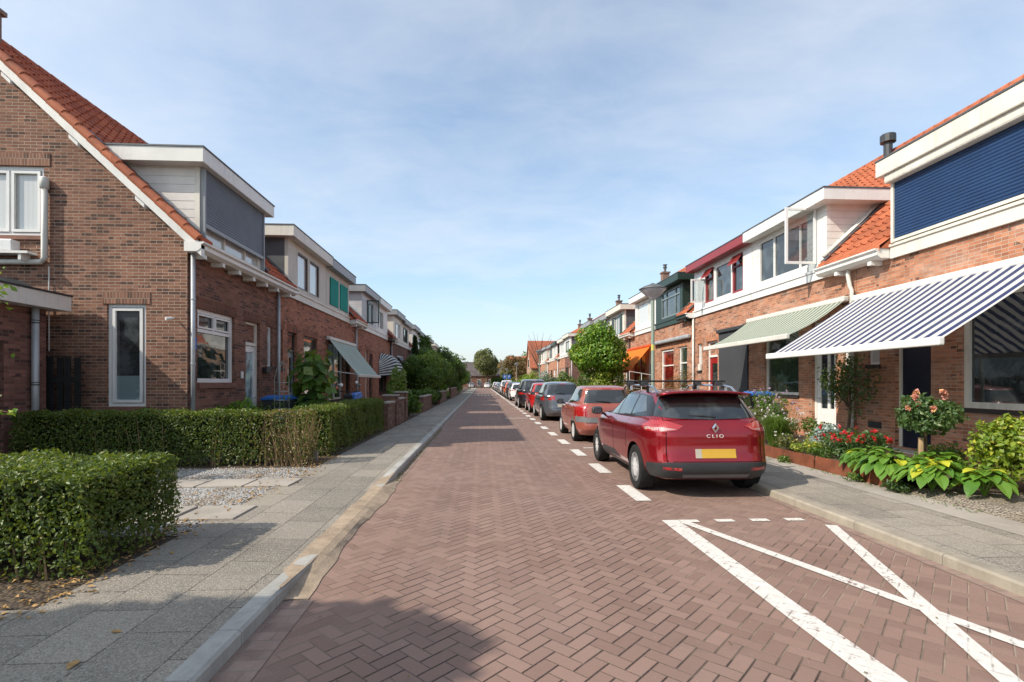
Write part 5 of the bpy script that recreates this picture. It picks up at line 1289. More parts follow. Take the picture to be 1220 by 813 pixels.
# ---- other cars
def hatch(L=4.0, W=1.7, H=1.5, rw=.30, belt=.95, rearslope=.35, boxy=False, hood=1.0, tl='corner', clad=None, door3=False, rimmat='rim', bump=None, nr=5, plate='plate_yellow'):
    h = H/1.44; ro = .62; fa = L-.78; w = W/2
    ws = L-hood
    rs = rearslope
    low = [(.20,.12,.2,w*.9),(.32,.01,.05,w*.96),(.46,.0,.0,w*.985),(.58,.03,.0,w),(.72,.05,.05,w),(.85,.07,.14,w*.985),(belt,.11,.28,w*.93)]
    gz = belt-.05; gt = H-.065
    gh = [(gz,.11,ws+.15,w*.905),(gz+.12,.11+rs*.25,ws-.07,w*.88),((gz+gt)/2+.02,.11+rs*.6,ws-.35,w*.80),(gt,.11+rs,ws-.75,w*.70)]
    yt = lambda f: .11+rs*f
    b = belt+.02; tz = gt-.05
    pil = .5*(L*.55) + .6
    sw = [[(pil+.04,b),(ws-.22,b),(ws-.72,tz),(pil+.04,tz+.01)], [(yt(1)+.12,b+.08),(pil-.02,b+.01),(pil-.02,tz+.01),(yt(1)+.22,tz)]]
    P = dict(L=L, W=W, rw=rw, ra=ro+rw*.4, fa=fa, low=low, nr=nr, nf=3.6, gh=gh, gnr=6, gnf=4.2, bow=.05,
        top=[(0,belt+.02),(1.5,belt),(ws,belt-.02),(ws+.35,belt-.07),(L-.25,belt-.17),(L,.6)],
        sidewin=sw, rearwin=[(-w*.74,b+.04),(w*.74,b+.04),(w*.60,tz-.01),(-w*.60,tz-.01)], frontwin=[(-w*.74,b+.03),(w*.74,b+.03),(w*.6,tz),(-w*.6,tz)],
        seams=[(pil,.3,belt),(ws-.12,.3,belt-.05)] + ([] if door3 else [(yt(1)+.35,.6,belt)]), handles=[(pil+.2,belt-.12)], mirror=(ws-.3, belt+.05), spokes=6, rimmat=rimmat, mirmat='car_trim', wiper=True,
        rear=[([(-.26,.56),(.26,.56),(.26,.67),(-.26,.67)],plate,'number_plate',False), ([(-w*.93,.22),(w*.93,.22),(w*.96,.34),(-w*.96,.34)],bump or 'car_trim','rear_bumper',False)], side=[])
    if tl == 'corner':
        P['rear'].append(([(w*.84,.80),(w*.965,.80),(w*.94,belt+.06),(w*.86,belt+.06)],'light_red','tail_light',True)); P['side'].append(([(.07,.80),(.20,.83),(.25,belt+.02),(.12,belt)],'light_red','tail_light'))
    elif tl == 'tall':
        P['rear'].append(([(w*.84,.66),(w*.975,.66),(w*.93,belt+.28),(w*.86,belt+.26)],'light_red','tail_light',True)); P['side'].append(([(.07,.66),(.20,.68),(.26,belt+.02),(.12,belt)],'light_red','tail_light'))
    elif tl == 'wide':
        P['rear'].append(([(w*.45,.84),(w*.96,.80),(w*.95,.93),(w*.5,.93)],'light_red','tail_light',True)); P['side'].append(([(.08,.80),(.36,.88),(.30,.93),(.08,.93)],'light_red','tail_light'))
    if clad:
        P['rear'].append(([(-w*.99,.52),(w*.99,.52),(w*.99,.64),(-w*.99,.64)],clad,'bumper_strip',False)); P['side'].append(([(.03,.52),(.42,.52),(.42,.66),(.03,.66)],clad,'side_cladding'))
    return P
GRP = 'cars parked along the kerb'
make_car(hatch(3.55,1.6,1.44,.275,.93,.22,tl='tall',clad='car_grey_trim',door3=True,bump='paint_salmon',nr=6,plate='car_grey_trim'), (3.10,12.35,0), 'faded salmon red three door hatchback parked behind the dark red estate', 'car', 'paint_salmon', GRP)
make_car(hatch(4.25,1.7,1.54,.31,.98,.42,tl='corner',nr=4.2,bump='paint_grey',plate='plate_blur'), (3.13,19.45,0), 'dark grey rounded hatchback, third in the parked row', 'car', 'paint_grey', GRP)
make_car(hatch(3.7,1.65,1.50,.29,.95,.3,tl='tall',nr=5), (3.12,24.75,0), 'bright red small hatchback between the grey hatchback and the black off-roader', 'car', 'paint_brightred', GRP)
make_car(hatch(4.5,1.86,1.70,.36,1.06,.32,tl='wide',nr=5.5,hood=1.05), (3.02,29.5,0), 'tall black off-roader with wide red tail lights', 'car', 'paint_black', GRP)
wcar = make_car(hatch(4.0,1.7,1.46,.30,.94,.45,tl='corner',nr=4.5), (3.05,41.3,0), 'white rounded hatchback, the first white car in the parked row', 'car', 'paint_white', GRP)[0]
def copy_car(src, x, y, paint, label, sc=(1,1,1)):
    c = copy_tree(src); c.location = (x, y, 0); c.scale = sc; c['label'] = label
    for ch in c.children:
        if ch.name.split('.')[0] in ('body', 'roof', 'wing_mirror', 'door_handle'):
            ch.material_slots[0].link = 'OBJECT'; ch.material_slots[0].material = MT[paint]
    return c
far = [(46.2,'paint_darkgrey','dark grey hatchback just ahead of the white hatchback',(1,1,1.06)),(51.8,'paint_orange','orange hatchback in the middle of the far parked row',(.98,.95,1.05)),(57.0,'paint_darkgrey','dark hatchback just ahead of the orange one',(1,1,1.04)),
    (62.5,'paint_white','tall white car beyond the orange hatchback',(1.06,1.1,1.22)),(68.5,'paint_silver','silver car beyond the tall white one',(1,1,1)),(74,'paint_blue','small dark blue car in the far parked row',(1,1,1)),(80,'paint_silver','farther silver car, seen as a grey speck between dark ones',(1,1,1.05)),
    (86,'paint_black','small black car in the far parked row',(1,1,1)),(92,'paint_white','far white car, second last white one',(1,1,1)),(98,'paint_darkgrey','far dark car, third from the end of the row',(1,1,1)),(104.5,'paint_red','far dark red car, second from the end of the row',(1,1,1)),(111,'paint_white','white car at the very end of the parked row',(1.05,1,1.1))]
for y, p, l, sc in far: copy_car(wcar, 3.0, y, p, l, sc)
for i, (x, y, p, l) in enumerate(((1.2,133,'paint_white','white car standing across the street end, left of the parked row'),(-.9,134,'paint_darkgrey','dark car at the street end left of the white one'),(-2.9,134,'paint_silver','silver car at the street end beside the last lamp'))): copy_car(wcar, x, y, p, l)
# one car parked on the left side behind... none in view
# ------------------------------------------------------------------ PLANTS
def box_leaves(x0,x1,y0,y1,z0,z1, dens, amp=.035, thin=0.0):
    P = []; Nn = []
    faces = [((x0,x1),(y0,y1),'z'), ((x0,x1),(z0,z1),'y0'), ((x0,x1),(z0,z1),'y1'), ((y0,y1),(z0,z1),'x0'), ((y0,y1),(z0,z1),'x1')]
    for (a0,a1),(b0,b1),k in faces:
        n = int((a1-a0)*(b1-b0)*dens); a = a0+(a1-a0)*rng.random(n); b = b0+(b1-b0)*rng.random(n); j = -np.abs(rng.normal(size=n))*.035 + (rng.random(n) < .01)*rng.random(n)*.06 + amp*(np.sin(a*5.1+b*3.3)+np.sin(a*11+b*7.7+1))*.4
        m = np.zeros((n,3)); q = np.zeros((n,3))
        if k == 'z': q[:] = np.c_[a, b, z1+j]; m[:,2] = 1
        elif k[0] == 'y': s = -1 if k == 'y0' else 1; q[:] = np.c_[a, (y0 if s < 0 else y1)+s*j, b]; m[:,1] = s
        else: s = -1 if k == 'x0' else 1; q[:] = np.c_[(x0 if s < 0 else x1)+s*j, a, b]; m[:,0] = s
        if k != 'z':   # sparse near the ground
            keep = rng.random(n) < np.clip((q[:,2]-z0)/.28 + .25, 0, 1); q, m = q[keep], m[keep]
        P.append(q); Nn.append(m)
    P = np.concatenate(P); Nn = np.concatenate(Nn)
    # round the vertical and top edges
    cx, cy = (x0+x1)/2, (y0+y1)/2; r = .09
    for i, (lo, hi) in enumerate(((x0,x1),(y0,y1))):
        for e, s in ((lo,1),(hi,-1)):
            d = np.clip(r-(P[:,i]-e)*s, 0, r*2)/r; t = np.clip(r-(z1-P[:,2]), 0, r)/r; P[:,2] -= d*t*.06; 
    return P, Nn
def hedge(label, x0,x1,y0,y1,z1, mat='leaf_hedge', dens=2600, size=.04, z0=.10, brown=None, group='clipped hedges of the left front gardens'):
    root = thing('clipped_hedge', ((x0+x1)/2,(y0+y1)/2,.08), label, 'hedge', group)
    P, Nn = box_leaves(x0,x1,y0,y1,z0,z1,dens)
    if brown is not None:
        sel = (P[:,0] > brown + rng.normal(size=len(P))*.15)
        keep = rng.random(sel.sum()) < .33
        leaf_mesh('dry_foliage', P[sel][keep], Nn[sel][keep], size, 'leaf_brown', root); sel2 = ~sel | (rng.random(len(sel)) < .10); P, Nn = P[sel2], Nn[sel2]
    leaf_mesh('foliage', P, Nn, size, mat, root, spread=.62)
    # inner leaves so that gaps read as depth
    n = int((x1-x0)*(y1-y0)*(z1-z0)*dens*1.2); q = np.c_[x0+(x1-x0)*rng.random(n), y0+(y1-y0)*rng.random(n), z0+.12+(z1-z0-.15)*rng.random(n)]
    edge = np.minimum(np.minimum(q[:,0]-x0, x1-q[:,0]), np.minimum(q[:,1]-y0, y1-q[:,1])); q = q[edge < .16]
    leaf_mesh('inner_foliage', q, rng.normal(size=q.shape), size, mat, root)
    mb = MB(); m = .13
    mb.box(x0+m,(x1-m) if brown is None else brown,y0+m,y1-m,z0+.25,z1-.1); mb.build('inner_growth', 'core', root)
    mb = MB(); 
    for k in range(int((x1-x0+y1-y0)*16) + (70 if brown is not None else 0)):
        x, y = (random.uniform(x0+.06,x1-.06) if k > 70 or brown is None else random.uniform(brown+.1,x1-.04)), random.uniform(y0+.05,y1-.05)
        if random.random() < .6: y = random.choice([y0+.07, y1-.07]) if (x1-x0) > (y1-y0) else y
        wl = 1 if (k > 70 or brown is None) else 2.6; dx, dy = random.uniform(-.12,.12)*wl, random.uniform(-.06,.06)*wl
        mb.tube([(x,y,.07),(x+dx*.4,y+dy*.4,.35),(x+dx,y+dy,random.uniform(.6,z1-.04))], [.010,.007,.003], 4, False)
    mb.build('stems', 'twig', root, recalc=False)
    return root
def clumps(c, r, k, fill=.75):
    out = []
    for i in range(k):
        v = rng.normal(size=3); v /= np.linalg.norm(v); f = fill*(.45+.55*rng.random())
        out.append((np.array(c)+v*np.array(r)*f, (.30+.22*rng.random())))
    return out
def crown_pts(c, r, n, k=14, fill=.78):
    cl = clumps(c, r, k, fill); rm = float(np.mean(r)); P = []; Nn = []
    per = int(n/len(cl))
    for cc, s in cl:
        v = rng.normal(size=(per,3)); v /= np.linalg.norm(v, axis=1)[:,None]; rad = rm*s*(1-.30*rng.random(per)**1.5)
        sc = np.array(r)/rm
        P.append(cc+v*rad[:,None]*sc); Nn.append(v*.8 + (P[-1]-np.array(c))/np.array(r)*.6 + np.array([0,0,.25]))
    return np.concatenate(P), np.concatenate(Nn), cl
def tree(name, x, y, r, zc, label, mat='leaf_mid', n=9000, size=.11, k=14, trunk=.09, group='front garden trees and shrubs', cat='tree', z0=.08, rz=None, fill=.78, core=True, limbs=True):
    root = thing(name, (x,y,z0), label, cat, group); rz = rz or r
    P, Nn, cl = crown_pts((x,y,zc), (r,r,rz), n, k, fill)
    leaf_mesh('crown', P, Nn, size, mat, root)
    mb = MB(); top = max(z0+.3, zc-rz*.3); mb.tube([(x,y,z0-.05),(x+.03*r,y,z0+(top-z0)*.5),(x,y+.02,top)], [trunk*1.25,trunk,trunk*.7], 8)
    if limbs:
        for cc, s in cl[:10]:
            b = Vector((x,y,top-.15*rz)); e = Vector(cc); m = (b+e)/2 + Vector((0,0,.08*rz)); mb.tube([b,m,e], [trunk*.5,trunk*.32,trunk*.12], 5)
    mb.build('trunk', 'bark', root, smooth=True)
    return root
def shrub(name, x, y, r, z1, label, mat='leaf_mid', n=3000, size=.06, k=10, z0=.12, cat='shrub', group='front garden trees and shrubs', ry=None, stems=5):
    root = thing(name, (x,y,z0), label, cat, group); rz = (z1-z0)/2
    P, Nn, cl = crown_pts((x,y,z0+rz), (r,ry or r,rz), n, k, .8)
    ok = P[:,2] > z0+.02; leaf_mesh('foliage', P[ok], Nn[ok], size, mat, root)
    mb = MB()
    for cc, s in cl[:stems]: mb.tube([(x+random.uniform(-.04,.04),y+random.uniform(-.04,.04),z0-.03), tuple((np.array((x,y,z0))+cc)/2+np.array((0,0,.05))), tuple(cc)], [.014,.010,.004], 5, False)
    mb.build('stems', 'bark', root, recalc=False)
    return root
def bloom(root, P, size, mat, name='flowers', petals=7):
    Q = np.repeat(np.asarray(P, float), petals, axis=0); v = rng.normal(size=Q.shape); v[:,2] = abs(v[:,2]); v /= np.linalg.norm(v, axis=1)[:,None]
    return leaf_mesh(name, Q, v, size, mat, root, spread=.3, aspect=.9, fold=.25)
G_ = 'front garden trees and shrubs'
hedge('low clipped green hedge nearest the camera, at the left edge', -6.6,-2.84,3.80,4.95,.86, dens=3600, size=.036)
hedge('long clipped hedge behind the white gravel, its pavement end brown and twiggy', -7.75,-2.96,8.86,9.42,1.02, dens=2300, size=.042, brown=-3.85)
hedge('clipped green hedge running along the pavement beyond the twiggy brown hedge end', -3.66,-2.92,9.95,15.35,1.03, dens=1900, size=.042)
eb = MB(); eb.box(-7.8,-3.0,9.5,9.55,.05,.27); eb = eb.build('edging_board', 'slab', None); tag(eb, 'pale edging board lying behind the foot of the long clipped hedge', 'edging')
# --- left front gardens
t_ = shrub('garden_shrub', -5.15,11.35,.5,1.42,'bright green shrub under the white window of the brown brick end house','leaf_bright',1500,.09,8,group=G_)
shrub('garden_shrub', -5.1,12.35,.45,1.15,'low green shrub beside the white front door of the brown brick end house','leaf_mid',1200,.07,8,group=G_)
def bigleaf(name, x, y, h, label, r=.45, n=90, size=.3, mat='leaf_dark'):
    root = thing(name, (x,y,.08), label, 'plant', G_); P = []; Nn = []; mb = MB()
    for s in range(4):
        dx, dy = random.uniform(-.2,.2), random.uniform(-.2,.2); hh = h*random.uniform(.8,1); mb.tube([(x+dx*.5,y+dy*.5,.05),(x+dx,y+dy,hh*.6),(x+dx*1.2,y+dy*1.2,hh)], [.02,.016,.008], 6)
        for i in range(n//4):
            z = .35+(hh-.3)*random.random(); a = random.random()*6.28; rr = r*random.uniform(.1,.85); P.append((x+dx+rr*math.cos(a), y+dy+rr*math.sin(a), z)); Nn.append((math.cos(a)*.9, math.sin(a)*.9, .6))
    leaf_mesh('leaves', P, Nn, size, mat, root, spread=.35, aspect=.85, fold=.10, droop=1.4); mb.build('stems', 'bark', root); return root
bigleaf('sunflower_plant', -4.35,13.45,2.55,'tall plant with very large drooping dark green leaves before the left row', .56, 230, .30, 'leaf_mid')
for (x, y, s_, m) in ((-4.3,13.4,0,0),):
    pass
tr = thing('wire_obelisk', (-4.55,11.9,.08), 'arched grey wire plant frame in the front garden by the downpipe', 'plant frame')
mb = MB()
for s in (-.16,.16): mb.tube([(-4.55+s,11.9,.05),(-4.55+s,11.9,1.6),(-4.55+s*.6,11.9,1.88),(-4.55,11.9,1.98)], .006, 5)
for s in (-.12,.12): mb.tube([(-4.55,11.9+s,.05),(-4.55,11.9+s,1.6),(-4.55,11.9+s*.6,1.86),(-4.55,11.9,1.98)], .006, 5)
mb.build('hoop', 'lamp_pole', tr); mb = MB()
for k in range(7): z = .3+.2*k; mb.tube([(-4.71,11.9,z),(-4.55,11.78,z),(-4.39,11.9,z),(-4.55,12.02,z),(-4.71,11.9,z)], .005, 4)
mb.build('cross_wire', 'zinc', tr)
leaf_mesh('climber', np.c_[-4.55+.14*rng.normal(size=80), 11.9+.1*rng.normal(size=80), .5+.7*rng.random(80)], rng.normal(size=(80,3)), .07, 'leaf_mid', tr)
def wheelie(x, y, body, lid, label, h=1.07, rz=0):
    r = thing('wheelie_bin', (x,y,.09), label, 'bin', 'wheelie bins in the front gardens', rz=0); w, d = .29, .35; z0 = .09; mb = MB()
    c = [(x-w*.82,y-d*.75,z0+.06),(x+w*.82,y-d*.75,z0+.06),(x+w*.82,y+d*.7,z0+.06),(x-w*.82,y+d*.7,z0+.06),(x-w,y-d,z0+h-.08),(x+w,y-d,z0+h-.08),(x+w,y+d*.9,z0+h-.08),(x-w,y+d*.9,z0+h-.08)]
    mb.hexa(c); mb.build('body', body, r, bevel=.02); mb = MB(); mb.box(x-w-.02,x+w+.02,y-d-.03,y+d*.9,z0+h-.078,z0+h-.02); mb.hexa([(x-w*.95,y-d*.95,z0+h-.019),(x+w*.95,y-d*.95,z0+h-.019),(x+w*.95,y+d*.85,z0+h-.019),(x-w*.95,y+d*.85,z0+h-.019),(x-w*.75,y-d*.6,z0+h+.03),(x+w*.75,y-d*.6,z0+h+.03),(x+w*.75,y+d*.6,z0+h+.03),(x-w*.75,y+d*.6,z0+h+.03)])
    mb.build('lid', lid, r, bevel=.01); mb = MB(); mb.tube([(x-w,y+d*.98,z0+h-.1),(x+w,y+d*.98,z0+h-.1)], .018, 8); mb.build('handle', body, r)
    for s in (-1,1): mb = MB(); mb.lathe((x+s*w*.95-.02,y+d*.75,z0+.10), [(.10,0),(.10,.045)], 16, 'x'); mb.build('wheel', 'tyre', r)
    return r
wheelie(-5.0,12.95,'dark_paint','blue_plastic','wheelie bin with blue lid standing by the arched wire frame on the left'); wheelie(-4.75,14.0,'green_plastic','green_plastic','all green wheelie bin behind the big leaved plant')
b_ = wheelie(7.45,13.55,'black_plastic','blue_plastic','black wheelie bin with blue lid against the orange brick wall on the right', 1.14)
# scooter with blue seat cover
sc = thing('motor_scooter', (-4.3,17.2,.09), 'dark motor scooter with a bright blue seat cover behind the clipped hedge', 'scooter')
mb = MB(); 
for y in (16.5,17.8): 
    mb = MB(); mb.lathe((-4.36,y,.33), [(.13,0),(.24,.0),(.25,.03),(.25,.09),(.24,.12),(.13,.12)], 24, 'x'); mb.build('wheel', 'tyre', sc)
mb = MB(); mb.hexa([(-4.45,17.2,.35),(-4.15,17.2,.35),(-4.15,18.0,.5),(-4.45,18.0,.5),(-4.42,17.2,.85),(-4.18,17.2,.85),(-4.18,18.1,.95),(-4.42,18.1,.95)]); mb.hexa([(-4.48,16.75,.3),(-4.12,16.75,.3),(-4.15,16.85,.3),(-4.45,16.85,.3),(-4.45,16.62,1.1),(-4.15,16.62,1.1),(-4.2,16.72,1.15),(-4.4,16.72,1.15)]); mb.box(-4.45,-4.15,16.85,17.2,.28,.36); mb.build('body', 'dark_paint', sc, bevel=.02)
mb = MB(); mb.hexa([(-4.46,17.05,.87),(-4.14,17.05,.87),(-4.14,18.1,1.0),(-4.46,18.1,1.0),(-4.42,17.1,1.12),(-4.18,17.1,1.12),(-4.2,18.0,1.19),(-4.4,18.0,1.19)]); mb.build('seat_cover', 'blue_plastic', sc, bevel=.03)
mb = MB(); mb.tube([(-4.62,16.85,1.22),(-4.45,16.7,1.2),(-4.15,16.7,1.2),(-3.98,16.85,1.22)], .016, 6); mb.tube([(-4.3,16.7,1.2),(-4.3,16.6,.6),(-4.3,16.5,.33)], .03, 8); mb.build('handlebar', 'black_plastic', sc)
for s in (-.28,.28): mb = MB(); mb.tube([(-4.3+s,16.75,1.22),(-4.3+s*1.2,16.72,1.38)], .006, 5); mb.lathe((-4.3+s*1.2,16.70,1.42), [(.001,0),(.05,.004),(.05,.016),(.001,.022)], 14, 'y'); mb.build('mirror', 'chrome', sc)
N_, bb_ = newmat('globe_white'); setb(N_, bb_, (.8,.8,.78), .3, 0, .5, N_.bump(N_.noise(N_.pos(), 40, 2), .001))
for (x,y,z,l) in ((-4.15,15.3,1.42,'white globe garden light on a thin stake, in front of the blue seat cover'),(-4.6,19.0,1.5,'white globe garden light on a thin stake under the pale green awning')):
    g = thing('garden_light', (x,y,.08), l, 'garden light'); mb = MB(); mb.lathe((x,y,z), [(.001,-.06),(.035,-.05),(.06,0),(.035,.05),(.001,.06)], 16); mb.build('globe', 'globe_white', g, smooth=True); mb = MB(); mb.tube([(x,y,.05),(x,y,z-.055)], .008, 6); mb.build('stake', 'dark_paint', g)
# garden walls left
def gwall(x0,x1,y0,y1,z1,label,mat='brick_block',cap=True,name='garden_wall',group='low garden walls along the pavements'):
    r = thing(name, ((x0+x1)/2,(y0+y1)/2,.08), label, 'garden wall', group); mb = MB(); mb.box(x0,x1,y0,y1,.05,z1); mb.build('wall', mat, r)
    if cap: mb = MB(); mb.box(x0-.03,x1+.03,y0-.03,y1+.03,z1+.002,z1+.055); mb.build('coping', 'slab', r, bevel=.008)
    return r
gwall(-3.0,-2.82,15.45,16.6,.86,'short stacked brown block wall right after the pavement hedge'); gwall(-3.25,-2.80,16.95,17.3,1.05,'brown block gate pier, nearer of two'); gwall(-3.0,-2.82,17.5,18.7,.92,'stacked brown block wall between the two gate piers'); gwall(-3.2,-2.80,18.9,19.35,1.12,'taller dark brown block pier beside the feathery shrub')
gwall(-3.0,-2.82,24.5,28.5,.8,'long low brown wall under the first left garden tree'); gwall(-2.98,-2.8,34,40,.85,'low brown wall under the tall left garden trees'); gwall(-2.98,-2.8,46,56,.95,'far low brown wall on the left pavement')
shrub('feathery_shrub', -3.4,20.6,.38,2.0,'upright feathery light green shrub behind the dark brown pier','leaf_grass',4200,.12,16,group=G_,ry=.7)
shrub('garden_shrub', -3.15,21.9,.5,1.3,'broad leaved shrub leaning over the left pavement','leaf_mid',1500,.14,9)
shrub('garden_shrub', -3.2,19.75,.28,.7,'small green plant at the foot of the brown pier','leaf_bright',500,.09,5)
shrub('garden_shrub', -3.2,29.2,.6,1.3,'rounded leafy shrub before the first left garden tree','leaf_mid',1800,.12,10)
tree('garden_tree', -3.75,32.6,1.45,2.2,'nearest left garden tree, dense and round, beside the striped domed awning','leaf_mid',9000,.15,18,group=G_,rz=1.35)
tree('garden_tree', -3.8,36.0,1.5,2.5,'second left garden tree with bright tips, joined to the nearest one','leaf_mid',8000,.16,18,group=G_,rz=1.35)
# conifer
cf = thing('conifer_tree', (-4.6,35.2,.08), 'narrow pointed dark conifer rising behind the left garden trees', 'tree', G_); n = 5000; h = rng.random(n)**.8; a = rng.random(n)*6.283; rr = (1-h)*.62*(.75+.35*rng.random(n))
leaf_mesh('crown', np.c_[-4.6+rr*np.cos(a), 35.2+rr*np.sin(a), .6+h*4.0], np.c_[np.cos(a),np.sin(a),np.full(n,.4)], .16, 'leaf_conifer', cf, aspect=.3); mb = MB(); mb.tube([(-4.6,35.2,0),(-4.6,35.2,4.2)], [.1,.02], 6); mb.build('trunk', 'bark', cf)
LT = [(-4.2,40.0,1.7,2.6,1.6,'third left garden tree counted from the camera','leaf_dark'),(-4.3,42.6,1.8,2.7,1.7,'fourth left garden tree, light green and loose','leaf_mid'),(-4.2,46.5,2.0,2.9,1.9,'fifth left garden tree, before the dormer with dark fascia','leaf_dark'),(-4.3,51.5,2.1,3.0,2.0,'sixth left garden tree of the row','leaf_mid'),(-4.2,57.0,2.3,3.1,2.1,'seventh left garden tree of the row','leaf_dark'),(-4.2,65.0,2.3,2.8,1.9,'eighth left garden tree of the row','leaf_mid'),(-4.2,75.0,2.2,2.7,1.8,'ninth left garden tree of the row','leaf_bright'),(-4.3,88,2.4,2.6,1.9,'tenth left garden tree of the row','leaf_mid'),(-4.6,102,2.6,2.6,2.0,'last left garden tree before the street end','leaf_dark')]
for x,y,r,zc,rz,l,m in LT: tree('garden_tree', x,y,r,zc,l,m,5200,.22 if y < 60 else .3,16,group=G_,rz=rz)
ut = tree('poplar_tree', -4.9,44.5,.6,4.0,'narrow upright light green tree above the left garden trees','leaf_mid',2500,.2,12,group=G_,rz=1.6)
for (x,y,z1,l,m) in ((-3.3,29.0,1.3,'low bush against the left pavement below the second garden tree','leaf_mid'),(-3.3,33.2,1.5,'low bush between brown walls on the left','leaf_dark'),(-3.3,42.0,1.5,'clipped round bush on the left pavement edge','leaf_bright'),(-3.25,58.0,1.7,'big rounded light bush at the far left pavement','leaf_mid'),(-3.3,70,1.6,'farthest bush at the left pavement','leaf_mid')):
    shrub('garden_shrub', x,y,.7,z1,l,m,1300,.14,8)
# --- tree whose shade falls on the near road, standing left of the camera
tree('street_tree', -6.5,-.05,1.3,4.35,'broad leafy tree beside the camera, casting round shade on the road','leaf_mid',32000,.19,40,group=None,rz=1.2,trunk=.13,fill=.85)
tree('street_tree', -7.15,.1,1.2,4.35,'second broad tree beside the camera, shading the pavement and near hedge','leaf_mid',26000,.19,40,group=None,rz=1.2,trunk=.13,fill=.85)
tree('street_tree', -7.9,-4.9,2.5,5.2,'largest tree, behind the camera, shading the near pavement','leaf_mid',9000,.16,22,group=None,rz=2.4,trunk=.16,fill=.75)
# leaning branches of a shrub at the left picture edge
ls = thing('climbing_shrub', (-6.75,6.7,.08), 'yellow green climbing shrub poking in at the left edge before the extension', 'shrub'); P = []; mb = MB()
for i in range(9):
    e = Vector((-6.35+random.uniform(-.25,.14), 6.75+random.uniform(-.3,.3), random.uniform(2.2,2.95))); mb.tube([(-6.75,6.7,.05),(-6.7,6.7,1.6),tuple(e)], [.018,.012,.003], 5)
    for k in range(26): P.append(tuple(e+Vector((random.gauss(-.1,.12),random.gauss(0,.12),random.gauss(-.1,.16)))))
for tip in ((-5.72,6.6,1.12),(-5.95,6.7,1.33)):
    mb.tube([(-6.75,6.7,.9),(-6.3,6.65,1.25),tip], [.012,.006,.002], 5)
    for k in range(9): f = random.uniform(.35,1); P.append((-6.75+(tip[0]+6.75)*f, 6.65+random.uniform(-.04,.04), .95+(tip[2]-.95)*f**.6+random.uniform(-.02,.05)))
mb.build('stems', 'twig', ls); leaf_mesh('leaves', P, rng.normal(size=(len(P),3))+np.array([0,-.5,.6]), .085, 'leaf_bright', ls)
# --- right front gardens
for (y0,y1,tilt) in ((6.35,7.15,.0),(7.17,8.05,.02),(8.07,9.25,.0),(9.27,10.5,.01),(10.52,11.8,.0),(11.82,13.3,.02)):
    l = {6.35:'nearest rusty steel edging plate, half under the big leaves',7.17:'rusty steel edging plate below the red flowers',8.07:'rusty steel edging plate below the ornamental grass',9.27:'rusty steel edging plate below the white flowers, beside the car shadow',10.52:'rusty steel edging plate next to the dark red car',11.82:'farthest rusty steel edging plate, behind the dark red car'}[y0]
    mb = MB(); mb.hexa([(5.40+tilt,y0,.07),(5.415+tilt,y0,.07),(5.415,y1,.07),(5.40,y1,.07),(5.40+tilt*1.5,y0,.30),(5.415+tilt*1.5,y0,.30),(5.415+tilt,y1,.30),(5.40+tilt,y1,.30)]); o = mb.build('steel_edging', 'corten'); tag(o, l, 'edging', 'rusty steel edging of the right garden bed')
mb = MB()
for i in range(12):
    for j in range(24):
        x0, x1, y0, y1 = 5.42+i*.13, 5.42+(i+1)*.13, 6.4+j*.29, 6.4+(j+1)*.29; Z = lambda x, y: .24+.03*math.sin(x*7+y*3)+.02*math.sin(y*9)-(.1 if x > 6.9 else 0)
        mb.poly([(x0,y0,Z(x0,y0)),(x1,y0,Z(x1,y0)),(x1,y1,Z(x1,y1)),(x0,y1,Z(x0,y1))])
o = mb.build('flower_bed_soil', 'soil', recalc=False); tag(o, kind='structure')
def hosta(x, y, r, h, n, label, size=.165):
    n = int(n*2.1)
    root = thing('hosta_plant', (x,y,.2), label, 'plant', 'broad leaved plants in the right bed'); P = []; V = []
    me_v = []; mb = MB()
    for i in range(n):
        a = random.random()*6.283; e = random.uniform(.15,1); L_ = size*random.uniform(.8,1.25); w = L_*.36; b = Vector((x+math.cos(a)*r*e*.55, y+math.sin(a)*r*e*.55, .24+h*(1-e*.55)*random.uniform(.7,1))); d = Vector((math.cos(a), math.sin(a), .35-.75*e)).normalized(); s = Vector((-math.sin(a), math.cos(a), 0))
        col = (random.random(), random.random()); prev = None
        for k in range(6):
            f = k/5; ww = w*math.sin(math.pi*min(1,f*.93+.07))**.7 if k < 5 else .002; c = b + d*L_*f + Vector((0,0,-.35*L_*f*f*(.5+e))); up = Vector((0,0,.35*ww))
            row = [c - s*ww + up, c, c + s*ww + up]
            if prev:
                for q in (0,1): mb.poly([prev[q], prev[q+1], row[q+1], row[q]], [col]*4)
            prev = row
    mb.build('leaves', 'leaf_hosta', root, smooth=True, recalc=False); mb = MB()
    for i in range(10): a = i*.63; mb.tube([(x,y,.15),(x+math.cos(a)*r*.3,y+math.sin(a)*r*.3,.2+h*.7)], .006, 4)
    mb.build('stalks', 'leaf_hosta', root); return root
hosta(5.62,6.10,.52,.34,46,'nearest broad leaved hosta at the right end of the rusty edging'); hosta(5.58,6.75,.52,.36,46,'middle broad leaved hosta hanging over the rusty edging'); hosta(5.72,7.30,.50,.34,40,'broad leaved hosta below the rose tree'); hosta(6.15,6.6,.5,.36,36,'rear broad leaved hosta at the rose stem'); hosta(5.95,5.75,.4,.26,26,'smaller hosta beside the tan gravel')
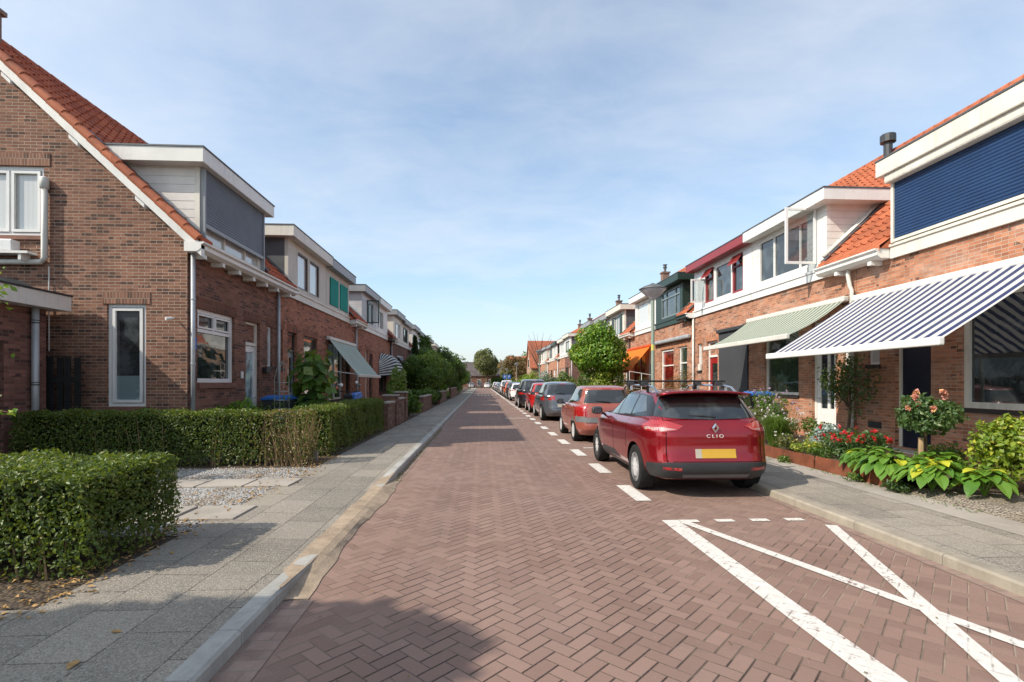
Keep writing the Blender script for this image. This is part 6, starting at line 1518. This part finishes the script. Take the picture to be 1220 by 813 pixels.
def small(name, x, y, r, h, label, mat, n, size, flow=None, fm=None, fs=.05, nf=14, grass=False, z0=.24, cat='plant', top=.6):
    root = thing(name, (x,y,z0), label, cat, 'small plants of the right flower bed')
    if grass:
        mb = MB()
        for i in range(n):
            a = random.random()*6.283; o_ = random.uniform(.2,1); hh = h*random.uniform(.6,1); c = (random.random(),random.random()*.85); w = size; s = Vector((-math.sin(a),math.cos(a),0))*w
            P0 = Vector((x+random.gauss(0,.04),y+random.gauss(0,.04),z0)); P1 = P0+Vector((math.cos(a)*r*o_*.4,math.sin(a)*r*o_*.4,hh*.75)); P2 = P0+Vector((math.cos(a)*r*o_,math.sin(a)*r*o_,hh*(1-.35*o_)))
            mb.poly([P0-s,P0+s,P1+s*.8,P1-s*.8],[c]*4); mb.poly([P1-s*.8,P1+s*.8,P2],[c]*3)
        mb.build('blades', mat, root, recalc=False)
    else:
        P, Nn, cl = crown_pts((x,y,z0+h*.5), (r,r,h*.5), n, 8, .8); ok = P[:,2] > z0; leaf_mesh('foliage', P[ok], Nn[ok], size, mat, root)
    if flow:
        a = rng.random(nf)*6.283; q = np.sqrt(rng.random(nf))*r; F = np.c_[x+q*np.cos(a), y+q*np.sin(a), z0+h*(top+(1.02-top)*rng.random(nf))]; bloom(root, F, fs, fm)
        mb = MB()
        for f in F: mb.tube([(x+(f[0]-x)*.4,y+(f[1]-y)*.4,z0),tuple(f)], .003, 3, False)
        mb.build('flower_stems', mat, root, recalc=False)
    return root
small('red_flower', 5.75,7.95,.32,.42,'low plant with bright red blooms at the edging','leaf_rose',900,.06,True,'petal_red',.05,12); small('red_flower', 6.25,8.0,.38,.48,'red blooming plant behind, beside the doorstep','leaf_rose',900,.06,True,'petal_red',.05,18); small('red_flower', 6.15,8.55,.3,.52,'red blooming plant next to the silver leaved one','leaf_rose',700,.06,True,'petal_red',.045,9)
small('silver_plant', 6.45,9.15,.3,.45,'silvery grey leaved plant near the downpipe','leaf_silver',900,.07); small('silver_plant', 5.95,9.0,.2,.28,'small silvery tuft at the white flowers','leaf_silver',400,.05)
small('ornamental_grass', 5.75,9.75,.58,.78,'arching tuft of ornamental grass in the middle of the bed','leaf_grass',800,.005,grass=True); small('ornamental_grass', 5.9,11.6,.45,.75,'tall grass tuft with lilac spikes behind the dark red car','leaf_grass',300,.005,grass=True)
small('yellow_flower', 5.62,8.6,.3,.30,'low yellow green cushion plant over the edging','leaf_yellow',1100,.035,True,'petal_yellow',.02,20); small('olive_plant', 5.65,9.15,.35,.34,'bushy olive green plant spilling over the edging','leaf_olive',1500,.035,True,'petal_white',.02,14)
small('white_flower', 6.1,10.1,.4,.72,'white flowering plant in front of the white door','leaf_mid',900,.05,True,'petal_white',.03,26); small('pink_flower', 5.75,10.7,.52,.78,'large dusty pink flowering cushion beside the car','leaf_olive',2200,.04,True,'petal_white',.028,70,top=.45); small('pink_flower', 5.85,12.6,.45,.95,'lilac spiked plant next to the blue lidded bin','leaf_mid',1000,.05,True,'petal_lilac',.03,60,top=.3)
small('lilac_flower', 6.7,11.9,.55,1.12,'tall lilac spikes under the green awning window','leaf_mid',1000,.05,True,'petal_lilac',.032,90,top=.3); small('pink_flower', 6.5,10.9,.4,.85,'pink flowering plant left of the white door','leaf_mid',1100,.05,True,'petal_lilac',.03,50,top=.4); small('green_plant', 6.9,10.2,.35,.55,'green leafy plant at the white downpipe','leaf_mid',900,.06); small('green_plant', 6.3,10.5,.3,.5,'leafy plant between the grass and the white flowers','leaf_bright',800,.05)
small('green_plant', 6.75,8.6,.35,.4,'dark low plant in front of the air grille','leaf_dark',800,.06); small('green_plant', 6.9,7.4,.35,.4,'low plant beside the doorstep of the navy door','leaf_mid',700,.06); small('green_plant', 5.6,8.15,.22,.26,'small green clump overhanging the edging','leaf_mid',500,.04)
for (x,y,l) in ((5.3,8.75,'weed in the joint before the second rusty plate'),(5.3,9.7,'weed tuft at the rusty edging beside the car shadow'),(5.28,7.0,'weed tuft at the foot of the nearest edging'),(5.32,10.3,'small weed at the edging next to the car')): small('weed', x,y,.13,.13,l,'leaf_mid',160,.045,z0=.09,cat='weed')
small('dark_plant', 5.36,6.25,.2,.16,'small dark purple green plant at the pavement corner of the bed','leaf_dark',500,.04,z0=.09)
# rose tree
rt = thing('rose_tree', (6.3,6.95,.2), 'standard rose tree with pink and apricot blooms before the navy door', 'rose tree'); P, Nn, cl = crown_pts((6.3,6.95,1.05), (.47,.47,.30), 2600, 16, .8); leaf_mesh('crown', P, Nn, .065, 'leaf_rose', rt)
mb = MB(); mb.tube([(6.3,6.95,.15),(6.31,6.95,.5),(6.3,6.95,.85)], [.022,.02,.018], 8)
for cc, s in cl[:9]: mb.tube([(6.3,6.95,.84), tuple(cc)], [.01,.004], 5)
mb.build('stem', 'bark', rt); mb = MB(); mb.tube([(6.22,6.93,.2),(6.22,6.93,.72)], .035, 8); mb.build('straw_wrap', 'twig', rt)
bloom(rt, [(6.0,6.78,1.30),(6.08,6.85,1.36),(6.02,6.75,1.20),(6.33,6.7,1.37),(6.38,6.72,1.33),(6.12,6.62,1.14),(6.0,6.9,1.14),(6.55,6.9,1.3)], .046, 'petal_pink', 'flowers', 34)
shrub('garden_shrub', 6.55,6.02,.52,1.12,'yellow green leafy shrub below the big window on the right','leaf_yellow',2600,.075,16,group=G_,z0=.14); shrub('garden_shrub', 7.2,5.5,.6,1.05,'yellow green shrub at the right picture edge','leaf_yellow',2000,.075,14,group=G_,z0=.14)
cs = thing('climbing_plant', (7.95,10.75,.14), 'dark leafy climber on the white downpipe between the two doors', 'climber', G_); P, Nn, cl = crown_pts((7.85,10.55,1.5), (.20,.75,.62), 1000, 22, 1.0); leaf_mesh('foliage', P, Nn, .08, 'leaf_rose', cs); mb = MB(); mb.tube([(7.95,10.75,.1),(7.98,10.7,.9),(7.9,10.6,1.5)], [.035,.03,.012], 6)
for cc, s in cl[:8]: mb.tube([(7.95,10.7,.95), tuple(cc)], [.014,.005], 5)
mb.build('stems', 'bark', cs)
tree('garden_tree', 5.75,24.9,1.45,2.95,'round bright green tree in front of the orange awning on the right','leaf_bright',20000,.15,30,group=G_,rz=1.3,trunk=.08); shrub('garden_shrub', 5.9,24.4,1.0,2.2,'yellow green bush at the foot of the round bright tree','leaf_yellow',3500,.12,14,group=G_)
shrub('garden_shrub', 6.75,17.2,.62,1.95,'round rust coloured bush before the red framed window','leaf_rust',5200,.05,18,group=G_); shrub('garden_shrub', 6.3,21.6,.5,1.45,'small rust green bush below the orange awning','leaf_rust',1600,.07,10,group=G_); shrub('garden_shrub', 6.3,28.6,.9,1.9,'dark green bush left of the round bright tree','leaf_dark',2400,.12,12,group=G_)
gwall(5.42,5.6,15.4,19.3,.75,'low tan wall before the house with the tall black screen','stone_grey'); gwall(5.42,5.6,26.5,36,.8,'low brick wall beyond the round bright tree','brick_tan')
rl = thing('metal_railing', (6.75,21.5,.08), 'thin metal stair railing in front of the orange awning house', 'railing')
for (z0_, z1_, r_) in ((1.98,1.80,.018),(1.62,1.44,.01),(1.3,1.12,.01)): mb = MB(); mb.tube([(6.25,21.5,z0_),(7.3,21.5,z1_)], r_, 6); mb.build('rail', 'pvc', rl)
for x, z_ in ((6.25,1.98),(6.77,1.89),(7.3,1.80)): mb = MB(); mb.tube([(x,21.5,.05),(x,21.5,z_)], .016, 6); mb.build('post', 'pvc', rl)
RT = [(6.3,31.5,.9,2.2,'leaf_mid','mid green bush beyond the low brick wall'),(6.2,34.5,.8,1.8,'leaf_olive','olive bush before the small white gate post'),(6.4,39.5,1.1,2.3,'leaf_mid','green bush before the end house of the first block'),(6.2,44.0,1.2,2.2,'leaf_dark','dark bush in the gap between the right blocks'),(6.3,49.5,1.2,2.6,'leaf_silver','pale silvery bush before the second right block'),(6.1,54,1.2,2.4,'leaf_mid','round bush in the second right block gardens'),(6.1,59,1.3,2.8,'leaf_yellow','yellow bush, far along the right gardens'),(6.2,65,1.4,2.7,'leaf_bright','bright green bush, far along the right gardens'),(6.1,72,1.5,3.2,'leaf_yellow','tall yellow bush near the far gabled house'),(6.0,80,1.6,3.0,'leaf_mid','green bush below the far gabled house')]
for x,y,r,z1,m,l in RT: shrub('garden_shrub', x,y,r,z1,l,m,1900,.17,10,group=G_,stems=3)
tree('autumn_tree', 6.9,96,3.4,4.6,'reddish autumn tree by the far orange roofed house','leaf_rust',5000,.35,18,group=None,rz=2.4,trunk=.2); tree('autumn_tree', 6.2,110,2.8,4.0,'olive green tree beyond the reddish autumn tree','leaf_olive',4000,.35,16,group=None,rz=2.2,trunk=.2)
tree('street_tree', 1.2,146.5,4.0,7.0,'large round tree closing the view at the end of the street','leaf_olive',16000,.42,34,group=None,rz=4.0,trunk=.32,fill=.8)
tree('street_tree', -22,150,5.5,7.5,'dark tree far beyond the left row end','leaf_mid',7000,.6,22,group=None,rz=4,trunk=.35); tree('street_tree', 16,146,5,6.5,'far green tree beyond the right hand houses','leaf_mid',6000,.6,20,group=None,rz=4,trunk=.35)
bt = thing('bare_tree', (9.5,76,.1), 'thin nearly leafless tree before the far gabled houses', 'tree'); mb = MB(); mb.tube([(9.0,76,0),(9.0,76,5)], [.12,.08], 6)
for i in range(26):
    a = random.random()*6.28; z = random.uniform(4,6.5); mb.tube([(9.0,76,z-1),(9+math.cos(a)*1.0,76+math.sin(a),z+1),(9+math.cos(a)*1.8,76+math.sin(a)*1.6,z+2.6)], [.05,.03,.01], 4)
mb.build('branches', 'bark', bt); bt.location.x = 9.0; [setattr(c, 'location', c.location) for c in bt.children]
hedge('far green hedge closing the end of the street', 2.5,9.0,150.2,151.2,2.8,'leaf_mid',120,.25,group=None)
# brick pier right
pr = thing('brick_pier', (5.36,4.3,.09), 'brick garden pier cut by the right picture edge', 'garden wall'); mb = MB(); mb.box(5.17,5.6,4.1,4.53,.05,1.13); mb.build('pier', 'brick_pier', pr); mb = MB(); mb.box(5.14,5.63,4.07,4.56,1.132,1.19); mb.build('coping', 'slab', pr, bevel=.01); mb = MB(); mb.box(5.602,8.2,4.2,4.42,.05,.7); mb.build('side_wall', 'brick_pier', pr)
# --- street lamps
def lamp(x, y, label):
    r = thing('street_lamp', (x,y,.09), label, 'street lamp', 'street lamps on the right pavement'); mb = MB()
    mb.tube([(x,y,.05),(x,y,1.0)], .062, 14); mb.tube([(x,y,1.0),(x,y,1.06)], [.062,.044], 14, False); mb.tube([(x,y,1.06),(x,y,3.52)], [.044,.04], 14); mb.build('pole', 'lamp_pole', r, smooth=False)
    mb = MB(); mb.lathe((x,y,3.5), [(.05,0),(.06,.02),(.16,.10),(.29,.225),(.315,.26)], 28); mb.build('diffuser', 'lamp_bowl', r, smooth=True)
    mb = MB(); mb.lathe((x,y,3.76), [(.325,-.008),(.33,.01),(.22,.07),(.08,.12),(.03,.15),(.001,.155)], 28); mb.build('cap', 'lamp_cap', r, smooth=True); return r
lp = lamp(4.12,12.2,'grey green street lamp with shallow cone head behind the dark red car')
mb = MB(); mb.tube([(4.12,12.2,2.28),(4.12,12.2,2.42)], .0425, 14); mb.build('sticker', 'petal_yellow', lp)
for y, l in ((37,'second street lamp along the right pavement'),(62,'third street lamp, far along the right pavement'),(87,'fourth and farthest street lamp on the right')):
    c = copy_tree(lp); c.location = (4.12,y,.09); c['label'] = l
    for ch in list(c.children):
        if ch.name.startswith('sticker'): bpy.data.objects.remove(ch)
for i, x in enumerate((3.95,4.75)):
    s = thing('parking_sign', (x,92,.09), 'small blue square parking sign, the %s of the far pair' % ('left' if i == 0 else 'right'), 'sign', 'far pair of blue parking signs'); mb = MB(); mb.tube([(x,92,.05),(x,92,2.9)], .03, 8); mb.build('post', 'zinc', s); mb = MB(); mb.box(x-.3,x+.3,91.93,91.96,2.2,2.9); q = mb.build('panel', 'sign_blue', s)
    tm = text_mesh('P', .55, Vector((x, 91.925, 2.36)), Matrix.Rotation(R(90),4,'X'), 'white_new', q, 'letter', .002); tm.location = -(wloc(q))
s = thing('marker_post', (-2.5,104,.09), 'short grey post at the far left pavement end', 'post'); mb = MB(); mb.tube([(-2.5,104,.05),(-2.5,104,3.0)], .06, 8); mb.build('pole', 'zinc', s); mb = MB(); mb.box(-2.62,-2.38,103.9,103.94,2.6,3.1); mb.build('panel', 'zinc', s)
# --- fallen leaves, pebbles and weeds: uncountable litter
n = 900; X = np.where(rng.random(n) < .5, -2.86+rng.normal(size=n)*.12, rng.uniform(-3.6,-2.7,n)); Y = rng.uniform(3.2,10,n)
P = np.c_[X, Y, np.full(n,.098)]; l_ = leaf_mesh('fallen_leaves', P, np.tile([0,0,1.],(n,1)), .045, 'dead_leaf', None, spread=.3, aspect=.5); tag(l_, 'dry brown fallen leaves scattered under the hedges on the left', 'leaves', kind='stuff')
n = 220; P = np.c_[rng.uniform(-1.2,3.7,n), rng.uniform(1.6,14,n), np.full(n,.012)]; l_ = leaf_mesh('leaf_litter', P, np.tile([0,0,1.],(n,1)), .022, 'leaf_brown', None, spread=.25); tag(l_, 'tiny dry leaf bits strewn over the brick road', 'leaves', kind='stuff')
n = 500; Yk = 7.7+rng.random(n)**1.3*9; P = np.c_[KX+.03+np.abs(rng.normal(size=n))*.035, Yk, np.full(n,.01)]; l_ = leaf_mesh('gutter_weeds', P, np.tile([.2,0,1.],(n,1)), .035, 'leaf_olive', None, spread=.8, aspect=.3); tag(l_, 'small weeds in the gutter along the left kerb', 'weeds', kind='stuff')
n = 500; P = np.c_[5.33+rng.normal(size=n)*.07, rng.uniform(5.2,12,n), np.full(n,.10)]; l_ = leaf_mesh('bed_weeds', P, np.tile([0,0,1.],(n,1)), .03, 'leaf_mid', None, spread=.7, aspect=.35); tag(l_, 'tiny weeds and crumbs along the rusty edging', 'weeds', kind='stuff')
for (x,y,l) in ((-2.05,2.72,'yellowed fallen leaf on the near left pavement, the closer of two'),(-2.1,3.02,'pale fallen leaf on the near left pavement, the farther of two')):
    o = leaf_mesh('fallen_leaf', [(x,y,.097)], [(0,0,1)], .11, 'dead_leaf', None, spread=.05, fold=.06); tag(o, l, 'leaf')
# white pebbles standing proud in the gravel
v = []; n = 3000; px = rng.uniform(-6.5,-2.8,n); py = rng.uniform(4.95,8.75,n); keep = ~(((py > 5.36)&(py < 6.02)&(px < -2.5))|((py > 7.05)&(py < 7.68)&(px < -2.6))); px, py = px[keep], py[keep]
mb = MB()
for x, y in zip(px, py):
    s = random.uniform(.005,.012); k = random.uniform(.6,1.2); mb.hexa([(x-s,y-s*k,.08),(x+s,y-s*.7,.08),(x+s*.8,y+s*k,.08),(x-s*.9,y+s*.8,.08),(x-s*.6,y-s*.5,.085+s),(x+s*.5,y-s*.4,.085+s),(x+s*.4,y+s*.6,.085+s*.9),(x-s*.4,y+s*.4,.085+s)])
o = mb.build('pebbles', 'white_pebble' if 'white_pebble' in MT else 'pvc', recalc=False); tag(o, 'loose white pebbles lying between the stepping slabs', 'pebbles', kind='stuff')
# ------------------------------------------------------------------ CAMERA, LIGHT, SKY
cam = bpy.data.cameras.new('camera'); co = bpy.data.objects.new('camera', cam); COL.objects.link(co); scene.camera = co
YAW = math.atan(35/610)
co.location = (0, 0, 1.5); co.rotation_euler = (R(90), 0, -YAW)
cam.sensor_width = 36; cam.sensor_fit = 'HORIZONTAL'; cam.lens = 36*610/1220; cam.shift_y = (456-406.5)/1220
cam.clip_start = .05; cam.clip_end = 2000
sd = Vector((-1.07, -.47, 1)).normalized()
sun = bpy.data.lights.new('sun', 'SUN'); so = bpy.data.objects.new('sun', sun); COL.objects.link(so)
sun.energy = 3.5; sun.angle = R(.55); sun.color = (1, .91, .775); so.rotation_euler = sd.to_track_quat('Z', 'Y').to_euler(); so.location = (-20, -10, 30)
w = bpy.data.worlds.new('World'); scene.world = w; w.use_nodes = True
N = NT(w.node_tree); bg = w.node_tree.nodes['Background']
sky = N.n('ShaderNodeTexSky'); sky.sky_type = 'NISHITA'; sky.sun_disc = False
sky.sun_elevation = math.asin(sd.z); sky.sun_rotation = math.atan2(sd.x, sd.y); sky.altitude = 0; sky.air_density = 1.0; sky.dust_density = 1.6; sky.ozone_density = 1.6
tc = N.coord('Generated'); sp = N.n('ShaderNodeSeparateXYZ'); N.link(tc, sp.inputs[0])
zz = N.m('ADD', N.m('MAXIMUM', sp.outputs[2], 0), .14)
cb = N.n('ShaderNodeCombineXYZ'); N.link(N.m('DIVIDE', sp.outputs[0], zz), cb.inputs[0]); N.link(N.m('MULTIPLY', N.m('DIVIDE', sp.outputs[1], zz), .75), cb.inputs[1])
rot = N.n('ShaderNodeMapping'); N.link(cb.outputs[0], rot.inputs[0]); rot.inputs['Rotation'].default_value = (0,0,R(28)); rot.inputs['Scale'].default_value = (.5,1.0,1)
n1 = N.noise(rot.outputs[0], .75, 7, .55, .35); n2 = N.noise(rot.outputs[0], 4.5, 6, .62, .4)
cl = N.m('ADD', N.m('MULTIPLY', n1, .78), N.m('MULTIPLY', n2, .22))
cl = N.mr(cl, .38, .66); cl = N.m('ADD', N.m('MULTIPLY', cl, .55), .12)
hz = N.m('POWER', N.m('SUBTRACT', 1, N.m('MINIMUM', N.m('MAXIMUM', sp.outputs[2], 0), 1)), 7)
cl = N.m('MAXIMUM', cl, N.m('MULTIPLY', hz, .9))
cc = N.mix(hz, (4.45,4.52,4.6), (3.6,3.68,3.8))
colr = N.mix(cl, N.mix(1.0, sky.outputs[0], (.86,.985,.99), 'MULTIPLY'), cc)
N.link(colr, bg.inputs[0]); bg.inputs[1].default_value = .15
vs = scene.view_settings; vs.view_transform = 'Standard'; vs.look = 'None'; vs.exposure = 0.66; vs.gamma = 1
scene.render.engine = 'CYCLES'; scene.render.resolution_x = 1024; scene.render.resolution_y = 682
scene.cycles.max_bounces = 6; scene.cycles.transparent_max_bounces = 12
try: scene.cycles.use_adaptive_sampling = True
except Exception: pass
